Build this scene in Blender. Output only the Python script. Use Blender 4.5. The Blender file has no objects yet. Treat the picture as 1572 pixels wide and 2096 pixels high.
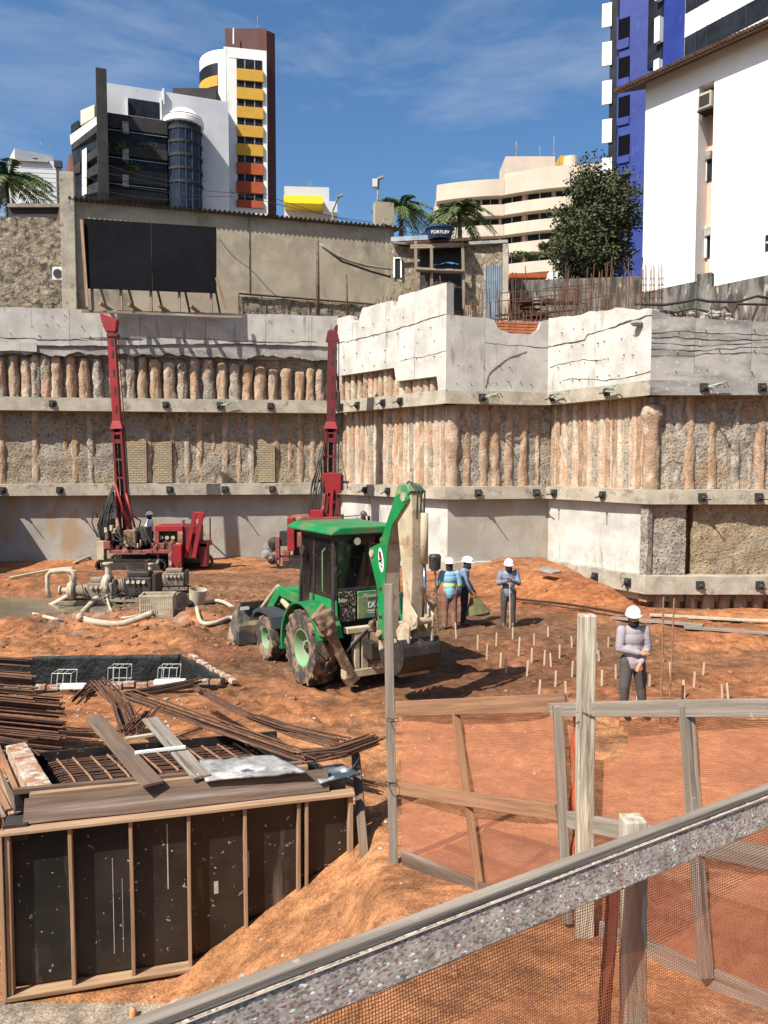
import bpy, math, random
import numpy as np
from mathutils import Vector, Matrix
rnd = random.Random(7)
R = math.radians
sc = bpy.context.scene
col = sc.collection

# ---------------------------------------------------------------- camera
F = 1600.0; CX = 786.0; CY = 1048.0; CZ = 4.1
PIT = math.atan(98/1600.0)
cam_d = bpy.data.cameras.new('camera'); cam = bpy.data.objects.new('camera', cam_d); col.objects.link(cam)
cam.location = (0, 0, CZ); cam.rotation_euler = (R(90)-PIT, 0, 0)
cam_d.sensor_fit = 'VERTICAL'; cam_d.sensor_height = 24.0; cam_d.lens = 24.0*F/2096.0
cam_d.clip_start = 0.05; cam_d.clip_end = 3000
sc.camera = cam
# ---------------------------------------------------------------- world and sun
LX, LY, LZ = 0.60, 0.60, -1.0
world = bpy.data.worlds.new('World'); sc.world = world; world.use_nodes = True
nt = world.node_tree; nt.nodes.clear()
out = nt.nodes.new('ShaderNodeOutputWorld'); bg = nt.nodes.new('ShaderNodeBackground')
sky = nt.nodes.new('ShaderNodeTexSky'); sky.sky_type = 'NISHITA'; sky.sun_disc = False
sky.sun_elevation = math.atan2(1, math.hypot(LX, LY)); sky.sun_rotation = math.atan2(-LX, -LY)
sky.altitude = 0; sky.air_density = 1.0; sky.dust_density = 1.8; sky.ozone_density = 2.0
tc = nt.nodes.new('ShaderNodeTexCoord'); mp = nt.nodes.new('ShaderNodeMapping')
mp.inputs['Scale'].default_value = (2.2, 2.2, 7.0); mp.inputs['Rotation'].default_value = (0.0, R(-22), 0)
nz = nt.nodes.new('ShaderNodeTexNoise'); nz.inputs['Scale'].default_value = 1.7; nz.inputs['Detail'].default_value = 9; nz.inputs['Roughness'].default_value = 0.58
nz.inputs['Distortion'].default_value = 0.35
cr = nt.nodes.new('ShaderNodeValToRGB'); cr.color_ramp.elements[0].position = 0.48; cr.color_ramp.elements[1].position = 0.92
cr.color_ramp.elements[1].color = (0.50, 0.50, 0.50, 1)
mx = nt.nodes.new('ShaderNodeMixRGB'); mx.inputs['Color2'].default_value = (8.6, 9.0, 9.6, 1)
hs = nt.nodes.new('ShaderNodeHueSaturation'); hs.inputs['Saturation'].default_value = 1.25; hs.inputs['Value'].default_value = 1.55
L = nt.links.new
L(tc.outputs['Generated'], mp.inputs['Vector']); L(mp.outputs['Vector'], nz.inputs['Vector']); L(nz.outputs['Fac'], cr.inputs['Fac'])
L(sky.outputs['Color'], hs.inputs['Color']); L(hs.outputs['Color'], mx.inputs['Color1']); L(cr.outputs['Color'], mx.inputs['Fac'])
L(mx.outputs['Color'], bg.inputs['Color']); L(bg.outputs['Background'], out.inputs['Surface'])
bg.inputs['Strength'].default_value = 0.055
sun_d = bpy.data.lights.new('sun', 'SUN'); sun = bpy.data.objects.new('sun', sun_d); col.objects.link(sun)
sun_d.energy = 5.0; sun_d.angle = R(0.5); sun_d.color = (1.0, 0.94, 0.84)
sun.rotation_euler = Vector((LX, LY, LZ)).to_track_quat('-Z', 'Y').to_euler()
sc.cycles.diffuse_bounces = 2
sc.view_settings.view_transform = 'Standard'; sc.view_settings.look = 'None'
sc.view_settings.exposure = 0.85; sc.view_settings.gamma = 1.0

# ---------------------------------------------------------------- measuring helpers: a place in the photo becomes a point in the pit
def ray(px, py):
    v = (CY-py)/F; c, s = math.cos(PIT), math.sin(PIT)
    return Vector(((px-CX)/F, c+v*s, -s+v*c))
def P(px, py, Y):
    d = ray(px, py); k = Y/d.y
    return Vector((d.x*k, Y, CZ+d.z*k))
def PZ(px, py, z):
    d = ray(px, py); k = (z-CZ)/d.z
    return Vector((d.x*k, d.y*k, z))

# ---------------------------------------------------------------- noise
def _h(i, j, s):
    n = (i*374761393 + j*668265263 + s*1442695041) & 0xffffffff
    n = ((n ^ (n >> 13))*1274126177) & 0xffffffff
    return ((n ^ (n >> 16)) & 0xffff)/65535.0
def vnoise(x, y, s=0):
    x = np.asarray(x, dtype=float); y = np.asarray(y, dtype=float)
    i = np.floor(x).astype(np.int64); j = np.floor(y).astype(np.int64)
    fx = x-i; fy = y-j; fx = fx*fx*(3-2*fx); fy = fy*fy*(3-2*fy)
    a = _h(i, j, s); b = _h(i+1, j, s); c = _h(i, j+1, s); d = _h(i+1, j+1, s)
    return (a*(1-fx)+b*fx)*(1-fy)+(c*(1-fx)+d*fx)*fy
def fbm(x, y, s=0, o=4, g=0.5):
    t = 0; a = 1; n = 0
    for k in range(o):
        t = t+a*(vnoise(np.asarray(x)*2**k+k*17.3, np.asarray(y)*2**k+k*9.1, s+k)-0.5); n += a; a *= g
    return t/n*2
def sstep(a, b, x):
    t = np.clip((x-a)/(b-a), 0, 1); return t*t*(3-2*t)

# ---------------------------------------------------------------- mesh builder
class MB:
    def __init__(s): s.v = []; s.f = []; s.m = []; s.cm = 0
    def add(s, vs, fs, m=None):
        o = len(s.v); s.v += [tuple(x) for x in vs]; s.f += [tuple(i+o for i in f) for f in fs]
        s.m += [s.cm if m is None else m]*len(fs); return s
    def box(s, c, d, rz=0, M=None):
        x, y, z = d[0]/2, d[1]/2, d[2]/2
        vs = [Vector((a*x, b*y, e*z)) for a in (-1, 1) for b in (-1, 1) for e in (-1, 1)]
        if M is None: M = Matrix.Rotation(rz, 3, 'Z')
        vs = [M @ q + Vector(c) for q in vs]
        return s.add(vs, [(0,1,3,2),(4,6,7,5),(0,4,5,1),(2,3,7,6),(0,2,6,4),(1,5,7,3)])
    def beam(s, p0, p1, w, h, up=(0,0,1), w1=None, h1=None):
        p0 = Vector(p0); p1 = Vector(p1); d = (p1-p0).normalized(); u = Vector(up)
        if abs(d.dot(u)) > .98: u = Vector((0,1,0))
        x = d.cross(u).normalized(); u = x.cross(d).normalized()
        w1 = w if w1 is None else w1; h1 = h if h1 is None else h1
        vs = []
        for p, a, b in ((p0, w, h), (p1, w1, h1)):
            for e, g in ((-1,-1),(1,-1),(1,1),(-1,1)): vs.append(p+x*e*a/2+u*g*b/2)
        return s.add(vs, [(0,1,2,3),(7,6,5,4),(0,4,5,1),(1,5,6,2),(2,6,7,3),(3,7,4,0)])
    def tube(s, pts, r, n=8, cap=True):
        pts = [Vector(p) for p in pts]; k = len(pts)
        rr = r if isinstance(r, (list, tuple)) else [r]*k
        vs = []; prev = None
        for i, p in enumerate(pts):
            d = (pts[min(i+1, k-1)]-pts[max(i-1, 0)]).normalized()
            if prev is None:
                a = Vector((0,0,1)) if abs(d.z) < .9 else Vector((1,0,0))
                x = d.cross(a).normalized()
            else:
                x = (prev-d*prev.dot(d)).normalized()
            prev = x; y = d.cross(x)
            for j in range(n):
                t = 2*math.pi*j/n; vs.append(p+x*math.cos(t)*rr[i]+y*math.sin(t)*rr[i])
        fs = [(i*n+j, i*n+(j+1)%n, (i+1)*n+(j+1)%n, (i+1)*n+j) for i in range(k-1) for j in range(n)]
        if cap: fs += [tuple(range(n))[::-1], tuple((k-1)*n+j for j in range(n))]
        return s.add(vs, fs)
    def cyl(s, p0, p1, r0, r1=None, n=16): return s.tube([p0, p1], [r0, r0 if r1 is None else r1], n)
    def lathe(s, prof, c, ax=(0,0,1), n=24):
        ax = Vector(ax).normalized(); a = Vector((0,0,1)) if abs(ax.z) < .9 else Vector((1,0,0))
        x = ax.cross(a).normalized(); y = ax.cross(x); c = Vector(c); vs = []
        for r, h in prof:
            for j in range(n):
                t = 2*math.pi*j/n; vs.append(c+ax*h+x*math.cos(t)*r+y*math.sin(t)*r)
        fs = [(i*n+j, i*n+(j+1)%n, (i+1)*n+(j+1)%n, (i+1)*n+j) for i in range(len(prof)-1) for j in range(n)]
        return s.add(vs, fs)
    def prism(s, poly, o, ex, ey, ez):      # poly in (ex, ey) extruded along ez (from o to o+ez)
        o = Vector(o); ex = Vector(ex); ey = Vector(ey); ez = Vector(ez); n = len(poly)
        vs = [o+ex*a+ey*b for a, b in poly]+[o+ex*a+ey*b+ez for a, b in poly]
        return s.add(vs, [tuple(range(n))[::-1], tuple(range(n, 2*n))]+[(i, (i+1)%n, n+(i+1)%n, n+i) for i in range(n)])
    def grid(s, fn, nu, nv, flip=False):
        vs = [fn(i/nu, j/nv) for j in range(nv+1) for i in range(nu+1)]
        w = nu+1
        fs = [(j*w+i, j*w+i+1, (j+1)*w+i+1, (j+1)*w+i) for j in range(nv) for i in range(nu)]
        if flip: fs = [f[::-1] for f in fs]
        return s.add(vs, fs)
    def ell(s, c, r, n=12, m=8, M=None):
        vs = []; c = Vector(c)
        for i in range(1, m):
            a = math.pi*i/m
            for j in range(n):
                t = 2*math.pi*j/n; q = Vector((r[0]*math.sin(a)*math.cos(t), r[1]*math.sin(a)*math.sin(t), r[2]*math.cos(a)))
                vs.append(c+(M @ q if M else q))
        q = Vector((0,0,r[2])); vs.append(c+(M @ q if M else q)); vs.append(c-(M @ q if M else q))
        fs = [(i*n+j, (i+1)*n+j, (i+1)*n+(j+1)%n, i*n+(j+1)%n) for i in range(m-2) for j in range(n)]
        t0 = len(vs)-2
        fs += [(t0, j, (j+1)%n) for j in range(n)]+[(t0+1, (m-2)*n+(j+1)%n, (m-2)*n+j) for j in range(n)]
        return s.add(vs, fs)
    def build(s, name, mat, parent=None, smooth=False, bevel=0, label=None):
        me = bpy.data.meshes.new(name)
        W = wm(parent).inverted() if parent else None
        vs = [tuple(W @ Vector(v)) for v in s.v] if parent and W != Matrix.Identity(4) else s.v
        me.from_pydata(vs, [], s.f)
        for m in (mat if isinstance(mat, (list, tuple)) else [mat]): me.materials.append(m)
        if isinstance(mat, (list, tuple)): me.polygons.foreach_set('material_index', s.m)
        if smooth:
            me.polygons.foreach_set('use_smooth', [True]*len(s.f))
            if smooth == 'auto': me.set_sharp_from_angle(angle=R(35))
        o = bpy.data.objects.new(name, me); col.objects.link(o)
        if parent: o.parent = parent
        if bevel:
            b = o.modifiers.new('bevel', 'BEVEL'); b.width = bevel; b.segments = 2; b.limit_method = 'ANGLE'; b.angle_limit = R(40)
        if label: o['label'] = label
        return o
def wm(o):
    M = o.matrix_basis.copy()
    while o.parent: o = o.parent; M = o.matrix_basis @ M
    return M
def tag(o, label, cat, group=None, kind=None):
    o['label'] = label; o['category'] = cat
    if group: o['group'] = group
    if kind: o['kind'] = kind
    return o
def struct(o): o['kind'] = 'structure'; return o
def thing(name, label, cat, loc=(0,0,0), rz=0, group=None):
    o = bpy.data.objects.new(name, None); col.objects.link(o); o.empty_display_size = .2
    o.matrix_basis = Matrix.Translation(Vector(loc)) @ Matrix.Rotation(rz, 4, 'Z')
    return tag(o, label, cat, group)
def copy_tree(o, parent=None, M=None, label=None):
    c = o.copy(); col.objects.link(c)
    if parent: c.parent = parent
    if M is not None: c.matrix_basis = M
    if label: c['label'] = label
    for ch in [q for q in bpy.data.objects if q.parent == o]: copy_tree(ch, c)
    return c
def frame(p0, p1, up=(0,0,1), roll=0):
    p0 = Vector(p0); p1 = Vector(p1); x = (p1-p0).normalized(); u = Vector(up)
    if abs(x.dot(u)) > .98: u = Vector((0,-1,0))
    y = u.cross(x).normalized(); z = x.cross(y)
    M = Matrix((x, y, z)).transposed().to_4x4(); M.translation = p0
    return M @ Matrix.Rotation(roll, 4, 'X')
def plank(name, p0, p1, w, h, mat, parent=None, up=(0,0,1), roll=0, bevel=.004, label=None, warp=0.0, segs=1, seed=0):
    """a sawn timber: local X runs along it (w across, h thick)"""
    L_ = (Vector(p1)-Vector(p0)).length; mb = MB(); rr = random.Random(seed+int(L_*1000))
    segs = max(segs, 1); vs = []; ph = rr.random()*6
    for i in range(segs+1):
        x = L_*i/segs; dy = warp*math.sin(ph+x*1.3); dz = warp*math.cos(ph*2+x*1.1)
        a = w/2*(1+rr.uniform(-.03, .03)); b = h/2*(1+rr.uniform(-.03, .03))
        vs += [(x, -a+dy, -b+dz), (x, a+dy, -b+dz), (x, a+dy, b+dz), (x, -a+dy, b+dz)]
    fs = [(0,1,2,3)[::-1], tuple(segs*4+k for k in (0,1,2,3))]
    for i in range(segs):
        for k in range(4): fs.append((i*4+k, i*4+(k+1)%4, (i+1)*4+(k+1)%4, (i+1)*4+k))
    mb.add(vs, fs); o = mb.build(name, mat, None, bevel=bevel, label=label)
    M = frame(p0, p1, up, roll)
    if parent: o.parent = parent; M = wm(parent).inverted() @ M
    o.matrix_basis = M
    return o

def text_mesh(body, size, m, name, parent, M, ext=.003, align='CENTER'):
    cu = bpy.data.curves.new('lettering', 'FONT'); cu.body = body; cu.size = size; cu.extrude = ext; cu.align_x = align; cu.resolution_u = 3
    tmp = bpy.data.objects.new('tmp', cu); me_ = bpy.data.meshes.new_from_object(tmp); bpy.data.objects.remove(tmp); me_.materials.clear(); me_.materials.append(m)
    o = bpy.data.objects.new(name, me_); col.objects.link(o); o.parent = parent; o.matrix_basis = M; return o
# ---------------------------------------------------------------- materials
def c4(c): return (c[0], c[1], c[2], 1)
def mat(name, c1, c2=None, sc_=2.0, rough=.85, bump=.3, bsc=25, bd=.01, c3=None, s3=1.0, t3=(.55, .62), st=(1,1,1), st3=None, metal=0, spec=.3,
        rand=0.0, crand=None, lo=.40, hi=.60, c4_=None, s4=8, t4=(.6, .66), cells=False):
    m = bpy.data.materials.new(name); m.use_nodes = True; t = m.node_tree; N = t.nodes.new; K = t.links.new
    b = t.nodes['Principled BSDF']; b.inputs['Roughness'].default_value = rough; b.inputs['Metallic'].default_value = metal
    b.inputs['Specular IOR Level'].default_value = spec
    tc = N('ShaderNodeTexCoord'); oi = N('ShaderNodeObjectInfo')
    sc1 = N('ShaderNodeVectorMath'); sc1.operation = 'SCALE'; cx = N('ShaderNodeCombineXYZ')
    for i in range(3): K(oi.outputs['Random'], cx.inputs[i])
    K(cx.outputs[0], sc1.inputs[0]); sc1.inputs['Scale'].default_value = 37.0
    ad = N('ShaderNodeVectorMath'); K(tc.outputs['Object'], ad.inputs[0]); K(sc1.outputs[0], ad.inputs[1])
    def noise(scale, stretch, det=7, ro=.6):
        mp = N('ShaderNodeMapping'); mp.inputs['Scale'].default_value = stretch; K(ad.outputs[0], mp.inputs['Vector'])
        n = N('ShaderNodeTexNoise'); n.inputs['Scale'].default_value = scale; n.inputs['Detail'].default_value = det; n.inputs['Roughness'].default_value = ro
        K(mp.outputs[0], n.inputs['Vector']); return n
    def ramp(fac, a, z):
        r = N('ShaderNodeMapRange'); r.inputs['From Min'].default_value = a; r.inputs['From Max'].default_value = z; K(fac, r.inputs['Value']); return r.outputs[0]
    def mix(f, a, bb):
        x = N('ShaderNodeMixRGB')
        if isinstance(f, float): x.inputs[0].default_value = f
        else: K(f, x.inputs[0])
        for i, q in ((1, a), (2, bb)):
            if isinstance(q, tuple): x.inputs[i].default_value = q
            else: K(q, x.inputs[i])
        return x.outputs[0]
    colr = c4(c1)
    if c2 is not None: colr = mix(ramp(noise(sc_, st).outputs['Fac'], lo, hi), colr, c4(c2))
    if crand is not None:
        r = N('ShaderNodeMath'); r.operation = 'MULTIPLY'; r.inputs[1].default_value = rand; K(oi.outputs['Random'], r.inputs[0])
        colr = mix(r.outputs[0], colr, c4(crand))
    if c3 is not None: colr = mix(ramp(noise(s3, st3 or st).outputs['Fac'], *t3), colr, c4(c3))
    if c4_ is not None: colr = mix(ramp(noise(s4, (1,1,1), 3).outputs['Fac'], *t4), colr, c4(c4_))
    if isinstance(colr, tuple): b.inputs['Base Color'].default_value = colr
    else: K(colr, b.inputs['Base Color'])
    if bump:
        if cells:
            mp = N('ShaderNodeMapping'); K(ad.outputs[0], mp.inputs['Vector']); n = N('ShaderNodeTexVoronoi'); n.inputs['Scale'].default_value = bsc; K(mp.outputs[0], n.inputs['Vector']); o_ = n.outputs['Distance']
        else: o_ = noise(bsc, st, 5).outputs['Fac']
        bp = N('ShaderNodeBump'); bp.inputs['Strength'].default_value = bump; bp.inputs['Distance'].default_value = bd
        K(o_, bp.inputs['Height']); K(bp.outputs[0], b.inputs['Normal'])
    return m
# ================================================================ SETTING: the pit floor
M_conc = mat('concrete_light', (0.402,0.385,0.353), (0.314,0.299,0.274), 1.2, .9, .5, 30, c3=(0.184,0.171,0.153), s3=2.2, t3=(.58,.72), st3=(1.6,1.6,.22), c4_=(0.217,0.198,0.174), s4=14, t4=(.62,.68))
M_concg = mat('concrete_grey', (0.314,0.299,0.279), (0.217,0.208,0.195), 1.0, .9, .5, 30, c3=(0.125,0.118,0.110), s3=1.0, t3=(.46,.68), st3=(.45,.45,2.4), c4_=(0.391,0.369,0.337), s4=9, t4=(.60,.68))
M_concw = mat('concrete_white', (0.502,0.485,0.444), (0.371,0.357,0.328), 1.1, .9, .5, 30, c3=(0.241,0.223,0.195), s3=2.2, t3=(.58,.74), st3=(1.6,1.6,.25), c4_=(0.221,0.198,0.171), s4=13, t4=(.63,.69))
M_concs = mat('concrete_smooth', (0.342,0.322,0.284), (0.261,0.242,0.210), .7, .9, .3, 25, c3=(0.301,0.223,0.142), s3=.9, t3=(.52,.64), st3=(1,1,.4), c4_=(0.161,0.144,0.122), s4=11, t4=(.66,.70))
M_beam = mat('beam_concrete', (0.367,0.330,0.265), (0.265,0.236,0.186), 1.6, .9, .5, 30, c3=(0.173,0.143,0.107), s3=2.4, t3=(.56,.68), c4_=(0.428,0.389,0.321), s4=10, t4=(.60,.68))
M_shot = mat('shotcrete', (0.297,0.237,0.161), (0.171,0.138,0.099), 3.0, .95, 1.0, 11, .09, c3=(0.268,0.232,0.187), s3=.7, t3=(.45,.55), c4_=(0.080,0.066,0.047), s4=11, t4=(.56,.64))
M_shotg = mat('shotcrete_grey', (0.366,0.331,0.276), (0.206,0.182,0.151), 3.0, .95, 1.0, 11, .09, c3=(0.308,0.210,0.135), s3=.8, t3=(.54,.62), c4_=(0.091,0.077,0.062), s4=11, t4=(.56,.64))
M_shott = mat('shotcrete_tan', (.34,.265,.175), (.23,.175,.11), 3.0, .95, 1.0, 11, .09, c3=(0.263,0.221,0.161), s3=.9, t3=(.50,.60), c4_=(0.114,0.088,0.057), s4=11, t4=(.57,.65))
M_pileo = mat('pile_orange', (.37,.228,.128), (.22,.145,.09), 3.0, .92, .9, 14, .06, c3=(0.402,0.320,0.243), s3=2.6, t3=(.50,.60), st3=(1,1,.5), rand=.8, crand=(0.319,0.229,0.162), c4_=(0.118,0.069,0.049), s4=10, t4=(.63,.69))
M_pileg = mat('pile_grey', (0.390,0.337,0.270), (0.213,0.183,0.146), 3.5, .95, 1.0, 12, .07, c3=(0.402,0.240,0.151), s3=1.8, t3=(.55,.63), st3=(1,1,.4), rand=.7, crand=(0.319,0.269,0.200), c4_=(0.083,0.069,0.054), s4=11, t4=(.58,.66))
M_pilew = mat('pile_pale', (0.544,0.480,0.383), (0.355,0.291,0.216), 3.0, .95, 1.0, 13, .06, c3=(0.450,0.274,0.173), s3=1.6, t3=(.49,.59), st3=(1,1,.35), rand=.5, crand=(0.390,0.309,0.227), c4_=(0.142,0.114,0.086), s4=10, t4=(.62,.69))
M_soilw = mat('cut_soil', (.27,.10,.045), (.17,.07,.035), 2, .95, .8, 14, .05)
M_black = mat('black_steel', (.02,.02,.02), (.05,.045,.04), 8, .6, .2, 40)
M_rust = mat('rusty_rebar', (.125,.058,.03), (.065,.033,.021), 6, .8, .3, 60, .004, c3=(.19,.105,.055), s3=3, t3=(.55,.65))
M_rustd = mat('dark_rebar', (.048,.025,.018), (.08,.04,.024), 5, .85, .3, 60, .004)

FA = P(15, 1720, 6.6); FB = P(718, 1640, 7.4); FZ = .93
FA.z = FB.z = FZ
FS = Vector((-.84, 1.24, 0))
fdir = Vector((FB.x-FA.x, FB.y-FA.y, 0)); flen = fdir.length; fdir.normalize()
PITC = [PZ(20, 1408, .12), PZ(470, 1390, .12), PZ(378, 1338, .12), PZ(-60, 1346, .12)]   # lined pit corners
def inquad(x, y, q, pad=0.0):
    r = np.ones_like(x, dtype=bool)
    for i in range(4):
        a = q[i]; b = q[(i+1) % 4]; ex, ey = b.x-a.x, b.y-a.y; l = math.hypot(ex, ey)
        r &= ((x-a.x)*(-ey)+(y-a.y)*ex)/l > -pad
    return r
QB = [FA, FB, FB+FS, FA+FS]
def H(x, y, detail=True):
    x = np.asarray(x, dtype=float); y = np.asarray(y, dtype=float)
    z = np.interp(y, [1.5, 3, 3.7, 5, 6.6, 8, 10, 14, 40], [1.86, 1.55, 1.40, 1.03, .62, .42, .22, 0, 0])
    # mound rising to the base beam of the stepped wall
    fx = np.interp(x, [1.5, 3.2, 4.6, 6.3, 7.2, 7.9], [0, .22, .5, .48, .28, 0])
    y0 = np.interp(x, [2, 4, 6.6, 8], [24.8, 23.6, 21.4, 20.6])
    z = z+fx*sstep(0, 1, (y-y0)/2.6)*(y > 14)
    z = z-.72*sstep(7.3, 8.3, x+.12*(y-20))*sstep(20.6, 23.2, y+.25*(x-8))
    # mud heaps round the pumps
    for cx_, cy_, rx, ry, h in ((-9.5, 20.0, 5.0, 1.3, .32), (-4.4, 20.3, 1.9, 1.0, .28), (-10.5, 27.2, 4.5, 2.0, .35), (-5.4, 18.6, 1.6, .7, .12), (-13.0, 17.4, 3.2, .8, .12), (-7.6,25.6,2.6,.9,.3)):
        q = ((x-cx_)/rx)**2+((y-cy_)/ry)**2; z = z+h*np.exp(-q*1.6)
    # pond
    q = ((x+13.0)/5.0)**2+((y-22.0)/2.7)**2; z = z-.55*np.exp(-(q**1.8)*1.0)
    # sand falling away in front of the formwork
    xs = x+.31; ramp_ = .33+.60*xs
    hole = np.clip(ramp_, -.62, None)
    front = FA.y+(x-FA.x)*(fdir.y/fdir.x)
    k = sstep(.05, -.45, xs-.35)*sstep(1.1, .45, y-front)*sstep(3.4, 4.4, y)
    z = z*(1-k)+np.minimum(hole, z)*k
    if detail:
        far = sstep(9, 13, y)
        z = z+.05*far*fbm(x*.55, y*.55, 3, 4)+.055*far*fbm(x*1.8, y*1.8, 9, 4, .6)
        z = z+.035*fbm(x*1.6, y*1.6, 21, 4, .6)*(1-far)
        rough = np.exp(-(((x+9.5)/6.5)**2+((y-20.5)/5.5)**2))
        z = z+.16*rough*fbm(x*2.3, y*2.3, 31, 4, .65)+.10*rough*np.abs(fbm(x*5, y*5, 37, 2))
        # wheel ruts turning in from the right
        s1 = y-(15.6+.30*(x-2)); s2 = y-(17.6+.10*(x-2)); s3 = y+.9*x-13.2; s4 = y+.9*x-11.3
        s5 = y-(13.4+.22*(x-2)); s6 = y-(11.6+.16*(x-2)); s7 = y-(19.8+.05*(x-2)); s8 = y+.75*x-15.6; s9 = y-(9.6+.35*(x+1)); s10 = y-27.2-.1*x; s11 = y-25.6-.1*x
        for s_, m_ in ((s1, x > 1.5), (s2, x > .5), (s3, (x < -.5)&(x > -5)), (s4, (x < -.5)&(x > -4)), (s5, x > .8), (s6, x > 1.2), (s7, x > 2.5), (s8, (x < 0)&(x > -6)), (s9, (x > -.6)&(x < 3)), (s10, (x > -7)&(x < 1)), (s11, (x > -7)&(x < 2))):
            z = z-.07*np.exp(-(s_/.22)**2)*m_*(.6+.4*np.sign(np.sin(x*16+y*5)))+.045*np.exp(-((np.abs(s_)-.38)/.13)**2)*m_*(.7+.3*np.sin(x*9))
    z = np.where(inquad(x, y, QB, -.34), -.65, z)
    z = np.where(inquad(x, y, PITC, .0), -1.2, z)
    return z
def h(x, y): return float(H(np.array([x]), np.array([y]))[0])
def G(px, py, z=0.0):       # the point of the real floor seen at this place
    p = PZ(px, py, z)
    for _ in range(6): p = PZ(px, py, float(H(np.array([p.x]), np.array([p.y]), False)[0]))
    p.z = h(p.x, p.y); return p

ys = [1.6]
while ys[-1] < 37: ys.append(ys[-1]+max(.035, .0052*ys[-1]))
xs = []; x_ = 0.0; st_ = .04
while x_ < 20: xs.append(x_); x_ += .04+.0035*x_
xs = np.array([-q for q in xs[::-1]][:-1]+xs); ys = np.array(ys)
XX, YY = np.meshgrid(xs, ys); ZZ = H(XX, YY)
me = bpy.data.meshes.new('ground'); nx = len(xs); ny = len(ys)
vs = np.stack([XX.ravel(), YY.ravel(), ZZ.ravel()], 1)
idx = np.arange(nx*ny).reshape(ny, nx)
fs = np.stack([idx[:-1,:-1], idx[:-1,1:], idx[1:,1:], idx[1:,:-1]], -1).reshape(-1, 4)
me.vertices.add(len(vs)); me.vertices.foreach_set('co', vs.ravel())
me.loops.add(fs.size); me.loops.foreach_set('vertex_index', fs.ravel())
me.polygons.add(len(fs)); me.polygons.foreach_set('loop_start', np.arange(0, fs.size, 4)); me.polygons.foreach_set('loop_total', np.full(len(fs), 4))
me.update(); me.validate(); me.polygons.foreach_set('use_smooth', [True]*len(fs))
# what the soil is made of, place by place: dry sand, damp clay, grey slurry, trampled brown earth
x = XX.ravel(); y = YY.ravel(); C = np.zeros((len(x), 4)); C[:, 3] = 1
sand = np.array([.38,.175,.078]); clay = np.array([.25,.088,.035]); brown = np.array([.135,.072,.04]); slurry = np.array([.16,.125,.09]); pale = np.array([.44,.34,.24])
def w(m, a): return (m[:, None]*a[None, :])
n1 = fbm(x*.35, y*.35, 51, 5, .55); n2 = fbm(x*1.1, y*1.1, 61, 4)
c = np.tile(sand, (len(x), 1))
def blend(c, k, a): k = np.clip(k, 0, 1)[:, None]; return c*(1-k)+a[None, :]*k
c = blend(c, sstep(9, 15, y)*.7*(.7+.6*n1), clay*.8+sand*.2)
c = blend(c, sstep(13.2, 16, y+n1*2.5)*sstep(-5.5, -2.5, x+n1*2)*sstep(8.4, 4.5, x+n2*1.2)*sstep(27.5, 22, y+n2*2)*.95, brown)
c = blend(c, np.exp(-(((x+6)/7)**2+((y-25.5)/5.5)**2)**2)*.85*sstep(-.45, .05, n1+.3), brown*1.15)
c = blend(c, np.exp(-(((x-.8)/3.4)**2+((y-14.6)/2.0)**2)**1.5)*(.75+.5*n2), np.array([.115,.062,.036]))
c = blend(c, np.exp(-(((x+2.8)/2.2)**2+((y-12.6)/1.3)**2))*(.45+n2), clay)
c = blend(c, sstep(.05, .3, fbm(x*.7+9, y*2.2, 91, 4))*.55*(y > 9), brown)
c = blend(c, np.exp(-(((x+11.0)/5.5)**2+((y-22.3)/2.6)**2)**2)*(.55+n2), slurry)
c = blend(c, np.exp(-(((x-6.2)/3.6)**2+((y-23.6)/2.6)**2)**2)*.75, np.array([.36,.13,.05]))
c = blend(c, sstep(.10, .5, n2*np.exp(-(((x+9)/5)**2+((y-20)/1.8)**2)))*.9, np.array([.17,.16,.145]))
c = blend(c, sstep(.15, .4, n1*1.2)*.3*(y > 8), clay)
c = blend(c, sstep(.05, .35, fbm(x*.8, y*.8, 77, 4))*.45*(x > 1.0)*(y < 7), pale*np.array([1., .85, .75]))
c = blend(c, (x < -.6)*(y < 6.6)*sstep(-.50, -.60, ZZ.ravel())*.8, np.array([.36,.33,.27]))
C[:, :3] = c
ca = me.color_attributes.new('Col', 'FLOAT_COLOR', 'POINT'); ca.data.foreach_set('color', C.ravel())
mg = bpy.data.materials.new('earth'); mg.use_nodes = True; t = mg.node_tree; N = t.nodes.new; K = t.links.new; b = t.nodes['Principled BSDF']
b.inputs['Roughness'].default_value = .95; b.inputs['Specular IOR Level'].default_value = .15
at = N('ShaderNodeVertexColor'); at.layer_name = 'Col'; tcn = N('ShaderNodeTexCoord')
def nn(s, d=8, r=.62):
    n = N('ShaderNodeTexNoise'); n.inputs['Scale'].default_value = s; n.inputs['Detail'].default_value = d; n.inputs['Roughness'].default_value = r; K(tcn.outputs['Object'], n.inputs['Vector']); return n.outputs['Fac']
def mr(f, a, z, lo, hi):
    r = N('ShaderNodeMapRange'); K(f, r.inputs['Value'])
    for k_, v_ in (('From Min', a), ('From Max', z), ('To Min', lo), ('To Max', hi)): r.inputs[k_].default_value = v_
    return r.outputs[0]
def mul(c_, f):
    v = N('ShaderNodeVectorMath'); v.operation = 'SCALE'; K(c_, v.inputs[0]); K(f, v.inputs['Scale']); return v.outputs[0]
cc = mul(at.outputs['Color'], mr(nn(.9), .35, .65, .66, 1.3)); cc = mul(cc, mr(nn(5), .36, .64, .62, 1.3)); cc = mul(cc, mr(nn(40, 3), .38, .62, .74, 1.2))
sp = N('ShaderNodeTexVoronoi'); sp.inputs['Scale'].default_value = 9; K(tcn.outputs['Object'], sp.inputs['Vector'])
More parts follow.
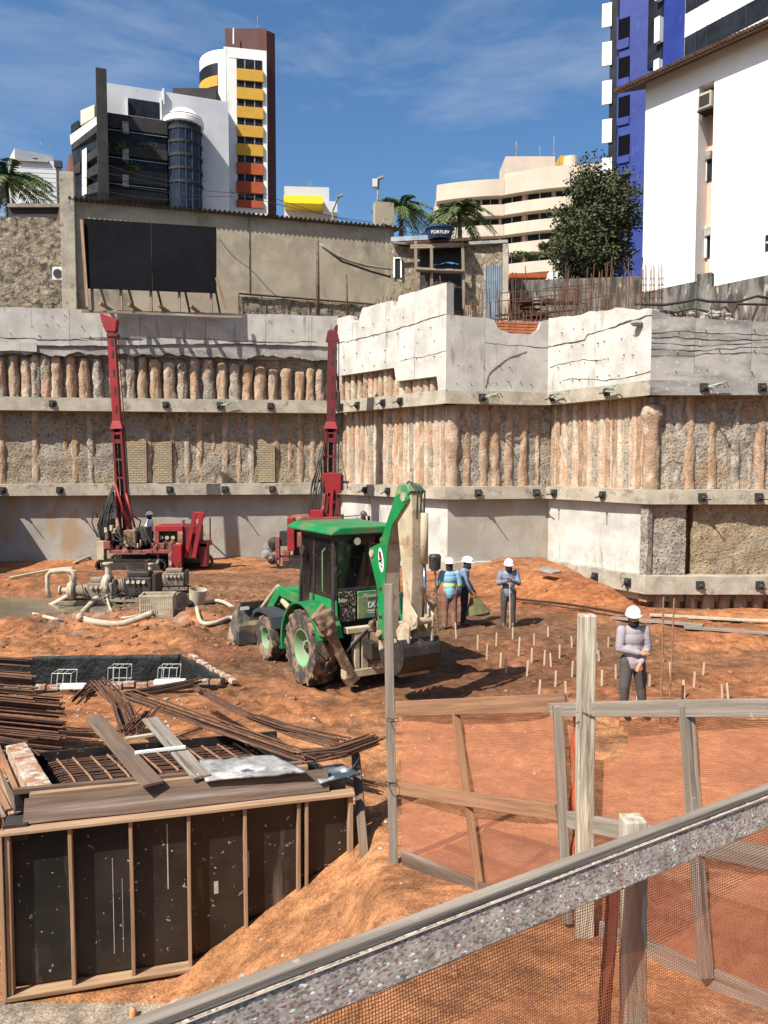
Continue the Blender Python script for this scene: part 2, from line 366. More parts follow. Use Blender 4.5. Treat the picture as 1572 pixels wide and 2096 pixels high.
mxx = N('ShaderNodeMixRGB'); mxx.inputs[2].default_value = (.09,.04,.02,1); K(mr(sp.outputs['Distance'], .06, .13, .65, 0), mxx.inputs[0]); K(cc, mxx.inputs[1])
K(mxx.outputs[0], b.inputs['Base Color'])
b1 = N('ShaderNodeBump'); b1.inputs['Strength'].default_value = .8; b1.inputs['Distance'].default_value = .07; K(nn(6, 10, .7), b1.inputs['Height'])
b2 = N('ShaderNodeBump'); b2.inputs['Strength'].default_value = .7; b2.inputs['Distance'].default_value = .016; K(nn(60, 4, .7), b2.inputs['Height']); K(b1.outputs[0], b2.inputs['Normal'])
K(b2.outputs[0], b.inputs['Normal']); me.materials.append(mg)
g_o = bpy.data.objects.new('ground', me); col.objects.link(g_o); struct(g_o)
# pond
mw = mat('muddy_water', (.13,.105,.07), (.17,.14,.095), .8, .12, .25, 6, .02, spec=.5)
mb = MB(); mb.grid(lambda u, v: (-19+11.2*u, 18.8+7.2*v, -.13), 2, 2); struct(mb.build('water', mw))

# street level round the pit: one sheet that runs to the horizon
mstreet = mat('street_earth', (.30,.25,.19), (.22,.18,.14), .5, .95, .5, 10, .03)

# ================================================================ RETAINING WALLS
WP = [Vector((-18.6, 32.1)), P(690, 845, 34.5).to_2d(), P(912, 828, 29.2).to_2d(), P(1120, 830, 30.0).to_2d(), P(1330, 808, 25.7).to_2d(), Vector((17.0, 25.6))]
def offs(d):
    out_ = []
    for i in range(len(WP)):
        ns = []
        if i > 0: e = (WP[i]-WP[i-1]).normalized(); ns.append(Vector((e.y, -e.x)))
        if i < len(WP)-1: e = (WP[i+1]-WP[i]).normalized(); ns.append(Vector((e.y, -e.x)))
        if len(ns) == 1: out_.append(WP[i]-ns[0]*d)
        else:
            m_ = (ns[0]+ns[1]).normalized(); out_.append(WP[i]-m_*(d/m_.dot(ns[0])))
    return out_
def seg(i, d): o_ = offs(d); return o_[i], o_[i+1]
def onseg(px, i, d):           # distance along the facet where column px of the photo meets it
    a, b_ = seg(i, d); k = (px-CX)/F*1.0
    dx, dy = b_.x-a.x, b_.y-a.y        # X/Y = k' (small pitch effects are below a pixel at eye height)
    return (k*a.y-a.x)/(dx-k*dy)*(b_-a).length
def fpt(i, d, u, z, p=0.0):
    a, b_ = seg(i, d); e = (b_-a).normalized(); n = Vector((e.y, -e.x)); q = a+e*u+n*p
    return Vector((q.x, q.y, z))
def slab(i, d, u0, u1, z0, z1, th, m, name, parent, amp=.012, seed=0, step=.16, jag=0.0, jagb=0.0, ridge=None):
    """concrete facing with a slightly uneven face, real thickness, and top / bottom edges that may be broken"""
    f0 = z0 if callable(z0) else (lambda u: z0); f1 = z1 if callable(z1) else (lambda u: z1)
    a, b_ = seg(i, d); e = (b_-a).normalized(); n = Vector((e.y, -e.x))
    nu = max(2, int((u1-u0)/step)); zz = f1((u0+u1)/2)-f0((u0+u1)/2); nv = max(2, int(zz/step)); mb = MB()
    us = np.linspace(u0, u1, nu+1)
    top = np.array([f1(u) for u in us])+jag*(fbm(us*2.3, us*0+seed, seed+5, 4, .6)); bot = np.array([f0(u) for u in us])+jagb*fbm(us*2.1, us*0+seed, seed+6, 4, .6)
    def pt(u, z, p): q = a+e*u+n*p; return (q.x, q.y, z)
    vs = []
    for j in range(nv+1):
        zr = bot+(top-bot)*j/nv; pr = amp*fbm(us*1.4, zr*1.4, seed, 4, .6)
        if ridge: pr = pr+ridge(us, zr)
        vs += [pt(us[k], zr[k], pr[k]) for k in range(nu+1)]
    w_ = nu+1; fs = [(j*w_+k, j*w_+k+1, (j+1)*w_+k+1, (j+1)*w_+k) for j in range(nv) for k in range(nu)]
    o_ = len(vs); vs += [pt(us[k], top[k], -th) for k in range(w_)]; fs += [(nv*w_+k, nv*w_+k+1, o_+k+1, o_+k) for k in range(nu)]
    o2 = len(vs); vs += [pt(us[k], bot[k], -th) for k in range(w_)]; fs += [(k+1, k, o2+k, o2+k+1) for k in range(nu)]
    fs.append(tuple([j*w_ for j in range(nv, -1, -1)]+[o2, o_])); fs.append(tuple([j*w_+nu for j in range(nv+1)]+[o_+nu, o2+nu]))
    fs.append((o_, o2, o2+nu, o_+nu))
    mb.add(vs, fs); return mb.build(name, m, parent, smooth='auto')
def pile(i, d, u, z0, z1, r, m, parent, seed, name='pile', amp=.05, rag=.1, prot=0.0):
    """one bored pile, cut half free of the soil: a rough drum with a bulging, uneven skin"""
    n = 14; rr = random.Random(seed); zt = z1+rr.uniform(-rag, rag); k = max(4, int((zt-z0)/.085)); amp = amp*1.5; vs = []
    a, b_ = seg(i, d); e = (b_-a).normalized(); nn_ = Vector((e.y, -e.x)); bend = rr.uniform(-.04, .04); ph = rr.random()*6
    ang = np.linspace(-.12, math.pi+.12, n+1)
    for j in range(k+1):
        z = z0+(zt-z0)*j/k; wob = fbm(ang*1.5+seed*3.7, np.full(n+1, z*1.9), seed % 97, 5, .72)
        flat_ = i in (1, 3) and d > .5; rj = r*(1+(.03 if flat_ else .055)*math.sin(z*2.1+ph)+.05*math.sin(z*5.3+ph*2))
        if j == k: rj *= .72
        if j == k-1: rj *= .93
        for q in range(n+1):
            ra = rj+(amp*.6 if flat_ else amp)*wob[q]; uu = u-math.cos(ang[q])*ra+bend*math.sin(z*1.1); pp = math.sin(ang[q])*ra*.95+prot
            c_ = a+e*uu+nn_*pp; vs.append((c_.x, c_.y, z))
    w_ = n+1; fs = [(j*w_+q, j*w_+q+1, (j+1)*w_+q+1, (j+1)*w_+q) for j in range(k) for q in range(n)]
    fs.append(tuple(k*w_+q for q in range(w_)))
    mb = MB(); mb.add(vs, fs); return mb.build(name, m, parent, smooth=True)
def anchor(parent, i, d, px, z, kind=0, blen=.42):
    u = onseg(px, i, d); o_ = fpt(i, d, u, z); a, b_ = seg(i, d); e = (b_-a).normalized(); n = Vector((e.y, -e.x, 0)); e3 = Vector((e.x, e.y, 0)); up = Vector((0,0,1))
    mb = MB(); r_ = Matrix((e3, n, up)).transposed()
    mb.box(o_+n*.03, (.26, .06, .26), M=r_); mb.box(o_+n*.09, (.17, .08, .17), M=r_)
    dd = (n*.95-up*.25+e3*.25).normalized(); mb.cyl(o_+n*.1, o_+n*.1+dd*.12, .065, .05, 10)
    hd = mb.build('anchor_head', M_black, parent)
    mb = MB(); mb.tube([o_+n*.1, o_+n*.1+dd*blen*.6, o_+n*.1+dd*blen+up*rnd.uniform(-.06, .05)], .022, 6); mb.build('anchor_bar', M_black, hd)
    if kind:
        mb = MB(); q = o_+n*.16+e3*.05
        for s_ in range(4): mb.tube([q, q+e3*(.2+.12*s_)+up*(.06*s_-.02)+n*rnd.uniform(0, .12), q+e3*(.35+.12*s_)+up*rnd.uniform(-.12, .12)], .022, 5)
        mb.build('anchor_strand', mat('faded_green_strand', (.16,.26,.17), (.3,.32,.27), 9, .8, 0), hd)
def tie(parent, i, d, u, z):
    o_ = fpt(i, d, u, z); a, b_ = seg(i, d); e = (b_-a).normalized(); n = Vector((e.y, -e.x, 0)); mb = MB()
    mb.cyl(o_-n*.02, o_+n*rnd.uniform(.03, .10)-Vector((0, 0, rnd.uniform(0, .03))), .016, .016, 5); return mb.build('tie_rod', M_black, parent)

TB = .52     # how deep the pile rows lie behind the face of the beams
# ---- left wall
wl = thing('retaining_wall', 'long concrete and pile wall behind the two red drill rigs, left of the inner corner', 'retaining wall', (WP[0].x, WP[0].y, 0))
L0 = (seg(0, 0)[1]-seg(0, 0)[0]).length
def u0p(px, d=.1): return onseg(px, 0, d)
edges = [0]+[u0p(q) for q in (8, 150, 292, 425, 547, 640)]+[(seg(0, .1)[1]-seg(0, .1)[0]).length]
for k in range(len(edges)-1):
    slab(0, .1, edges[k]+(.008 if k else 0), edges[k+1]-.008, lambda u: 9.15-.12*math.sin(u*.35), 10.55, .35, M_conc, 'wall_panel', wl, .016, 10+k, jag=.03, jagb=.05)
slab(0, .18, 0, edges[-1], 8.72, 9.25, .3, M_concg, 'footing_strip', wl, .04, 33, jagb=.22, step=.12)
slab(0, .08, 0, u0p(83), 8.78, 9.12, .3, M_conc, 'wall_panel', wl, .02, 34, jagb=.04)
slab(0, .62, 0, edges[-1], 6.6, 9.0, .1, M_shotg, 'soil_face', wl, .08, 35)
upper = [8, 36, 62, 80, 100, 122, 150, 178, 205, 255, 272, 297, 322, 350, 378, 403, 430, 459, 484, 510, 535, 560, 588, 616, 636, 656]
for k, px in enumerate(upper):
    u = u0p(px, .5); o_ = px in (36, 62, 122, 150, 178, 297, 322, 350, 459, 510, 535, 560, 588, 616, 636)
    pile(0, .5, u, 6.8, 8.62+(.12 if 395 < px < 470 else 0)-(.0012*max(0, px-300)), rnd.uniform(.185, .25), M_pileo if o_ else M_pileg, wl, 100+k, amp=.06)
slab(0, 0, 0, L0, 6.33, 6.88, .7, M_beam, 'waler_beam', wl, .018, 41, jag=.02)
def rough(u, z): return .0
slab(0, TB+.14, 0, (seg(0, TB)[1]-seg(0, TB)[0]).length, 3.15, 6.5, .1, M_shot, 'infill_face', wl, .11, 42, step=.09)
mids = [2, 72, 133, 155, 185, 240, 303, 338, 356, 383, 410, 437, 462, 489, 515, 547, 566, 594, 615, 640, 660]
for k, px in enumerate(mids):
    thin = px in (133, 240, 338, 437, 489, 547, 594)
    pile(0, TB+.26, u0p(px, TB), 3.15, 6.5 if px not in (155, 303, 437) else 5.6, .13 if thin else .18, M_pileo if k % 5 != 4 else M_pileg, wl, 200+k, amp=.045, rag=.02)
mbk = bpy.data.materials.new('old_brick'); mbk.use_nodes = True; t = mbk.node_tree; bt = t.nodes.new('ShaderNodeTexBrick'); tcx = t.nodes.new('ShaderNodeTexCoord'); mpx = t.nodes.new('ShaderNodeMapping')
mpx.inputs['Rotation'].default_value = (R(90), 0, 0); bt.inputs['Color1'].default_value = (.33,.26,.16,1); bt.inputs['Color2'].default_value = (.27,.21,.14,1); bt.inputs['Mortar'].default_value = (.15,.12,.085,1)
bt.inputs['Scale'].default_value = 1; bt.inputs['Brick Width'].default_value = .24; bt.inputs['Row Height'].default_value = .10; bt.inputs['Mortar Size'].default_value = .012
t.links.new(tcx.outputs['Object'], mpx.inputs[0]); t.links.new(mpx.outputs[0], bt.inputs['Vector']); t.links.new(bt.outputs['Color'], t.nodes['Principled BSDF'].inputs['Base Color'])
bbp = t.nodes.new('ShaderNodeBump'); bbp.inputs['Distance'].default_value = .03; bbp.inputs['Strength'].default_value = 1; bbp.invert = True; t.links.new(bt.outputs['Fac'], bbp.inputs['Height']); t.links.new(bbp.outputs[0], t.nodes['Principled BSDF'].inputs['Normal'])
t.nodes['Principled BSDF'].inputs['Roughness'].default_value = .9
for a_, b_, z0_, z1_, dd_ in ((252, 300, 3.3, 5.1, .36), (318, 352, 3.3, 4.9, .38), (528, 563, 3.3, 5.0, .36)):
    slab(0, dd_+.14, u0p(a_, .4), u0p(b_, .4), z0_, z1_, .1, mbk, 'brick_patch', wl, .03, 44, jag=.35, step=.12)
slab(0, 0, 0, L0, 2.78, 3.26, .7, M_beam, 'waler_beam', wl, .015, 43, jag=.015)
slab(0, .50, 0, (seg(0, .50)[1]-seg(0, .50)[0]).length, -.6, 2.9, .3, M_concs, 'lower_panel', wl, .015, 45)
for px in (112, 342, 452, 555): anchor(wl, 0, 0, px, 6.62, kind=(px == 452))
for px in (5, 122, 347, 460, 557): anchor(wl, 0, 0, px, 3.02)
for k in range(34):
    tie(wl, 0, .1, rnd.uniform(1, L0-1), rnd.choice((9.45, 9.85, 10.25))+rnd.uniform(-.05, .05))
def joint(par, i, d, u0, u1, zf, r_=.016, seed=0):
    mb = MB(); n_ = max(6, int((u1-u0)/.12)); pts = [fpt(i, d, u0+(u1-u0)*k/n_, zf(u0+(u1-u0)*k/n_)+.05*float(fbm(u0*3+k*.33, seed, seed, 3)), .006) for k in range(n_+1)]
    mb.tube(pts, [r_*(.5+1.1*float(vnoise(k*.6, seed, 4))) for k in range(n_+1)], 5); return mb.build('pour_joint', M_jointdk, par)
M_jointdk = mat('dark_joint_strip', (.10,.095,.085), (.17,.16,.14), 6, .95, .3, 20)  # dark strip along each pour joint, drawn in place of a groove
joint(wl, 0, .1, .3, 8.5, lambda u: 9.32+.03*math.sin(u), .018, 3); joint(wl, 0, .1, 6.0, 15.8, lambda u: 9.42+.05*math.sin(u*.8), .014, 5)
# ---- stepped wall on the right
wr = thing('retaining_wall', 'zigzag concrete and pile wall on the right with pale upper panels and orange striped piles', 'retaining wall', (WP[2].x, WP[2].y, 0))
LN = lambda i, d: (seg(i, d)[1]-seg(i, d)[0]).length
# facet 1 (bright, runs toward the camera)
f1e = [0]+[onseg(q, 1, .05) for q in (731, 790, 848)]+[LN(1, .05)]
def top1(u):
    px_u = np.interp(u, [onseg(q, 1, .05) for q in (690, 716, 722, 734, 742, 803, 806, 812, 816, 912)], [10.45, 10.45, 10.15, 10.1, 10.62, 10.62, 10.36, 10.36, 10.72, 10.78]); return float(px_u)
def bot1(u): return 7.95 if u < onseg(808, 1, .05) else (7.4 if u < onseg(893, 1, .05) else 6.8)
for k in range(4):
    slab(1, .05, f1e[k]+(.006 if k else 0), f1e[k+1]-(.006 if k < 3 else 0), bot1, top1, .38, M_concw, 'wall_panel', wr, .016, 60+k, jag=.03, step=.10)
slab(1, .55, 0, LN(1, .55), 6.5, 8.3, .1, M_shotg, 'soil_face', wr, .05, 65)
for k, px in enumerate((702, 714, 726, 738, 752, 762, 772, 782, 792, 802, 814, 826, 838, 850, 862, 874, 886)):
    pile(1, .42, onseg(px, 1, .42), 6.8, 8.2 if px < 808 else 7.5, .17, (M_pileo, M_pilew)[k % 3 == 2], wr, 300+k, amp=.03, rag=.03)
beams = ((1, 6.35, 6.86), (2, 6.35, 6.83), (3, 6.35, 6.83), (4, 6.35, 6.83))
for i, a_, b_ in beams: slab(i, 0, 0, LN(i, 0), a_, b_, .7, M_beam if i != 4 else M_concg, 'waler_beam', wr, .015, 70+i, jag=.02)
for i in (1, 2, 3, 4): slab(i, 0, 0, LN(i, 0), 2.78, 3.25, .7, M_beam, 'waler_beam', wr, .012, 80+i, jag=.012)
for i in (2, 3, 4): slab(i, -.06, 0, LN(i, -.06), -.20, .40, .6, M_beam, 'base_beam', wr, .015, 90+i, jag=.012)
slab(1, -.02, onseg(860, 1, 0), LN(1, -.02), -.2, .4, .5, M_beam, 'base_beam', wr, .015, 94)
# facet 2
def top2(u):
    return float(np.interp(u, [onseg(q, 2, .05) for q in (912, 990, 1008, 1018, 1040, 1085, 1098, 1104, 1120)], [9.58, 9.56, 9.5, 9.18, 9.0, 9.02, 9.2, 9.5, 9.6]))
f2e = [0]+[onseg(q, 2, .05) for q in (990,)]+[LN(2, .05)]
for k in range(2): slab(2, .05, f2e[k]+(.006 if k else 0), f2e[k+1]-(0 if k else .006), 6.8, top2, .36, M_conc, 'wall_panel', wr, .016, 110+k, jag=.05, step=.10)
def top3(u): return float(np.interp(u, [onseg(q, 3, .05) for q in (1120, 1180, 1250, 1290, 1330)], [9.62, 9.52, 9.42, 9.28, 9.10]))
f3e = [0]+[onseg(q, 3, .05) for q in (1214,)]+[LN(3, .05)]
for k in range(2): slab(3, .05, f3e[k]+(.006 if k else 0), f3e[k+1]-(0 if k else .006), 6.8, top3, .36, M_concw, 'wall_panel', wr, .016, 120+k, jag=.07, step=.10)
def top4(u): return float(np.interp(u, [0, onseg(1352, 4, .05), onseg(1365, 4, .05), onseg(1572, 4, .05), 10], [9.05, 9.0, 8.88, 8.70, 8.6]))
f4e = [0]+[onseg(q, 4, .05) for q in (1415, 1530)]+[LN(4, .05)]
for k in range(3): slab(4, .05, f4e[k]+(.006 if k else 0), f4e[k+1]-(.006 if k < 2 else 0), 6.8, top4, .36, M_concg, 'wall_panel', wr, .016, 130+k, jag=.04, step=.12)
joint(wr, 1, .05, 0, LN(1, .05), lambda u: 9.35+.30*(u/LN(1, .05))**2, .016, 7); joint(wr, 1, .05, LN(1, .05)*.62, LN(1, .05), lambda u: 7.95+.05*u, .010, 8)
joint(wr, 2, .05, onseg(990, 2, .05), LN(2, .05), lambda u: 8.65-.03*u, .010, 9)
ua = onseg(992, 2, .05); ub = onseg(1075, 2, .05); joint(wr, 2, .05, ua, ub, lambda u: 7.0+1.35*min(1, max(0, (u-ua)/(ub-ua)))**.42, .020, 10)
joint(wr, 3, .05, 0, LN(3, .05), lambda u: 8.55+.08*u*(u > 2)+.02*math.sin(u*2), .022, 11); joint(wr, 3, .05, .1, LN(3, .05)*.6, lambda u: 7.75+.10*math.sin(u*1.1), .012, 12); joint(wr, 3, .05, .8, LN(3, .05), lambda u: 7.1+.10*math.sin(u*1.3), .012, 13)
for k_ in range(5): joint(wr, 4, .05, 0, LN(4, .05), lambda u: 8.35-.17*k_+.05*math.sin(u*1.4+k_), .010+.004*(k_ % 2), 14+k_)
# pile rows between the beams
for i, a_, b_, stepu, mats_ in ((1, 700, 905, .30, (M_pilew, M_pileo, M_pilew, M_pileg)), (3, 1126, 1318, .27, (M_pileo, M_pilew, M_pilew, M_pileo, M_pileg))):
    slab(i, TB+.05, 0, LN(i, TB+.05), 3.15, 6.5, .1, M_pilew, 'infill_face', wr, .06, 140+i, step=.12)
    u = .15; k = 0
    while u < LN(i, TB)-.12:
        pile(i, TB+.08, u, 3.15, 6.5, stepu*.48, mats_[(k*7+i) % len(mats_)], wr, 400+i*50+k, amp=.035, rag=.02, prot=-.03); u += stepu*rnd.uniform(.8, 1.25); k += 1
slab(2, TB+.05, 0, LN(2, TB), 3.15, 6.5, .1, M_shotg, 'infill_face', wr, .08, 151, step=.1)
for k, (px, r_, m_) in enumerate(((925, .26, M_pileo), (953, .17, M_pileo), (985, .2, M_pileo), (1010, .2, M_pileo), (1038, .19, M_pileo), (1068, .2, M_pileo), (1097, .12, M_pileo))):
    pile(2, TB+.14, onseg(px, 2, TB), 3.15, 6.5, r_, m_, wr, 500+k, amp=.04, rag=.02)
slab(4, TB+.05, 0, LN(4, TB), 3.15, 6.5, .1, M_shotg, 'infill_face', wr, .13, 152, step=.09)
for k, (px, r_, m_) in enumerate(((1362, .16, M_pileg), (1384, .17, M_pileg), (1405, .22, M_pileo), (1452, .18, M_pileo), (1478, .1, M_pileg), (1502, .17, M_pileg), (1530, .12, M_pileg), (1552, .2, M_pileo), (1590, .2, M_pileg), (1640, .2, M_pileo))):
    pile(4, TB+.17, onseg(px, 4, TB), 3.15, 6.5, r_, m_, wr, 520+k, amp=.045, rag=.02)
# swollen pile head at the outer corner
c_ = offs(TB)[4]; mb = MB()
mb.grid(lambda a, b_: (lambda an, zz, rr_: (c_.x+math.cos(an)*rr_, c_.y+.1+math.sin(an)*rr_, zz))(math.pi*(.95+1.1*a), 3.15+3.0*b_, (.26+.10*math.exp(-((b_-.87)/.09)**2))*(1 if b_ < .97 else .35)+.06*float(fbm(a*5, b_*14, 5, 4)[()] if True else 0)), 18, 30)
mb.build('corner_pile', M_pileo, wr, smooth=True)
# lower faces
for i in (1, 2, 3): slab(i, .32, 0, LN(i, .32), -.5, 2.9, .3, M_concw if i != 2 else M_concs, 'lower_panel', wr, .012, 160+i)
u5 = onseg(1406, 4, .3); u6 = onseg(1418, 4, .3)
slab(4, .30, 0, u5, -.5, 2.9, .3, M_shotg, 'rough_panel', wr, .09, 170, step=.08)
slab(4, .8, 0, LN(4, .8), -.5, 2.9, .1, M_soilw, 'soil_face', wr, .05, 171)
slab(4, .42, u6, LN(4, .42), -.5, 2.9, .3, M_shott, 'rough_panel', wr, .12, 172, step=.09)
slab(3, .12, LN(3, .12)-.32, LN(3, .12), -.5, 2.9, .2, M_shotg, 'rough_panel', wr, .08, 173, step=.08)
# soil and pile feet below the base beam
slab(4, .5, -.2, LN(4, .5), -1.4, -.1, .2, M_soilw, 'soil_face', wr, .08, 180)
for k in range(12): pile(4, .45, .3+k*.55, -1.4, -.15, .2, M_pileo, wr, 600+k, amp=.04)
slab(2, .35, 0, LN(2, .35), -.6, -.1, .2, M_soilw, 'soil_face', wr, .06, 181); slab(3, .35, 0, LN(3, .35), -.9, -.1, .2, M_soilw, 'soil_face', wr, .06, 182)
for px, i in ((700, 1), (733, 1), (785, 1), (820, 1), (985, 2), (1130, 3), (1240, 3), (1435, 4), (1553, 4)): anchor(wr, i, 0, px, 6.6, kind=px in (985, 1130, 1240, 1435))
for px, i in ((748, 1), (795, 1), (978, 2), (1097, 2), (1136, 3), (1235, 3), (1437, 4), (1553, 4)): anchor(wr, i, 0, px, 3.02)
for px, i in ((980, 2), (1088, 2), (1165, 3), (1222, 3), (1290, 3), (1437, 4), (1560, 4)): anchor(wr, i, -.06, px, .12, blen=.3)
for i, n_ in ((1, 26), (2, 12), (3, 24), (4, 18)):
    for k in range(n_):
        tie(wr, i, .05, .3+(LN(i, .05)-.6)*((k % 7)+rnd.uniform(.2, .8))/7, 7.15+.62*(k//7)+rnd.uniform(-.06, .06) if i != 1 else 8.2+.55*(k//7)+rnd.uniform(-.05, .05))
# short side wall out of frame on the left: it shades the left end of the back wall
ws = thing('retaining_wall', 'low concrete side wall past the left edge, its shadow crossing the back wall', 'retaining wall', (-17.3, 30, 0))
mb = MB(); mb.box((-17.6, 27.2, 2.1), (.6, 10.2, 5.6)); mb.build('wall_panel', M_concs, ws)

# street sheet behind the walls (out to the horizon)
o5 = offs(.42); zs = [9.9, 9.9, 9.2, 8.9, 8.5, 8.3]
vs = [(-400, 31.0, 9.9)]+[(p.x, p.y, z) for p, z in zip(o5, zs)]+[(400, 25.6, 8.3)]
vs2 = [(-400, 46, 9.9)]+[(p.x*1.3, 46, max(z, 8.9)) for p, z in zip(o5, zs)]+[(400, 46, 8.9)]; vs3 = [(-1500, 1500, 9.5), (1500, 1500, 9.5)]
n_ = len(vs); mb = MB(); mb.add(vs+vs2, [(k, k+1, n_+k+1, n_+k) for k in range(n_-1)]); mb.add([vs2[0], vs2[-1], vs3[1], vs3[0]], [(0,1,2,3)])
struct(mb.build('street', mstreet))
# ================================================================ BEHIND THE PIT
M_white = mat('white_paint', (.72,.72,.70), (.62,.62,.60), .35, .8, .1, 10, c3=(.55,.54,.50), s3=.5, t3=(.60,.80), st3=(1,1,.25))
M_whitef = mat('white_facade', (.50,.51,.53), (.42,.43,.46), .2, .7, .05, 8)
M_cream = mat('cream_facade', (.50,.43,.35), (.44,.375,.305), .3, .8, .05, 8)
M_glass = mat('dark_glass', (.008,.010,.013), (.018,.022,.03), .8, .45, 0, spec=.12)
M_recshade = mat('painted_recess_shade', (.004,.004,.006), None, 1, .9, 0, spec=.05)  # near-black colour that stands in for shade inside the balcony recesses
M_blueg = mat('blue_glass', (.008,.015,.03), (.015,.03,.055), .6, .2, 0, spec=.3)
M_dark = mat('charcoal_cladding', (.016,.015,.016), (.028,.026,.027), .5, .7, .05, 8)
M_yel = mat('ochre_paint', (.50,.28,.035), (.44,.25,.035), .5, .8, 0)
M_red = mat('brick_red_paint', (.36,.075,.025), (.3,.06,.02), .5, .8, 0)
M_maroon = mat('maroon_tile', (.085,.028,.026), (.065,.022,.02), .5, .6, 0)
M_blue = mat('cobalt_paint', (.006,.020,.155), (.010,.030,.19), .6, .6, .1, 6, c3=(.03,.06,.23), s3=2.5, t3=(.60,.75), st3=(1,1,.3))
M_stucco = mat('weathered_stucco', (.33,.285,.21), (.25,.215,.155), .5, .92, .3, 14, .02, c3=(.15,.13,.10), s3=.7, t3=(.54,.68), st3=(1,1,.5), c4_=(.36,.315,.24), s4=1.3, t4=(.50,.72))
M_stone = mat('rubble_stone', (.26,.215,.155), (.15,.125,.09), 3, .95, 1, 9, .06, c3=(.07,.06,.05), s3=4, t3=(.52,.60), c4_=(.33,.29,.22), s4=5, t4=(.60,.68))
M_block = mat('rough_blockwork', (.25,.21,.155), (.15,.12,.085), 4, .95, 1, 9, .05, c3=(.10,.08,.06), s3=3, t3=(.54,.62), c4_=(.40,.34,.25), s4=6, t4=(.58,.66))
M_roof = mat('fibre_cement', (.24,.20,.16), (.15,.12,.10), 3, .9, .2, 20)
M_tile = mat('clay_tile', (.105,.055,.037), (.055,.032,.024), 4, .9, .3, 20)
M_mossy = mat('black_stained_concrete', (.17,.16,.145), (.045,.042,.038), 2.6, .95, .7, 15, .03, st=(1,1,.3), c3=(.30,.28,.25), s3=4, t3=(.58,.66))
M_wood = mat('weathered_wood', (.24,.185,.14), (.13,.10,.07), 38, .85, .7, 90, .004, st=(.05,1,1), c3=(.30,.27,.235), s3=14, t3=(.52,.66), rand=.5, crand=(.20,.15,.11))
M_woodn = mat('raw_pine', (.33,.215,.13), (.20,.125,.075), 34, .8, .6, 90, .003, st=(.05,1,1), c3=(.17,.105,.065), s3=12, t3=(.58,.68), rand=.3, crand=(.42,.28,.18))
M_metalg = mat('galvanised_metal', (.30,.36,.42), (.22,.26,.30), 2, .45, .1, 10, metal=.6)
M_pinkw = mat('pink_paint', (.72,.40,.30), (.66,.36,.27), .6, .8, .05, 8)
M_leaf = mat('tree_leaf', (.05,.075,.022), (.085,.11,.035), .8, .75, 0, rand=0)
M_leafd = mat('dark_leaf', (.028,.040,.017), (.080,.092,.042), 1.3, .8, 0, c3=(.10,.08,.045), s3=2.6, t3=(.56,.66))
M_bark = mat('bark', (.12,.09,.065), (.07,.05,.04), 4, .95, .6, 14, .03)
M_palm = mat('palm_leaf', (.045,.085,.02), (.085,.12,.035), 1.5, .6, 0)
M_ycur = mat('bright_yellow', (.75,.55,.02), None, 1, .7, 0)
M_cable = mat('black_cable', (.03,.03,.03), None, 1, .7, 0)

def wallbox(A, B, z0, z1, th, m, name, parent, bevel=0):
    """a wall from A to B in plan, th thick away from the viewer"""
    a = Vector((A[0], A[1], 0)); b_ = Vector((B[0], B[1], 0)); e = (b_-a).normalized(); n = Vector((-e.y, e.x, 0))
    if n.y < 0: n = -n
    mb = MB(); q = [a, b_, b_+n*th, a+n*th]
    mb.add([(p.x, p.y, z) for z in (z0, z1) for p in q], [(0,3,2,1), (4,5,6,7), (0,1,5,4), (1,2,6,5), (2,3,7,6), (3,0,4,7)])
    return mb.build(name, m, parent, bevel=bevel)
def face(A, B, parent):
    """place things on a facade: f(px, py) gives a point on the plane through A and B"""
    a = Vector((A[0], A[1], 0)); b_ = Vector((B[0], B[1], 0)); e = (b_-a).normalized(); n = Vector((e.y, -e.x, 0))
    def pt(px, py):
        d = ray(px, py); o_ = Vector((0,0,CZ)); k = (a-o_).dot(n)/d.dot(n); return o_+d*k
    def rect(name, x0, y0, x1, y1, m, p0=-.1, p1=.05, par=None, bevel=0):
        """a box on the facade: corners read from the photo, from p0 behind to p1 in front of the plane"""
        q0 = pt(x0, y0); q1 = pt(x1, y1); u0 = (q0-a).dot(e); u1 = (q1-a).dot(e); xm = (x0+x1)/2; zt, zb = pt(xm, min(y0, y1)).z, pt(xm, max(y0, y1)).z
        mb = MB(); c = a+e*(u0+u1)/2+n*(p0+p1)/2; c.z = (zt+zb)/2
        mb.box(c, (abs(u1-u0), abs(p1-p0), zt-zb), M=Matrix((e, -n, Vector((0,0,1)))).transposed())
        return mb.build(name, m, par or parent, bevel=bevel)
    return pt, rect, e, n, a
def XY(px, Y): p = P(px, 950, Y); return (p.x, p.y)
SZ = 9.0
# ---- warehouse with corrugated roof
A = XY(165, 36.5); B = XY(804, 40.8)
t_ = thing('warehouse', 'long weathered stucco shed with wavy roof edge behind the black panel', 'warehouse', (A[0], A[1], 9.9))
pt, rect, e, n, a = face(A, B, t_)
zt = P(165, 412, 36.5).z
wallbox(A, B, 9.5, zt, .3, M_stucco, 'front_wall', t_)
wallbox((A[0]-e.x*.0, A[1]), (A[0]-4.2, A[1]+8), 9.5, 15.9, .3, M_stucco, 'side_wall', t_)
bs = a-n*14; mb = MB()
mb.add([(A[0]-4.3, A[1]+8, 9.5), (A[0]-4.3, A[1]+8, 16.4), (bs.x, bs.y, 9.5), (bs.x, bs.y, 16.4)], [(0,1,3,2)])
mb = MB(); mb.prism([(0, 0), (9, 0), (9, 1.2), (.6, 2.7), (0, 1.6)], (A[0]-.12, A[1], 15.7), (-.46, .887, 0), (0,0,1), (.12, .06, 0)); mb.build('gable_cladding', mat('brown_sheet', (.16,.06,.04), (.11,.045,.03), 1, .7, 0), t_)
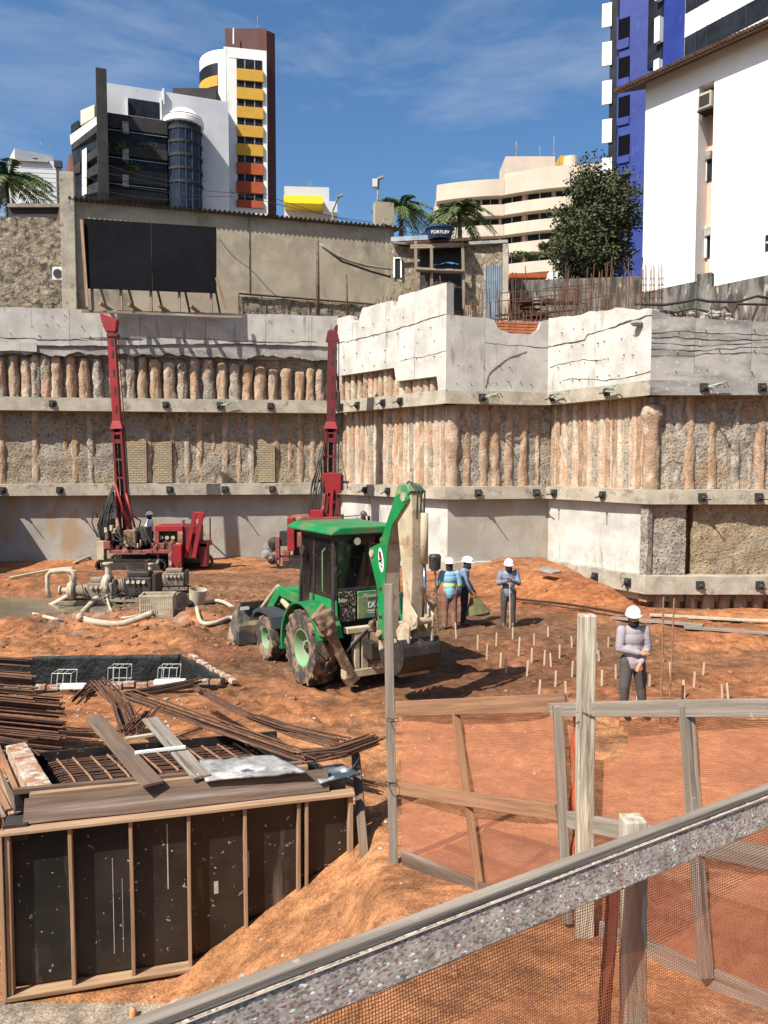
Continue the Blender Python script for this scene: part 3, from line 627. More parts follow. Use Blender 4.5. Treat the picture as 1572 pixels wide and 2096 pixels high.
mb = MB(); c0 = Vector((A[0]-.1, A[1]-.12, 0)); mb.box((c0.x-.15, c0.y, 13.3), (.62, .4, 8.0), rz=.2); mb.build('corner_column', M_beam, t_, bevel=.02)
def roofpt(u, v):
    uu = -.25+u*15.9; q = a+e*uu+n*(.30-v*9); return (q.x, q.y, zt+.08+v*1.1+.05*math.sin(uu*2*math.pi/.23))
mb = MB(); mb.grid(roofpt, 560, 2); mb.grid(lambda u, v: (lambda q: (q[0], q[1], q[2]-.05))(roofpt(u, v)), 560, 2, True)
mb.build('roof', M_roof, t_)
mb = MB(); o_ = pt(600, 560); mb.cyl(pt(787, 457)+n*.1, pt(787, 457)+n*.35, .16, .16, 12); mb.build('wall_lamp', M_beam, t_)
q = pt(540, 466); mb = MB(); mb.box((a+e*7.9-n*(-.02)+Vector((0,0,14.4))), (.03, .05, 4), rz=math.atan2(e.y, e.x)); mb.build('wall_joint', M_mossy, t_)
# end return at the right with raised corner
wallbox((B[0]-.9, B[1]-.25), (B[0]+.05, B[1]), 9.5, P(800, 415, 40.8).z, .5, M_stucco, 'end_wall', t_)
# ---- rubble wall at far left with air conditioner
A2 = (-20.5, 36.6); B2 = XY(139, 37.2)
t_ = thing('stone_wall', 'rough rubble stone wall at the left edge beside the warehouse', 'wall', (B2[0], B2[1], 9.9))
e2 = (Vector(B2)-Vector(A2)).normalized(); l2 = (Vector(B2)-Vector(A2)).length; n2_ = Vector((e2.y, -e2.x)); zt2 = P(139, 447, 37.2).z
def stf(u, v):
    uu = u*l2; z = 9.4+(zt2-9.4)*v; pr = .07*float(fbm(uu*1.8, z*2.6, 3, 4, .6))+.05*abs(float(fbm(uu*4, z*6, 8, 2))); q = Vector(A2)+e2*uu+n2_*pr; return (q.x, q.y, z+(.05*float(fbm(uu*2, 3, 2, 3)) if v == 1 else 0))
mb = MB(); mb.grid(stf, 90, 90); q = Vector(A2); mb.add([stf(0,1), stf(1,1), (B2[0], B2[1]+.5, zt2), (A2[0], A2[1]+.5, zt2), (A2[0], A2[1]+.5, 9.4), (B2[0], B2[1]+.5, 9.4)], [(0,1,2,3), (3,2,5,4)]); mb.build('stone_face', M_stone, t_, smooth='auto')
ac = thing('air_conditioner', 'small white air conditioner box on the rubble wall at the left', 'air conditioner', tuple(P(124, 575, 36.7)))
mb = MB(); c = P(124, 562, 36.7); mb.box(c, (.62, .4, .6)); mb.build('case', M_whitef, ac, bevel=.03)
mb = MB(); mb.lathe([(.0, 0), (.2, 0), (.2, .02), (.0, .02)], c-Vector((.05, .215, 0)), (0,-1,0), 16); mb.build('fan_grille', M_dark, ac)
mb = MB(); mb.tube([c+Vector((.3, -.05, -.1)), c+Vector((.55, -.1, 0)), P(142, 530, 36.3), P(140, 490, 36.3)], .03, 6); mb.build('pipe', M_whitef, ac)
# low dark roof over it
t_ = thing('low_building', 'low charcoal flat roof showing over the rubble wall', 'building', tuple(P(85, 447, 44)))
wallbox(XY(32, 44), XY(136, 44), 12, P(85, 424, 44).z, 5, M_dark, 'wall', t_); wallbox(XY(30, 43.8), XY(138, 43.8), P(85, 426, 44).z+.003, P(85, 421, 44).z+.05, 5.4, M_roof, 'roof', t_)
# ---- black panel on timber props
A3 = P(171, 447, 32.3); B3 = P(443, 465, 33.0)
t_ = thing('billboard', 'big blank black panel propped on timbers at the top of the left pit wall', 'billboard', (A3.x, A3.y, 10.5))
A3b = P(178, 590, 32.25); B3b = P(443, 600, 32.95)
M_bill = mat('black_panel', (.004,.004,.006), (.007,.007,.010), .7, .8, .1, 5, spec=.08)
mid = lambda a_, b_, k: a_+(b_-a_)*k
mb = MB(); 
for k in range(2):
    k0, k1 = (0, .499) if k == 0 else (.501, 1)
    q = [mid(A3b, B3b, k0), mid(A3b, B3b, k1), mid(A3, B3, k1), mid(A3, B3, k0)]; th = Vector((-.01, .06, 0))
    mb = MB(); mb.add(q+[v+th for v in q], [(0,1,2,3), (7,6,5,4), (0,4,5,1), (1,5,6,2), (2,6,7,3), (3,7,4,0)]); mb.build('panel', M_bill, t_)
for k in (.03, .25, .48, .7, .95):
    b_ = mid(A3b, B3b, k); tp = mid(A3, B3, k); plank('post', (b_.x, b_.y+.16, 10.4), (tp.x, tp.y+.16, tp.z-.1), .1, .1, M_wood, t_)
    plank('prop', (b_.x, b_.y+.2, 12.4), (b_.x+.05, b_.y+2.2, 10.2), .08, .08, M_wood, t_)
plank('ledge_beam', mid(A3b, B3b, -.05)+Vector((0, .1, -.9)), mid(A3b, B3b, 1.2)+Vector((0, .1, -.95)), .12, .1, M_wood, t_)
for k in (.1, .32, .55, .8): b_ = mid(A3b, B3b, k); plank('joist', (b_.x, b_.y-.1, 10.62), (b_.x, b_.y+2.0, 10.62), .1, .12, M_woodn, t_)
plank('side_brace', P(443, 568, 32.8), P(462, 632, 33.0), .12, .05, M_woodn, t_, up=(0,-1,0)); plank('side_brace', P(167, 450, 32.2), P(179, 628, 32.2), .12, .05, M_woodn, t_, up=(0,-1,0))
# low stone strip with handrail right of the panel
t_ = thing('parapet', 'low rubble parapet with a dark rail below the warehouse wall', 'wall', tuple(P(600, 648, 35.6)))
q0 = P(490, 650, 35.2); q1 = P(800, 650, 37.5); e3 = (q1-q0).to_2d().normalized(); l3 = (q1-q0).to_2d().length
def pf(u, v): uu = u*l3; z = 10.2+(P(600, 612, 35.8).z-10.2)*v; pr = .06*float(fbm(uu*2.2, z*3, 13, 4, .6)); return (q0.x+e3.x*uu+pr*e3.y, q0.y+e3.y*uu-pr*e3.x, z)
mb = MB(); mb.grid(pf, 80, 14); mb.build('stone_face', M_stone, t_, smooth='auto')
wallbox((q0.x, q0.y+.1), (q1.x, q1.y+.1), 10.2, P(600, 611, 35.8).z, .25, M_stone, 'core', t_)
mb = MB(); zr = P(600, 609, 35.7).z; mb.tube([(q0.x, q0.y-.1, zr+.05), (q1.x, q1.y-.1, zr-.02)], .045, 6)
for k in range(8): mb.tube([mid(Vector((q0.x, q0.y-.12, zr)), Vector((q1.x, q1.y-.12, zr)), k/7), mid(Vector((q0.x, q0.y-.12, 10.3)), Vector((q1.x, q1.y-.12, 10.3)), k/7)], .02, 5)
mb.build('handrail', M_rustd, t_)
for (x0, y0, x1, y1, r_, lb) in ((650, 492, 651, 655, .085, 'tall dark timber post standing before the warehouse wall'), (709, 562, 711, 650, .05, 'short thin post right of the tall dark post before the warehouse')):
    o = MB(); o.tube([P(x1, y1, 34.9), P(x0, y0, 34.9)], [r_, r_*.8], 8); o = o.build('timber_post', M_bark, None, smooth=True); tag(o, lb, 'post')
mb = MB(); pts = [P(652, 498, 34.9), P(664, 506, 34.9), P(690, 524, 35.2), P(715, 534, 35.5), P(745, 543, 36.2), P(775, 548, 37), P(803, 552, 38)]
mb.tube(pts, [.03, .06, .07, .05, .065, .05, .04], 8); tag(mb.build('rolled_awning', M_beam, None, smooth=True), 'pale rolled cloth slung from the tall post to the warehouse corner', 'awning')
mb = MB(); mb.tube([P(660, 505, 34.9), P(700, 535, 35.2), P(760, 556, 36.5), P(803, 568, 38)], .05, 6); tag(mb.build('cable', M_cable, None, smooth=True), 'dark cable drooping under the rolled cloth by the warehouse', 'cable')
mb = MB(); mb.tube([P(450+200*k/14, 490+140*math.sin(math.pi*.5*k/14)+5*math.sin(k), 35.3) for k in range(15)], .016, 5); tag(mb.build('cable', M_cable, None), 'thin wire sagging across the warehouse wall to the tall post', 'cable')

def leafcloud(mb, c, r, n, s, rr, flat=1.0):
    for _ in range(n):
        while True:
            q = Vector((rr.uniform(-1, 1), rr.uniform(-1, 1), rr.uniform(-1, 1)))
            if .25 < q.length < 1: break
        p = c+Vector((q.x*r[0], q.y*r[1], q.z*r[2])); a_ = Vector((rr.gauss(0, 1), rr.gauss(0, 1), rr.gauss(0, .7))).normalized(); b_ = a_.cross(Vector((rr.gauss(0, 1), rr.gauss(0, 1), rr.gauss(0, 1)))).normalized()
        k = s*rr.uniform(.6, 1.4); mb.add([p, p+a_*k*.5+b_*k*.32, p+a_*k*1.1, p+a_*k*.5-b_*k*.32], [(0,1,2,3)])
# ---- far buildings
def storey_rows(rect, x0, x1, ys_, m, name, p0, p1, par=None):
    for a_, b_ in ys_: rect(name, x0, a_, x1, b_, m, p0, p1, par)
# office block
Aw = XY(228, 110); Bw = XY(476, 115.8)
t_ = thing('office_building', 'black and white office block with a tall dark fin and curved glass bay', 'building', (Aw[0], Aw[1], 9))
pt, rect, e, n, a = face(Aw, Bw, t_)
wallbox(Aw, Bw, 9, P(228, 168, 110).z, 2.5, M_whitef, 'wall', t_)
rect('roof_parapet', 332, 184, 336, 215, M_white, -2, .5)
for k in range(3):
    for j in range(9): rect('mullion', 210+14.2*j, 267+54*k, 211+14.2*j, 298+54*k, M_dark, 2.6, 2.75)
    q = pt(240+30*k, 318+40*(k % 2)); pl_ = MB(); leafcloud(pl_, q+n*3.4, (1.2, .6, .7), 60, .4, random.Random(k)); pl_.build('balcony_plant', M_leafd, t_)
w_ = rect('window', 262, 206, 327, 244, M_glass, -.2, .12); rect('frame', 258, 203, 262, 247, M_white, 0, .6, w_); rect('frame', 327, 203, 331, 247, M_white, 0, .6, w_); rect('frame', 258, 246, 331, 249, M_white, 0, .9, w_)
rect('fin', 196, 186, 222, 425, M_dark, 1.0, 6.5)
rect('balcony_block', 206, 262, 339, 420, M_glass, 0, 2.6)
for k, (y0, y1) in enumerate(((240, 266), (300, 318), (346, 372), (388, 402))):
    rect('balcony', 206, y0+16, 339, y1+18, M_dark, 2.3, 2.95)
for k, y0 in enumerate((268, 322, 374)): 
    rect('column', 249, y0, 262, y0+22, M_concg, 2.5, 3.2); rect('rail', 206, y0+20, 339, y0+21, M_metalg, 2.8, 2.9)
mb = MB(); c = pt(374, 300)+n*1.5; r_ = 35/1600*112
mb.lathe([(r_, 9-c.z), (r_, P(374, 238, 110).z-c.z)], c, (0,0,1), 32)
gl = mb.build('glass_bay', M_blueg, t_, smooth=True)
for k in range(6):
    z = P(374, 246+k*27, 112).z; mb = MB(); mb.lathe([(r_+.05, -.18), (r_+.12, -.18), (r_+.12, .18), (r_+.05, .18)], (c.x, c.y, z), (0,0,1), 32); mb.build('spandrel', M_dark, gl)
for k in range(9):
    an = math.pi*(1.05+k*.112); mb = MB(); mb.beam((c.x+math.cos(an)*(r_+.03), c.y+math.sin(an)*(r_+.03), 9), (c.x+math.cos(an)*(r_+.03), c.y+math.sin(an)*(r_+.03), P(374, 240, 110).z), .12, .12); mb.build('mullion', M_dark, gl)
mb = MB(); r2 = r_*1.12
mb.lathe([(0, 1.9), (r2*.55, 1.5), (r2, .2), (r2*1.02, -.5), (r2*.9, -.6), (0, -.6)], (c.x, c.y, P(374, 238, 110).z), (0,0,1), 32); mb.build('canopy', M_white, t_, smooth='auto')
# receding left flank of the office
def quadp(name, q, th, m, par):
    v = [P(*c) for c in q]; d = Vector((0, th, 0)); mb = MB(); mb.add(v+[p+d for p in v], [(0,1,2,3), (7,6,5,4), (0,4,5,1), (1,5,6,2), (2,6,7,3), (3,7,4,0)]); return mb.build(name, m, par)
quadp('flank_wall', ((150, 420, 119), (206, 420, 110.5), (206, 240, 110.5), (146, 285, 120)), 4, M_glass, t_)
quadp('balcony', ((145, 296, 119.5), (200, 253, 109.5), (200, 237, 109.5), (143, 277, 119.5)), 1.5, M_white, t_)
quadp('balcony', ((147, 308, 119.4), (200, 268, 109.4), (200, 255, 109.4), (147, 297, 119.4)), 1.5, M_dark, t_)
quadp('balcony', ((172, 336, 114), (200, 318, 109), (200, 300, 109), (172, 320, 114)), 1.5, M_dark, t_); quadp('balcony', ((172, 368, 114), (200, 354, 109), (200, 334, 109), (172, 352, 114)), 1.5, M_dark, t_); quadp('balcony', ((172, 400, 114), (200, 392, 109), (200, 372, 109), (172, 384, 114)), 1.5, M_dark, t_)
quadp('balcony', ((146, 358, 119), (164, 352, 116), (164, 330, 116), (146, 342, 119)), 1.2, M_dark, t_); quadp('pilaster', ((168, 400, 114.5), (177, 396, 113), (177, 302, 113), (168, 308, 114.5)), 1, M_white, t_)
quadp('roof_box', ((165, 256, 118), (193, 240, 113), (193, 214, 113), (165, 226, 118)), 4, M_cream, t_); quadp('roof_box', ((145, 274, 121), (160, 264, 119), (160, 246, 119), (145, 256, 121)), 3, M_glass, t_)
wallbox(XY(366, 122), XY(452, 122), 40, P(400, 180, 122).z, 8, M_dark, 'plant_room', t_)
# striped tower
At = XY(468, 126); Bt = XY(553, 127.3)
t_ = thing('apartment_tower', 'tall white tower with yellow and red bands between dark windows and a maroon core', 'apartment block', (At[0], At[1], 9))
pt, rect, e, n, a = face(At, Bt, t_)
zt = P(468, 95, 126).z
wallbox(At, Bt, 9, zt, 5, M_white, 'wall', t_)
rect('window_shaft', 484, 122, 539, 425, M_glass, -1, .06)
for k in range(8):
    y0 = 144+38.2*k; rect('spandrel', 484, y0, 539, min(y0+23, 426), M_yel if k < 5 else M_red, 0, .35)
for k in range(8):
    y0 = 124+38.2*k; 
    for x0 in (500, 520): rect('window_frame', x0, y0, x0+2.2, y0+20, M_concg, .06, .16)
rect('panel_joint', 468, 118, 484, 119, M_concg, 0, .02)
# curved flank
mb = MB(); R_ = 6.2; R_ = 5.0; c0 = Vector((a.x+.3, a.y+R_, 0))
def cf(u, v): an = math.pi*(1.5-.60*u); return (c0.x+math.cos(an)*R_*1.02, c0.y+math.sin(an)*R_, 9+(zt-.4-9)*v)
mb.grid(cf, 20, 1, True); mb.build('curved_wall', M_white, t_, smooth=True)
for k in range(3):
    zc = P(450, 140+k*38, 124).z
    for m_, d0, d1, rr_ in ((M_glass, .0, 1.9, 1.012), (M_yel, -1.6, 0, 1.022)):
        mb = MB(); mb.grid(lambda u, v: (c0.x+math.cos(math.pi*(1.42-.42*u))*R_*1.02*rr_, c0.y+math.sin(math.pi*(1.42-.42*u))*R_*rr_, zc+d0+(d1-d0)*v), 18, 1, True); mb.build('curved_band', m_, t_, smooth=True)
wallbox(XY(553.5, 130), XY(570, 131), 9, P(560, 62, 130).z, 9, M_maroon, 'core', t_); wallbox(XY(471, 132), XY(553, 132), zt-2, P(510, 58, 132).z, 9, M_maroon, 'core', t_)
mb = MB(); mb.tube([P(478, 90, 131), P(478, 58, 131)], .12, 6); mb.build('pipe', M_white, t_); mb = MB(); mb.tube([P(527, 56, 133), P(527, 32, 133)], .06, 5); mb.build('antenna', M_concg, t_)
# white block far left
A_ = XY(36, 118); B_ = XY(130, 119)
t_ = thing('apartment_block', 'plain white block with a stepped roof between the left palm and the office', 'building', (A_[0], A_[1], 9))
pt, rect, e, n, a = face(A_, B_, t_); wallbox(A_, B_, 9, P(36, 325, 118).z, 12, M_whitef, 'wall', t_)
wallbox(XY(48, 120), XY(124, 123), 30, P(60, 303, 120).z, 6, M_whitef, 'roof_box', t_)
rect('window', 62, 317, 72, 327, M_glass, -7.1, -1.2); rect('balcony', 112, 331, 128, 344, M_dark, -.1, .5); rect('balcony', 36, 328, 100, 332, M_concg, -.1, .4)
for k in range(9): rect('cladding_joint', 40, 345+k*9, 129, 345.5+k*9, M_concg, 0, .03)
mb = MB(); mb.tube([P(84, 303, 121), P(84, 290, 121)], .08, 5); mb.tube([P(103, 303, 121), P(103, 288, 121)], .08, 5); mb.build('antenna', M_concg, t_)
# small white building with a yellow band
A_ = XY(586, 90); B_ = XY(676, 90.4)
t_ = thing('small_building', 'small white building with a bright yellow awning above the warehouse roof', 'building', (A_[0], A_[1], 9))
pt, rect, e, n, a = face(A_, B_, t_); wallbox(A_, B_, 9, P(586, 381, 90).z, 8, M_whitef, 'wall', t_); rect('window', 612, 404, 621, 413, M_glass, -.1, .05)
rect('awning', 583, 416, 661, 431, M_ycur, 0, 2.5); rect('annex', 661, 418, 690, 440, M_whitef, -3, 1)
mb = MB(); mb.tube([P(632, 381, 91), P(632, 372, 91)], .06, 5); mb.tube([P(637, 381, 91), P(637, 370, 91)], .06, 5); mb.build('antenna', M_concg, t_)
# lamps
for (x0, y0, x1, y1, Y, lb, bx_) in ((773, 420, 775, 362, 60, 'grey street lamp with a white box, above the right end of the warehouse roof', True), (681, 432, 692, 399, 62, 'small leaning street lamp beside the yellow awning', False)):
    t_ = thing('street_lamp', lb, 'street lamp', tuple(P(x0, y0, Y)), 0, 'street lamps beyond the warehouse')
    mb = MB(); b0 = P(x0, y0, Y); b0.z = 9; mb.tube([b0, P(x0, y0, Y), P(x1, y1+4, Y)], .09, 6); mb.build('pole', M_concg, t_)
    mb = MB(); mb.beam(P(x1-3, y1+5, Y), P(x1+9, y1, Y), .35, .14); mb.build('lamp_head', M_concg, t_)
    if bx_: mb = MB(); mb.box(P(x1-7, y1+14, Y), (.4, .4, .62)); mb.build('photocell_box', M_whitef, t_, bevel=.05)
# cream curved building
t_ = thing('apartment_building', 'cream curved apartment block with dark balcony bands behind the shack', 'apartment block', (16, 112, 9))
def arc(px0, px1, Y0, Y1, bow, s): 
    a_ = Vector(XY(px0, Y0)); b_ = Vector(XY(px1, Y1)); q = a_+(b_-a_)*s; return Vector((q.x, q.y-bow*4*s*(1-s)))
def aband(name, A4, z0, z1, d0, d1, m, s0=0, s1=1, nseg=16, par=None):
    mb = MB(); vs = []
    for k in range(nseg+1):
        s = s0+(s1-s0)*k/nseg; q = arc(*A4, s)
        vs += [(q.x, q.y+d0, z0), (q.x, q.y+d0, z1), (q.x, q.y+d1, z1), (q.x, q.y+d1, z0)]
    fs = [(4*k+j, 4*k+(j+1) % 4, 4*k+4+(j+1) % 4, 4*k+4+j) for k in range(nseg) for j in range(4)]+[(0,1,2,3), tuple(4*nseg+j for j in (3,2,1,0))]
    mb.add(vs, fs); return mb.build(name, m, par or t_)
Lw = (892, 1026, 117, 114.5, .5); Rw = (1027, 1248, 114.3, 110.5, 1.2)
z_ = lambda py, Y=115: P(900, py, Y).z
for A4, dz in ((Lw, 0), (Rw, 0)):
    aband('core_wall', A4, 9, z_(385), 1.5, 10, M_cream)
    aband('balcony_band', A4, z_(405)+.1, z_(370)+.6*(A4 is Rw), -.3, 1.8, M_cream)
    for k in range(1, 5): aband('balcony_band', A4, z_(405+41*k)+.1, z_(405+41*k)+1.65, -.3, 1.45, M_cream)
    for k in range(5):
        zz0, zz1 = z_(405+41*(k+1))+.9, z_(405+41*k)+.3
        spans = ((.05, .38, M_glass), (.44, .66, M_glass), (.70, .94, M_glass)) if A4 is Lw else ((.0, .17, M_glass), (.23, .44, M_glass), (.48, .98, M_glass))
        for s0, s1, m_ in spans:
            w_ = aband('window', A4, zz0, zz1, 1.38, 1.6, m_, s0, s1, 4)
            aband('mullion', A4, zz0, zz1, 1.3, 1.4, M_cream, s0+(s1-s0)*.48, s0+(s1-s0)*.52, 1, w_)
    aband('downpipe', A4, 9, z_(390), 1.2, 1.5, M_pinkw, .955 if A4 is Lw else .19, .985 if A4 is Lw else .205, 1)
wallbox(XY(1029, 117), XY(1128, 117), z_(370), P(1080, 320, 117).z, 6, M_cream, 'roof_box', t_); wallbox(XY(1138, 119), XY(1156, 119), z_(370), P(1150, 318, 119).z, 4, M_yel, 'roof_box', t_)
mb = MB(); q = P(1168, 340, 119); mb.lathe([(1.1, -4), (1.1, 1.2), (0, 1.4)], q, (0,0,1), 16); mb.build('roof_tank', M_cream, t_)
wallbox(XY(1152, 116), XY(1240, 112), z_(362), z_(345), 3, mat('orange_band', (.75,.36,.12), None, 1, .8, 0), 'roof_band', t_)
for px, y0, y1 in ((1057, 322, 288), (1134, 318, 278), (1105, 322, 300)): mb = MB(); mb.tube([P(px, y0, 118), P(px, y1, 118)], .07, 5); mb.build('antenna', M_concg, t_)
# blue tower
Ab = XY(1252, 62); Bb = XY(1316, 60.5); d_ = Vector((.53, -.85)).normalized(); Bf = Vector(Bb)+d_*24
t_ = thing('apartment_tower', 'blue and white tower rising behind the white house with clay tile eaves', 'apartment block', (Ab[0], Ab[1], 9))
ztb = 56; M_bshaft = M_blue
wallbox(Ab, Bb, 9, ztb, 10, M_blue, 'blue_wall', t_)
pt, rect, e, n, a = face(Ab, Bb, t_)
for k in range(5):
    y0 = 37+80*k; mb_ = rect('balcony_recess_shade', 1266, y0, 1289, y0+46-k*2, M_recshade, -.6, .02); rect('opening_jamb', 1264, y0-1, 1266, y0+64-k*2, M_blue, 0, .1, mb_)  # solid black box, no real recess: the shade is painted
    rect('parapet', 1266, y0+44, 1288, y0+63-k*2, M_blue, .03, .12, mb_)
Aq = XY(1234, 62.5); wallbox(Aq, (Ab[0]-.02, Ab[1]+.3), 9, ztb-9, 8, M_glass, 'side_bay', t_)
p3, r3, *_q = face(Aq, (Ab[0]-.02, Ab[1]+.3), t_)
for k in range(5): r3('bay_panel', 1233, 8+79*k, 1252, 68+79*k-12, M_white, -.1, .12)
n_c = Vector((d_.y, -d_.x)); 
wallbox(Bb, Bf, 9, 64, 6, M_blue, 'front_wall', t_)
p4, r4, *_q = face(Bb, Bf, t_)
for x0, x1, y0s in ((1318, 1356, (0, 60, 118)),):
    r4('window_bay', x0, -60, x1, 140, M_glass, 0, .1)
    for yy in (-34, 22+0, 78): pass
e4 = Vector((d_.x, d_.y, 0)); n4 = Vector((d_.y, -d_.x, 0))
def onf(px): q = p4(px, 200); return (q.to_2d()-Vector(Bb)).length
def fbox(name, px0, px1, z0, z1, m, p0, p1, par=None):
    u0, u1 = onf(px0), onf(px1); mb = MB(); q = Vector((Bb[0], Bb[1], 0))+e4*(u0+u1)/2+n4*(p0+p1)/2; q.z = (z0+z1)/2
    mb.box(q, (u1-u0, abs(p1-p0), z1-z0), M=Matrix((e4, -n4, Vector((0,0,1)))).transposed()); return mb.build(name, m, par or t_)
zb = p4(1318, 60).z
for k in range(-3, 4):
    fbox('bay_panel', 1317, 1356, zb+3.0*k-1.75, zb+3.0*k, M_white, .05, .5)
fbox('white_wall', 1404, 1640, 20, 64, M_white, 0, .3)
zc = p4(1410, 80).z
for k in range(-2, 4): 
    w_ = fbox('window_strip', 1405, 1600, zc+3.1*k-1.4, zc+3.1*k+.05, M_glass, .1, .34)
    for px in (1428, 1450, 1480, 1530): fbox('mullion', px, px+1.2, zc+3.1*k-1.4, zc+3.1*k+.05, M_dark, .34, .4, w_)
# ---- white house with tile eaves
dh = Vector((.6, -.8)); Cx = Vector((10.95, 33.7)); End = Cx+dh*9
t_ = thing('white_house', 'tall white rendered house with dark clay tile eaves at the right edge', 'house', (Cx.x, Cx.y, 9))
pt, rect, e, n, a = face(Cx, End, t_)
zt = P(1308, 180, 33.7).z; us = lambda px: (pt(px, 300).to_2d()-Cx).length
u1, u2 = us(1428), us(1459)
wallbox(Cx, Cx+dh*u1, 9, zt+.5, 6, M_white, 'wall', t_)
wallbox(Cx+dh*u2, End, 9, zt+.5, 6, M_white, 'wall', t_)
nb = Vector((-n.x, -n.y)); q0 = Cx+dh*u1+nb*.75; q1 = Cx+dh*u2+nb*.75
wallbox(q0, q1, 9, zt+.5, .3, M_pinkw, 'recess_wall', t_)
wallbox(Cx+dh*u1-nb*(-.0), Cx+dh*u2, zt-.85, zt+.5, .5, M_white, 'recess_lintel', t_)
ptr, rectr, *_z = face(q0, q1, t_)
for py in (312, 468):
    r_ = rectr('window', 1449, py, 1459, py+58, M_glass, -.02, .06)
    rectr('window_frame', 1446, py-3, 1449, py+60, M_white, 0, .12, r_); rectr('awning_grille', 1447, py, 1459, py+16, M_concg, .06, .2, r_)
for py in (478,): r_ = rect('window', 1567, py, 1600, py+34, M_glass, -.1, .01); rect('window_frame', 1569, py+14, 1600, py+17, M_white, 0, .04, r_)
# tiled eaves
ez = zt+.02; mb = MB(); C3 = Vector((Cx.x, Cx.y, 0)); e3_ = Vector((dh.x, dh.y, 0)); n3 = n
uN = 64
for k in range(uN):
    u = -.95+k*.155; b0 = C3+e3_*u+n3*.78+Vector((0,0,ez+.02)); b1 = C3+e3_*u-n3*3.2+Vector((0,0,ez+1.5)); 
    mb.tube([b0, b1], .082, 6)
mb.build('roof_tile', M_tile, t_, smooth='auto')
mb = MB(); q = [C3+e3_*(-1.0)+n3*.72, C3+e3_*9+n3*.72, C3+e3_*9-n3*3.3, C3+e3_*(-1.0)-n3*3.3]
mb.add([v+Vector((0,0,ez-.10+(0 if k < 2 else 1.5))) for k, v in enumerate(q)]+[v+Vector((0,0,ez-.02+(0 if k < 2 else 1.5))) for k, v in enumerate(q)], [(0,3,2,1), (4,5,6,7), (0,1,5,4), (1,2,6,5), (2,3,7,6), (3,0,4,7)]); mb.build('eave_board', M_tile, t_)
acu = thing('air_conditioner', 'grey window air conditioner in the recess under the clay tile eaves', 'air conditioner', tuple(pt(1446, 222)))
mb = MB(); c = pt(1446, 207); c = c-n*.15; mb.box(c, (.55, .6, .62), rz=math.atan2(dh.y, dh.x)); mb.build('case', M_beam, acu, bevel=.03)
mb = MB(); mb.box(c+n*.31, (.42, .02, .4), rz=math.atan2(dh.y, dh.x)); mb.build('grille', M_dark, acu); mb = MB(); mb.box(c-Vector((0,0,.35)), (.6, .62, .06), rz=math.atan2(dh.y, dh.x)); mb.build('shelf', M_dark, acu)
# stained boundary wall with razor wire
t_ = thing('boundary_wall', 'black stained concrete wall with razor wire in front of the white house', 'wall', tuple(P(1305, 640, 32.5)))
A5 = Vector(XY(1303, 32.6)); K5 = Vector(XY(1424, 30.4)); B5 = Vector(XY(1446, 29.9))+Vector((0,.25)); D5 = Vector(XY(1600, 27.6))
wallbox(A5, K5, 8, P(1424, 574, 30.4).z, .2, M_mossy, 'wall_run', t_); wallbox(B5, D5, 8, P(1560, 560, 28).z, .2, M_mossy, 'wall_run', t_)
mb = MB(); mb.box((K5.x+.2, K5.y, 9.6), (.55, .4, 3.5), rz=-.6); mb.build('pier', M_mossy, t_)
for a_, b_, z0 in ((A5, K5, P(1424, 574, 30.4).z), (B5, D5, P(1560, 560, 28).z)):
    l_ = (b_-a_).length; pts = []; nn_ = int(l_/.02); dd = (b_-a_).normalized(); pp_ = Vector((-dd.y, dd.x))
    for k in range(nn_): 
        th = k*.02/.26*2*math.pi; q = a_+dd*(k*.02+.1*math.sin(th))+pp_*(.16*math.cos(th)); pts.append((q.x, q.y, z0+.19+.16*math.sin(th)))
    mb = MB(); mb.tube(pts, .006, 3, False); mb.build('razor_wire', M_metalg, t_)
# ---- shack
A6 = XY(800, 37.5); B6 = XY(1037, 36.5)
t_ = thing('shack', 'rough block shack with a corrugated metal door and lean-to porch', 'shack', (A6[0], A6[1], 9))
pt, rect, e, n, a = face(A6, B6, t_)
Mx = P(952, 500, 36.8)
wallbox(A6, (Mx.x, Mx.y+.4), 8.5, P(830, 500, 37).z, 3, M_block, 'block_wall', t_)
def bf(u, v):
    p_ = pt(950+87*u, 650-145*v); q = p_+n*(.04*float(fbm(u*9, v*14, 3, 4, .6))+.25); return tuple(q)
mb = MB(); mb.grid(bf, 44, 70); mb.build('block_wall', M_block, t_, smooth='auto')
rect('block_core', 951, 506, 1036, 660, M_block, -3, .2)
rect('roof_slab', 944, 499, 1040, 505, M_concg, -3, .5); rect('roof_slab', 803, 488, 880, 497, M_metalg, -3, .4)
d_r = rect('corner_post', 1030, 505, 1040, 655, M_beam, .1, .5)
# corrugated door
def dfn(u, v): p_ = pt(995+35*u, 655-108*v); return tuple(p_+n*(.33+.03*math.sin(u*2*math.pi*8)))
mb = MB(); mb.grid(dfn, 64, 1); dr = mb.build('metal_door', M_metalg, t_, smooth=True); rect('door_frame', 991, 545, 995, 655, M_concg, .2, .38, dr)
w_ = rect('window', 808, 530, 822, 567, M_glass, 0, .04); rect('window_frame', 806, 528, 809, 569, M_white, 0, .1, w_); rect('window_frame', 820, 528, 823, 569, M_white, 0, .1, w_); rect('window_frame', 809, 528, 820, 530, M_white, 0, .1, w_)
mb = MB(); q = [pt(836, 510)+n*.9, pt(962, 507)+n*1.2, pt(955, 497)-n*1.0, pt(868, 494)-n*1.0]
mb.add(q+[v+Vector((0,0,.12)) for v in q], [(3,2,1,0), (4,5,6,7), (0,1,5,4), (1,2,6,5), (2,3,7,6), (3,0,4,7)]); mb.build('porch_roof', M_rustd, t_)
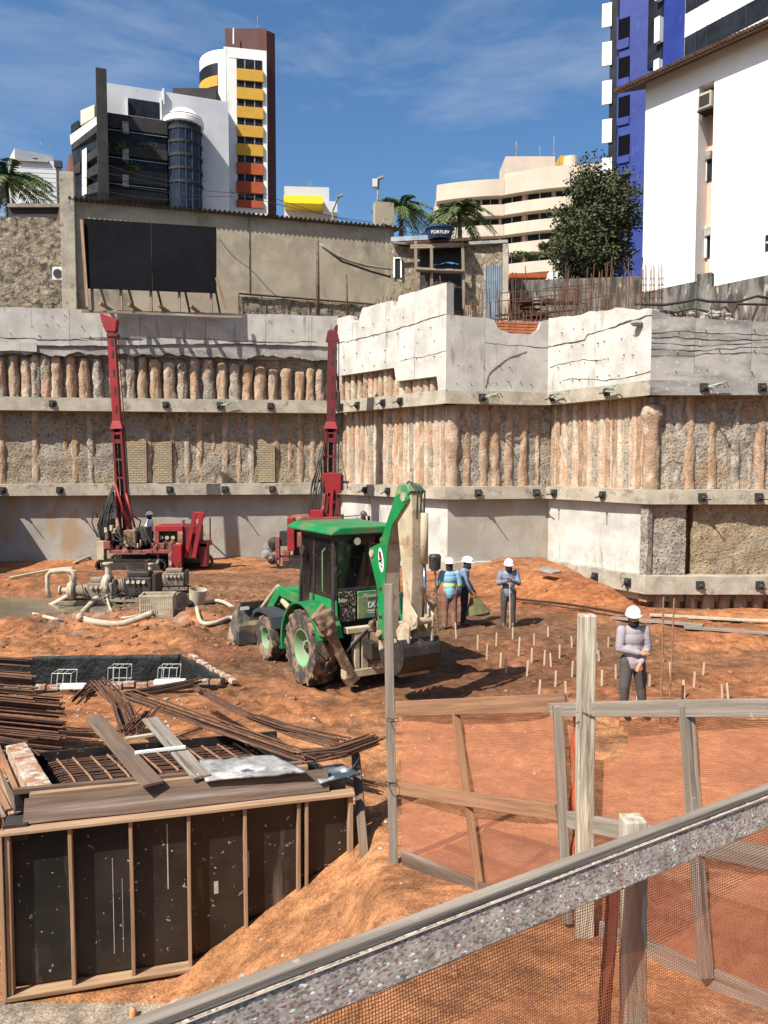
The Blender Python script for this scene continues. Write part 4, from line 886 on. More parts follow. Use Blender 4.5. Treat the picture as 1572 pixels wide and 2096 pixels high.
for x0, x1, y0 in ((888, 888, 497), (856, 858, 505), (950, 953, 500)): plank('porch_post', pt(x1, 640)+n*.9, pt(x0, y0)+n*.9, .13, .13, M_wood, t_)
plank('porch_beam', pt(846, 516)+n*.92, pt(950, 512)+n*.92, .1, .2, M_wood, t_); plank('porch_floor', pt(858, 562)+n*.95, pt(952, 566)+n*.95, .5, .1, M_wood, t_)
rect('porch_back', 860, 512, 950, 640, M_dark, -.1, .05)
mb = MB(); q = P(900, 492, 36.2); mb.lathe([(.50, 0), (.60, .42), (.66, .46), (.66, .52), (.60, .56), (.35, .66), (0, .70)], q, (0,0,1), 28)
tk = thing('water_tank', 'dark blue round water tank with white lettering on the shack roof', 'water tank', tuple(q)); mb.build('tank', mat('tank_blue', (.012,.03,.07), (.02,.04,.09), 2, .5, 0), tk, smooth='auto')
text_mesh('FORTLEV', .20, M_white, 'lettering', tk, Matrix.Translation(Vector((-.02, -.60, .14))) @ Matrix.Rotation(R(80), 4, 'X'), .006)
mb = MB(); q0 = pt(918, 560)+n*1.0
mb.grid(lambda u, v: tuple(q0+e*(u-.5)*1.15+n*(v-.5)*.7+Vector((0,0,.10+.12*float(fbm(u*4, v*3, 4, 3))+.08*math.sin(3.1*u)))), 24, 12); tag(mb.build('tarpaulin', mat('blue_tarp', (.05,.16,.32), (.03,.09,.2), 3, .5, .2, 8), None, smooth=True), 'crumpled blue tarpaulin lying on the shack porch', 'tarpaulin')
plank('roof_beam', P(804, 497, 36.9), P(856, 500, 36.9), .1, .1, M_wood, t_)
# old wall behind the starter bars
t_ = thing('old_wall', 'patchy old wall behind the thicket of rusty bars, left of the white house', 'wall', tuple(P(1042, 655, 38)))
wallbox(XY(1040, 38), XY(1310, 37), 8.5, P(1100, 575, 38).z, .3, M_mossy, 'wall_face', t_)
wallbox(XY(1120, 40), XY(1170, 40), 9, P(1140, 555, 40).z, 3, M_white, 'annex', t_)
wallbox(XY(1040, 40), XY(1115, 40), P(1080, 568, 40).z, P(1080, 559, 40).z, 1.5, M_red, 'tile_edge', t_)
# ---- tree
def tree(c0, top, crown, seed, lab, m, ncl, nl, s):
    rr = random.Random(seed); t = thing('tree', lab, 'tree', tuple(c0)); mb = MB(); cen = Vector(crown[0]); rad = crown[1]
    mb.tube([c0, c0+(cen-c0)*.4+Vector((.2, 0, 0)), cen], [.28, .2, .12], 8); cl = []
    for k in range(ncl):
        th = rr.uniform(0, 6.28); ph = rr.uniform(-.9, 1.3); f_ = rr.uniform(.35, .95)
        q = cen+Vector((math.cos(th)*math.cos(ph)*rad[0]*f_, math.sin(th)*math.cos(ph)*rad[1]*f_, math.sin(ph)*rad[2]*f_)); cl.append(q)
        st = c0+(cen-c0)*rr.uniform(.35, .95); mb.tube([st, (st+q)/2+Vector((rr.uniform(-.3, .3), 0, .2)), q], [.09, .05, .02], 5)
    mb.build('trunk', M_bark, t, smooth=True); mb = MB()
    for q in cl: leafcloud(mb, q, (rad[0]*rr.uniform(.2, .36), rad[1]*.3, rad[2]*rr.uniform(.12, .24)), nl, s, rr)
    mb.build('crown', m, t); return t
tree(P(1235, 600, 39).xyz*1+Vector((0,0,-2)), 0, (P(1220, 470, 39), (2.4, 2.0, 3.3)), 5, 'dark leafy tree with thin branches between the cream block and the white house', M_leafd, 150, 150, .15)
tree(P(1150, 600, 41)+Vector((0,0,-2)), 0, (P(1150, 500, 41), (.95, 1.0, 1.3)), 9, 'lighter small tree against the cream block, left of the dark leafy tree', M_leaf, 18, 130, .17)
t_o = thing('shrub', 'low green shrub on the balcony below the cream block windows', 'shrub', tuple(P(1075, 528, 60))); mb = MB()
rr = random.Random(4)
for k in range(6): leafcloud(mb, P(1055+k*9, 522, 60), (.5, .4, .3), 60, .2, rr)
mb.build('foliage', M_leaf, t_o)
def palm(c0, top, L_, nf, seed, lab, lw=.5):
    rr = random.Random(seed); t = thing('palm_tree', lab, 'palm tree', tuple(c0), 0, 'palm trees beyond the walls'); mb = MB(); mb.tube([c0, c0+(top-c0)*.5+Vector((.15, 0, 0)), top], [.22, .17, .15], 8); mb.build('trunk', M_bark, t, smooth=True)
    for k in range(nf):
        az = 6.283*k/nf+rr.uniform(-.3, .3); el = rr.uniform(.1, 1.35); d = Vector((math.cos(az), math.sin(az), 0)); pts = []; L1 = L_*rr.uniform(.8, 1.1)
        for j in range(9): s_ = j/8; pts.append(top+d*(L1*s_*math.cos(el)+.3*L1*s_*s_)+Vector((0,0,L1*(s_*math.sin(el)-.95*s_*s_*(.6+.4*math.cos(el))))))
        mb = MB(); mb.tube(pts, [.04]*8+[.01], 4)
        for j in range(1, 33):
            s_ = j/33*8; i0 = min(int(s_), 7); p = pts[i0]+(pts[i0+1]-pts[i0])*(s_-i0); tg = (pts[i0+1]-pts[i0]).normalized(); sd = tg.cross(Vector((0,0,1))).normalized()
            for sg in (-1, 1):
                ln = L1*.27*(1-.55*abs(j/33-.45))*rr.uniform(.85, 1.1); tip = p+sd*sg*ln*.75+tg*ln*.45-Vector((0,0,ln*rr.uniform(.15, .5))); md = (p+tip)/2+Vector((0,0,.08*ln)); wv = tg*.05*L_/2
                mb.add([p-wv*.4, md-wv, tip, md+wv], [(0,1,2,3)])
        mb.build('frond', M_palm, t)
palm(P(14, 460, 72)-Vector((0,0,6)), P(14, 372, 72), 4.4, 26, 3, 'big palm with drooping fronds at the left edge before the white block')
palm(P(812, 500, 62)-Vector((0,0,4)), P(822, 428, 62), 2.7, 20, 4, 'palm right of the warehouse end, seen against open sky')
palm(P(937, 480, 58)-Vector((0,0,4)), P(940, 436, 58), 2.6, 20, 6, 'palm in front of the cream block above the blue water tank')
# ---- cables over the warehouse roof
for k, (x0, y0, x1, y1, Y0, Y1) in enumerate(((180, 345, 560, 398, 60, 75), (170, 362, 520, 402, 58, 75), (165, 378, 420, 405, 56, 70), (200, 330, 420, 372, 60, 72), (470, 392, 905, 470, 62, 66), (560, 405, 905, 482, 60, 66))):
    mb = MB(); a_, b_ = P(x0, y0, Y0), P(x1, y1, Y1); mb.tube([a_+(b_-a_)*j/10-Vector((0,0,1.2*4*(j/10)*(1-j/10)*.4)) for j in range(11)], .022, 4); tag(mb.build('overhead_cable', M_cable, None), 'thin overhead cable, '+('highest of those by the dark fin', 'second one down by the dark fin', 'third one down by the dark fin', 'the one crossing the balconies of the office', 'upper one right of the striped tower', 'lower one right of the striped tower')[k], 'cable', 'overhead cables behind the warehouse')
# ---- starter bars, cages, litter on the wall tops
rr = random.Random(12)
def bars(i, px0, px1, n, hz0, hz1, zb, par):
    for k in range(n):
        px = px0+(px1-px0)*(k+rr.random()*.8)/n; u = onseg(px, i, .2); b0 = fpt(i, .2, u, zb(u)-.15, rr.uniform(-.08, .08)-.12); hh = rr.uniform(hz0, hz1)
        mb = MB(); mb.tube([b0, b0+Vector((rr.uniform(-.04, .04), rr.uniform(-.04, .04), hh*.5)), b0+Vector((rr.uniform(-.09, .09), rr.uniform(-.09, .09), hh))], .016, 5); mb.build('starter_bar', M_rust, par)
bars(1, 705, 900, 22, .35, .6, top1, wr); bars(2, 950, 1118, 28, .7, 1.6, top2, wr); bars(3, 1124, 1300, 30, .9, 2.0, top3, wr); bars(4, 1400, 1570, 20, .3, .75, top4, wr)
t_ = thing('rebar_mat', 'rusty reinforcement mat leaning in a thicket behind the notch of the stepped wall', 'rebar', tuple(fpt(2, .2, 2, 9.3)))
mb = MB()
for k in range(46): px = rr.uniform(1020, 1310); Y = rr.uniform(30.5, 34); b_ = P(px, 640, Y); b_.z = 9; hh = rr.uniform(1.6, 3.0); mb.tube([b_, b_+Vector((rr.uniform(-.2, .2), 0, hh))], .018, 4)
mb.build('upright_bars', M_rust, t_); mb = MB()
for k in range(12): z = rr.uniform(9.4, 11.4); x0 = rr.uniform(4.5, 7); mb.tube([(x0, rr.uniform(30.5, 34), z), (x0+rr.uniform(1.5, 4), rr.uniform(30.5, 34), z+rr.uniform(-.3, .3))], .018, 4)
mb.build('cross_bars', M_rust, t_)
for k, px in enumerate((1318, 1334, 1351)):
    lb = ('rusty column cage on the pit edge, leftmost of three against the white house', 'rusty column cage on the pit edge, middle one of three against the white house', 'rusty column cage on the pit edge, rightmost of three against the white house')[k]
    b_ = P(px, 640, 27.2); b_.z = 8.7; t_ = thing('rebar_cage', lb, 'rebar cage', tuple(b_), 0, 'column cages on the pit edge'); mb = MB()
    for sx in (-.07, .07):
        for sy in (-.07, .07): mb.tube([b_+Vector((sx, sy, 0)), b_+Vector((sx*.7, sy, P(px, 538+rr.uniform(0, 14), 27.2).z-8.7))], .014, 5)
    mb.build('main_bars', M_rust, t_); mb = MB()
    for j in range(8): z = .2+j*.22; c = [b_+Vector((sx, sy, z)) for sx, sy in ((-.08,-.08), (.08,-.08), (.08,.08), (-.08,.08), (-.08,-.08))]; mb.tube(c, .008, 4)
    mb.build('stirrup', M_rust, t_)
# exposed hollow bricks and brushwood in the notch
mb = MB()
for r_ in range(4):
    for k in range(10): px = 1015+9.2*k+(4 if r_ % 2 else 0); u = onseg(px, 2, .3); q = fpt(2, .35, u, 9.12+.11*r_); mb.box(q, (.20*rr.uniform(.8, 1), .2, .09), rz=rr.uniform(.1, .3))
tag(mb.build('brick_stack', mat('raw_brick', (.40,.14,.06), (.30,.10,.045), 5, .9, .3, 20), None, bevel=.006), 'orange bricks showing in the broken notch of the stepped wall', 'bricks')
t_ = thing('timber_pile', 'dark heap of old timbers behind the notch of the stepped wall', 'timber', tuple(P(1080, 640, 31)))
for k in range(16): q = P(rr.uniform(1010, 1110), rr.uniform(618, 650), rr.uniform(30.3, 31.6)); plank('timber', q, q+Vector((rr.uniform(.8, 1.6), rr.uniform(-.3, .3), rr.uniform(-.12, .2))), .14, .06, M_rustd, t_, seed=k)
t_ = thing('steel_frame', 'dark bent steel frame with a red rail on the wall top, right edge', 'steel frame', tuple(P(1490, 660, 26.5)))
mb = MB()
for (x0, y0, x1, y1) in ((1492, 664, 1508, 622), (1508, 622, 1600, 624), (1536, 662, 1552, 624), (1492, 660, 1600, 662)): mb.tube([P(x0, y0, 26.6), P(x1, y1, 26.6)], .045, 6)
mb.build('frame', M_rustd, t_); mb = MB(); mb.tube([P(1380, 652, 26.4), P(1490, 656, 26.4)], .03, 6); mb.build('red_rail', M_red, t_)
mb = MB(); mb.tube([P(x_1, y_1, 26.9) for x_1, y_1 in ((1300, 622), (1360, 624), (1400, 618), (1425, 612), (1450, 617), (1510, 618), (1550, 606), (1600, 615))], .05, 6); tag(mb.build('hose', M_cable, None, smooth=True), 'thick black hose draped along the wall top below the stained wall', 'hose')
mb = MB(); mb.tube([P(x_1, y_1, 26.3) for x_1, y_1 in ((1375, 640), (1420, 632), (1460, 640), (1485, 628), (1500, 650))], .04, 6); tag(mb.build('hose', M_cable, None, smooth=True), 'short curled black hose beside the bent steel frame', 'hose')
t_ = thing('rubble_heap', 'pale broken concrete lumps on the wall top left of the steel frame', 'rubble', tuple(P(1410, 660, 26.3)))
mb = MB()
for k in range(40): q = P(rr.uniform(1290, 1500), rr.uniform(640, 664), rr.uniform(26.0, 26.8)); s_ = rr.uniform(.05, .16); mb.ell(q, (s_*1.4, s_, s_*.7), 6, 4)
mb.build('lumps', M_concg, t_)
t_ = thing('rebar_bundle', 'dark tangle of short bars on the wall top beside the outer corner', 'rebar', tuple(P(1380, 655, 26.2)))
mb = MB()
for k in range(24): q = P(rr.uniform(1350, 1420), rr.uniform(640, 660), 26.2); mb.tube([q, q+Vector((rr.uniform(-.6, .6), rr.uniform(-.2, .2), rr.uniform(-.05, .3)))], .02, 4)
mb.build('bars', M_rustd, t_)
# ================================================================ MACHINES
def paint(name, c, dirt=(.22,.14,.08), k=.60, rough=.45):
    return mat(name, c, tuple(q*.8 for q in c), 1.5, rough, .08, 12, c3=dirt, s3=2.2, t3=(k, k+.14), c4_=dirt, s4=22, t4=(.64,.70), spec=.4)
M_green = paint('green_paint', (.008,.20,.058), (.15,.12,.06), .53, .42)
M_greenp = paint('faded_green_paint', (.06,.20,.10), (.22,.23,.11), .48, .6)
M_mud = mat('dried_mud', (.20,.13,.08), (.12,.075,.045), 3, .95, .8, 14, .02, c3=(.30,.23,.15), s3=4, t3=(.5,.62))
M_beige = mat('muddy_cream_paint', (.43,.365,.26), (.32,.26,.175), 2.5, .75, .3, 18, .005, c3=(.26,.17,.10), s3=3, t3=(.57,.68), c4_=(.12,.09,.07), s4=16, t4=(.66,.71))
M_dkmet = mat('dark_machine_metal', (.03,.028,.027), (.055,.045,.038), 5, .55, .3, 20, c3=(.18,.12,.08), s3=3, t3=(.62,.74), metal=.3)
M_tyre = mat('muddy_rubber', (.045,.04,.037), (.07,.055,.045), 4, .9, .3, 30, c3=(.26,.17,.11), s3=4, t3=(.47,.62))
M_rim = mat('pale_green_rim', (.13,.30,.16), (.20,.25,.15), 4, .6, .2, 15, c3=(.26,.18,.1), s3=4, t3=(.6,.72))
M_chrome = mat('chrome_rod', (.30,.36,.45), None, 1, .15, 0, metal=1)
M_cabg = mat('tinted_glass', (.006,.006,.008), (.014,.010,.009), 2, .14, 0, c4_=(.30,.24,.18), s4=26, t4=(.695,.72), spec=.6)
M_redm = paint('red_machine_paint', (.26,.012,.016), (.09,.03,.025), .58, .5)
M_reddk = paint('dark_red_paint', (.12,.009,.012), (.06,.03,.028), .54, .55)
M_redpk = mat('worn_red_paint', (.20,.06,.05), (.14,.02,.02), 3, .7, .2, 15, c3=(.30,.20,.14), s3=3, t3=(.5,.64))
M_lampw = mat('lamp_lens', (.95,.90,.62), None, 1, .2, 0)
bh = thing('backhoe', 'green backhoe loader with muddy cream arm folded upright and dark cab windows', 'backhoe')
def wheel(R_, W_, x, y, z, side, rim, lug, par, nl):
    ax = Vector((side, 0, 0)); c = Vector((x, y, z)); mb = MB(); w2 = W_/2
    prof = [(rim, -w2*.8), (R_*.80, -w2), (R_*.93, -w2*.96), (R_*.955, -w2*.7), (R_*.955, w2*.7), (R_*.93, w2*.96), (R_*.80, w2), (rim, w2*.8), (rim*.96, w2*.5), (rim*.96, -w2*.5), (rim, -w2*.8)]
    mb.lathe(prof, c, ax, 40)
    for k in range(nl):
        for sg in (-1, 1):
            a0 = 2*math.pi*(k+(.5 if sg > 0 else 0))/nl; q = []
            for j in range(4):
                s_ = j/3; an = a0+.30*s_; xx = sg*w2*(.97-.97*s_); rr_ = R_*(1.0 if j else .99)
                for da in (-.075, .045): q.append((an+da, xx, R_*.90)); q.append((an+da, xx, rr_+.02))
            vs = [c+Vector((xx*1.0, math.cos(a_)*r_, math.sin(a_)*r_)) for a_, xx, r_ in q]
            fs = []
            for j in range(3): o_ = j*4; fs += [(o_, o_+1, o_+5, o_+4), (o_+1, o_+3, o_+7, o_+5), (o_+3, o_+2, o_+6, o_+7)]
            fs += [(0, 2, 3, 1), (12, 13, 15, 14)]; mb.add(vs, fs)
    wl_ = mb.build('wheel', M_tyre, par, smooth='auto')
    mb = MB(); mb.lathe([(rim*1.02, w2*.78), (rim*.95, w2*.8), (rim*.86, w2*.55), (rim*.80, w2*.10), (rim*.42, -.02), (rim*.38, w2*.25), (0, w2*.27)], c, ax, 32)
    mb.lathe([(rim*1.0, -w2*.7), (0, -w2*.7)], c, ax, 24)
    rm = mb.build('rim', M_rim, wl_, smooth='auto'); mb = MB()
    mb.lathe([(0, w2*.27), (rim*.30, w2*.27), (rim*.30, w2*.34), (rim*.2, w2*.36), (rim*.14, w2*.5), (0, w2*.5)], c, ax, 8)
    mb.build('hub', M_dkmet, wl_); return wl_
for sd in (-1, 1):
    wheel(.70, .46, sd*.92, 0, .69, sd, .36, 0, bh, 15); wheel(.47, .32, sd*.86, 2.12, .46, sd, .24, 0, bh, 13)
mb = MB(); mb.box((0, .7, .78), (.62, 3.9, .32)); mb.box((0, 0, .69), (1.5, .28, .28)); mb.box((0, 2.12, .48), (1.45, .18, .2)); mb.build('chassis', M_dkmet, bh, bevel=.02)
mb = MB(); mb.prism([(1.05, .85), (2.75, .85), (2.80, 1.30), (2.6, 1.42), (1.05, 1.62)], (-.42, 0, 0), (0,1,0), (0,0,1), (.84, 0, 0)); hood = mb.build('hood', M_green, bh, bevel=.05)
mb = MB()
for k in range(6): mb.box((-.425, 1.5+.12*k, 1.12), (.01, .07, .26))
mb.build('vent', M_dkmet, hood); mb = MB(); mb.box((-.425, 1.25, 1.32), (.012, .3, .07)); mb.build('red_stripe', M_redm, hood)
mb = MB(); mb.tube([(-.36, 1.45, 1.3), (-.36, 1.45, 2.35), (-.36, 1.40, 2.45)], .035, 8); mb.build('exhaust', M_dkmet, bh)
# cab
cabx, y0_, y1_ = .68, -.52, 1.02
mb = MB()
for sx in (-1, 1):
    mb.beam((sx*cabx, y0_, 1.2), (sx*(cabx-.03), y0_+.05, 2.80), .08, .10); mb.beam((sx*cabx, y1_, 1.2), (sx*(cabx-.05), y1_-.12, 2.80), .07, .08); mb.beam((sx*cabx, .36, 1.3), (sx*(cabx-.03), .36, 2.80), .05, .06)
    mb.beam((sx*(cabx-.03), y0_, 2.78), (sx*(cabx-.03), y1_-.1, 2.78), .07, .09)
mb.beam((-cabx, y0_, 2.76), (cabx, y0_, 2.76), .08, .12); mb.beam((-cabx, y0_, 1.80), (cabx, y0_, 1.80), .06, .06); mb.beam((-cabx, y1_-.1, 2.76), (cabx, y1_-.1, 2.76), .08, .12)
cf_ = mb.build('cab_frame', M_dkmet, bh, bevel=.01)
mb = MB(); mb.box((0, (y0_+y1_)/2, 1.22), (1.30, y1_-y0_-.08, .62)); mb.build('cab_base', M_dkmet, bh, bevel=.02)
for sx in (-1, 1):
    mb = MB(); mb.prism([(y0_+.03, 1.50), (.34, 1.50), (.34, 2.74), (y0_+.07, 2.74)], (sx*(cabx-.012), 0, 0), (0,1,0), (0,0,1), (sx*.008, 0, 0)); mb.build('side_window', M_cabg, bh)
    mb = MB(); mb.prism([(.38, 1.15), (y1_-.03, 1.15), (y1_-.12, 2.74), (.38, 2.74)], (sx*(cabx-.012), 0, 0), (0,1,0), (0,0,1), (sx*.008, 0, 0)); mb.build('door_window', M_cabg, bh)
mb = MB(); mb.box((-.34, y0_-.012, 2.26), (.62, .01, .90)); mb.build('rear_window', M_cabg, bh); mb = MB(); mb.box((.34, y0_-.012, 2.26), (.62, .01, .90)); mb.build('rear_window', M_cabg, bh)
mb = MB(); mb.box((0, y0_-.02, 2.26), (.05, .03, .95)); mb.build('mullion', M_dkmet, bh); mb = MB(); mb.box((0, y1_-.05, 2.2), (1.2, .01, 1.1)); mb.build('windscreen', M_cabg, bh)
mb = MB(); mb.prism([(-.84, 0), (.84, 0), (.84, .05), (.66, .14), (-.66, .14), (-.84, .05)], (0, y0_-.22, 2.83), (1,0,0), (0,0,1), (0, 2.02, 0)); mb.build('cab_roof', M_green, bh, bevel=.035)
for sx in (-.27, .27):
    mb = MB(); mb.cyl((sx, y0_-.03, 2.70), (sx, y0_-.13, 2.70), .075, .085, 12); lh = mb.build('work_lamp', M_dkmet, bh); mb = MB(); mb.cyl((sx, y0_-.131, 2.70), (sx, y0_-.142, 2.70), .07, .07, 12); mb.build('lamp_lens', M_lampw, lh)
mb = MB(); mb.tube([(.12, y0_-.05, 2.62), (.30, y0_-.06, 2.30)], .01, 5); mb.build('wiper', M_dkmet, bh); mb = MB(); mb.box((0, y0_-.06, 2.71), (.26, .03, .07)); mb.build('rear_marker', M_reddk, bh)
mb = MB(); mb.box((.22, y0_-.05, 1.50), (.90, .05, .52)); rp = mb.build('rear_panel', M_greenp, bh, bevel=.015)
text_mesh('DUAS', .15, M_white, 'lettering', rp, Matrix.Translation((.17, y0_-.078, 1.44)) @ Matrix.Rotation(R(90), 4, 'X'))
text_mesh('20', .10, mat('faded_print', (.40,.42,.36), None, 1, .8, 0), 'lettering', rp, Matrix.Translation((-.08, y0_-.078, 1.64)) @ Matrix.Rotation(R(90), 4, 'X'))
mb = MB(); mb.box((.17, y0_-.077, 1.385), (.40, .004, .015)); mb.box((.17, y0_-.077, 1.345), (.34, .004, .012)); mb.build('printed_lines', M_white, rp)
mb = MB(); mb.box((-.44, y0_-.04, 1.50), (.34, .05, .55)); mb.build('corner_panel', mat('splashed_black', (.02,.02,.02), (.04,.035,.03), 5, .6, .2, 20, c4_=(.45,.40,.30), s4=24, t4=(.58,.62)), bh)
mb = MB(); mb.cyl((-.80, .60, 2.45), (-.83, .60, 2.45), .10, .10, 12); mb.tube([(-.80, .62, 2.4), (-.72, .7, 1.6)], .015, 5); mb.build('mirror', M_dkmet, bh)
# fenders
for sx in (-1, 1):
    mb = MB(); Rf = .83; vs = []; n_ = 14
    for k in range(n_+1):
        an = R(-12)+R(172)*k/n_
        for r_, xx in ((Rf, .64), (Rf, 1.16), (Rf+.035, 1.17), (Rf+.035, .64)): vs.append((sx*xx, -math.cos(an)*r_*-1 if False else math.cos(an)*r_, .69+math.sin(an)*r_))
    fs = [(4*k+j, 4*k+(j+1) % 4, 4*k+4+(j+1) % 4, 4*k+4+j) for k in range(n_) for j in range(4)]+[(0,1,2,3), tuple(4*n_+j for j in (3,2,1,0))]
    mb.add(vs, fs)
    pr = [(math.cos(R(a_))*(Rf+.01), .69+math.sin(R(a_))*(Rf+.01)) for a_ in range(-8, 165, 12)]+[(-.62, 1.0), (-.5, 1.78), (.9, 1.6)]
    mb.prism(pr[:0]+[(math.cos(R(a_))*(Rf+.01), .69+math.sin(R(a_))*(Rf+.01)) for a_ in range(40, 150, 10)]+[(-.60, 1.62), (.55, 1.62)], (sx*.66, 0, 0), (0,1,0), (0,0,1), (sx*.02, 0, 0)); mb.build('rear_fender', M_green, bh, smooth='auto')
    mb = MB(); mb.prism([(1.55, .75), (1.62, .98), (1.85, 1.06), (2.4, 1.06), (2.66, .96), (2.72, .8), (2.66, .8), (2.6, .9), (2.36, .99), (1.88, .99), (1.68, .92), (1.62, .75)], (sx*.68, 0, 0), (0,1,0), (0,0,1), (sx*.38, 0, 0)); mb.build('front_fender', mat('blue_black_plastic', (.035,.04,.05), None, 1, .6, 0), bh)
    mb = MB(); mb.box((sx*.70, 1.15, .72), (.42, .62, .40)); mb.build('fuel_tank' if sx < 0 else 'tool_box', M_green, bh, bevel=.04)
    mb = MB(); mb.beam((sx*.62, .9, 1.35), (sx*.62, 2.2, 1.42), .09, .2); mb.beam((sx*.62, 2.2, 1.42), (sx*.62, 3.25, .5), .09, .22); mb.build('loader_arm', M_green, bh, bevel=.02)
    mb = MB(); mb.cyl((sx*.62, 1.1, .95), (sx*.62, 2.05, 1.22), .06, .06, 10); mb.cyl((sx*.62, 2.3, 1.5), (sx*.62, 3.3, .85), .05, .05, 10); mb.build('loader_cylinder', M_beige, bh)
# loader bucket
mb = MB(); prf = [(3.35, .06), (3.30, .50), (3.42, .92), (3.50, .94), (3.40, .50), (3.52, .16), (4.15, .06), (4.15, .02)]
mb.prism(prf, (-1.15, 0, 0), (0,1,0), (0,0,1), (2.3, 0, 0))
for sx in (-1.15, 1.13): mb.prism([(3.35, .06), (3.32, .50), (3.44, .92), (3.75, .70), (4.15, .03)], (sx, 0, 0), (0,1,0), (0,0,1), (.025, 0, 0))
lb_ = mb.build('loader_bucket', mat('bucket_steel', (.10,.10,.10), (.06,.06,.06), 3, .6, .3, 18, c3=(.34,.25,.16), s3=2, t3=(.48,.60)), bh, bevel=.006)
mb = MB(); mb.box((0, 3.33, .98), (2.2, .10, .1)); mb.box((-.8, 3.28, .95), (.3, .02, .12)); mb.build('bucket_lip', M_dkmet, lb_)
mb = MB(); mb.box((-1.02, 3.275, .90), (.2, .012, .07)); mb.build('sticker', M_white, lb_)
# rear frame, stabilisers
mb = MB(); yb = -.86
mb.box((0, yb, 1.12), (1.25, .16, .10)); mb.box((0, yb, .34), (1.35, .20, .14))
for sx in (-.42, .42): mb.box((sx, yb, .72), (.10, .14, .72))
mb.box((-.26, yb-.02, .72), (.14, .1, .7)); mb.build('rear_frame', M_beige, bh, bevel=.012)
mb = MB(); mb.box((.12, yb+.02, .72), (.6, .05, .62)); mb.build('frame_plate', M_dkmet, bh)
mb = MB(); mb.tube([(.05, yb-.08, .45), (.02, yb-.14, .62), (.15, yb-.14, .72), (.34, yb-.1, .62)], .018, 6); mb.tube([(.0, yb-.08, .95), (-.1, yb-.12, .8), (.1, yb-.12, .5)], .018, 6); mb.build('hydraulic_hose', M_dkmet, bh)
mb = MB(); mb.cyl((-.1, yb-.02, 1.2), (-.1, yb-.14, 1.2), .07, .07, 10); mb.box((.12, yb, 1.22), (.3, .1, .1)); mb.build('valve_block', M_mud, bh)
for sx in (-1, 1):
    p0 = Vector((sx*.52, yb-.02, .28)); p1 = Vector((sx*1.08, yb-.02, 1.38))
    mb = MB(); mb.beam(p0, p1, .15, .17, up=(0,1,0)); mb.beam(p0+Vector((sx*.12,0,-.1)), p0+Vector((-sx*.10, 0, .05)), .2, .16, up=(0,1,0)); sl = mb.build('stabiliser_leg', M_mud, bh, bevel=.015)
    mb = MB(); mb.beam(p1+Vector((-sx*.18, 0, -.12)), p1+Vector((sx*.12, 0, .16)), .34, .10, up=(0,1,0)); 
    mb.beam(p1+Vector((-sx*.10, 0, -.26)), p1+Vector((sx*.02, 0, .14)), .30, .22, up=(0,1,0))
    for _ in range(9): mb.ell(p1+Vector((rnd.uniform(-.14, .10), -.06+rnd.uniform(-.05, .03), rnd.uniform(-.26, .12))), (.07, .05, .06), 7, 5)
    sp_ = mb.build('stabiliser_pad', M_mud, sl, smooth=True); rm_ = sp_.modifiers.new('remesh', 'REMESH'); rm_.mode = 'VOXEL'; rm_.voxel_size = .02; rm_.use_smooth_shade = True; sm_ = sp_.modifiers.new('smooth', 'SMOOTH'); sm_.iterations = 3
    mb = MB(); q0 = Vector((sx*.22, yb-.06, 1.12)); q1 = p0+(p1-p0)*.35; mb.cyl(q0, q0+(q1-q0)*.6, .05, .05, 10); mb.cyl(q0, q1, .028, .028, 8); mb.build('stabiliser_cylinder', M_dkmet, sl)
# swing post and boom (b grows toward the rear)
mb = MB(); mb.box((0, -1.05, .75), (.34, .36, .62)); mb.box((0, -1.25, 1.05), (.26, .30, .5)); mb.cyl((-.22, -1.3, 1.1), (.22, -1.3, 1.1), .07, .07, 12); mb.build('swing_post', M_mud, bh, bevel=.02)
BP = [(1.18,1.02), (1.18,1.87), (.90,2.42), (.87,2.58), (1.27,2.72), (1.48,3.07), (1.80,3.58), (2.12,3.66), (2.22,3.52), (1.69,3.05), (1.55,2.70), (1.46,2.2), (1.43,1.02)]
mb = MB(); mb.prism([(-b_, z) for b_, z in BP], (-.15, 0, 0), (0,1,0), (0,0,1), (.30, 0, 0)); boom = mb.build('boom', M_green, bh, bevel=.012)
mb = MB()
RB = [(1.435,1.04), (1.465,2.2), (1.555,2.70), (1.695,3.05), (2.20,3.50)]
for k in range(len(RB)-1):
    (b0, z0), (b1, z1) = RB[k], RB[k+1]; mb.add([(-.135, -b0-.006, z0), (.135, -b0-.006, z0), (.135, -b1-.006, z1), (-.135, -b1-.006, z1)], [(0,1,2,3)])
mb.build('boom_rear_plate', M_beige, boom)
mb = MB(); mb.cyl((-.17, -.98, 2.50), (.17, -.98, 2.50), .07, .07, 12); mb.build('pivot_pin', M_beige, boom); mb = MB(); mb.cyl((-.17, -2.08, 3.56), (.17, -2.08, 3.56), .08, .08, 12); mb.build('pivot_pin', M_beige, boom)
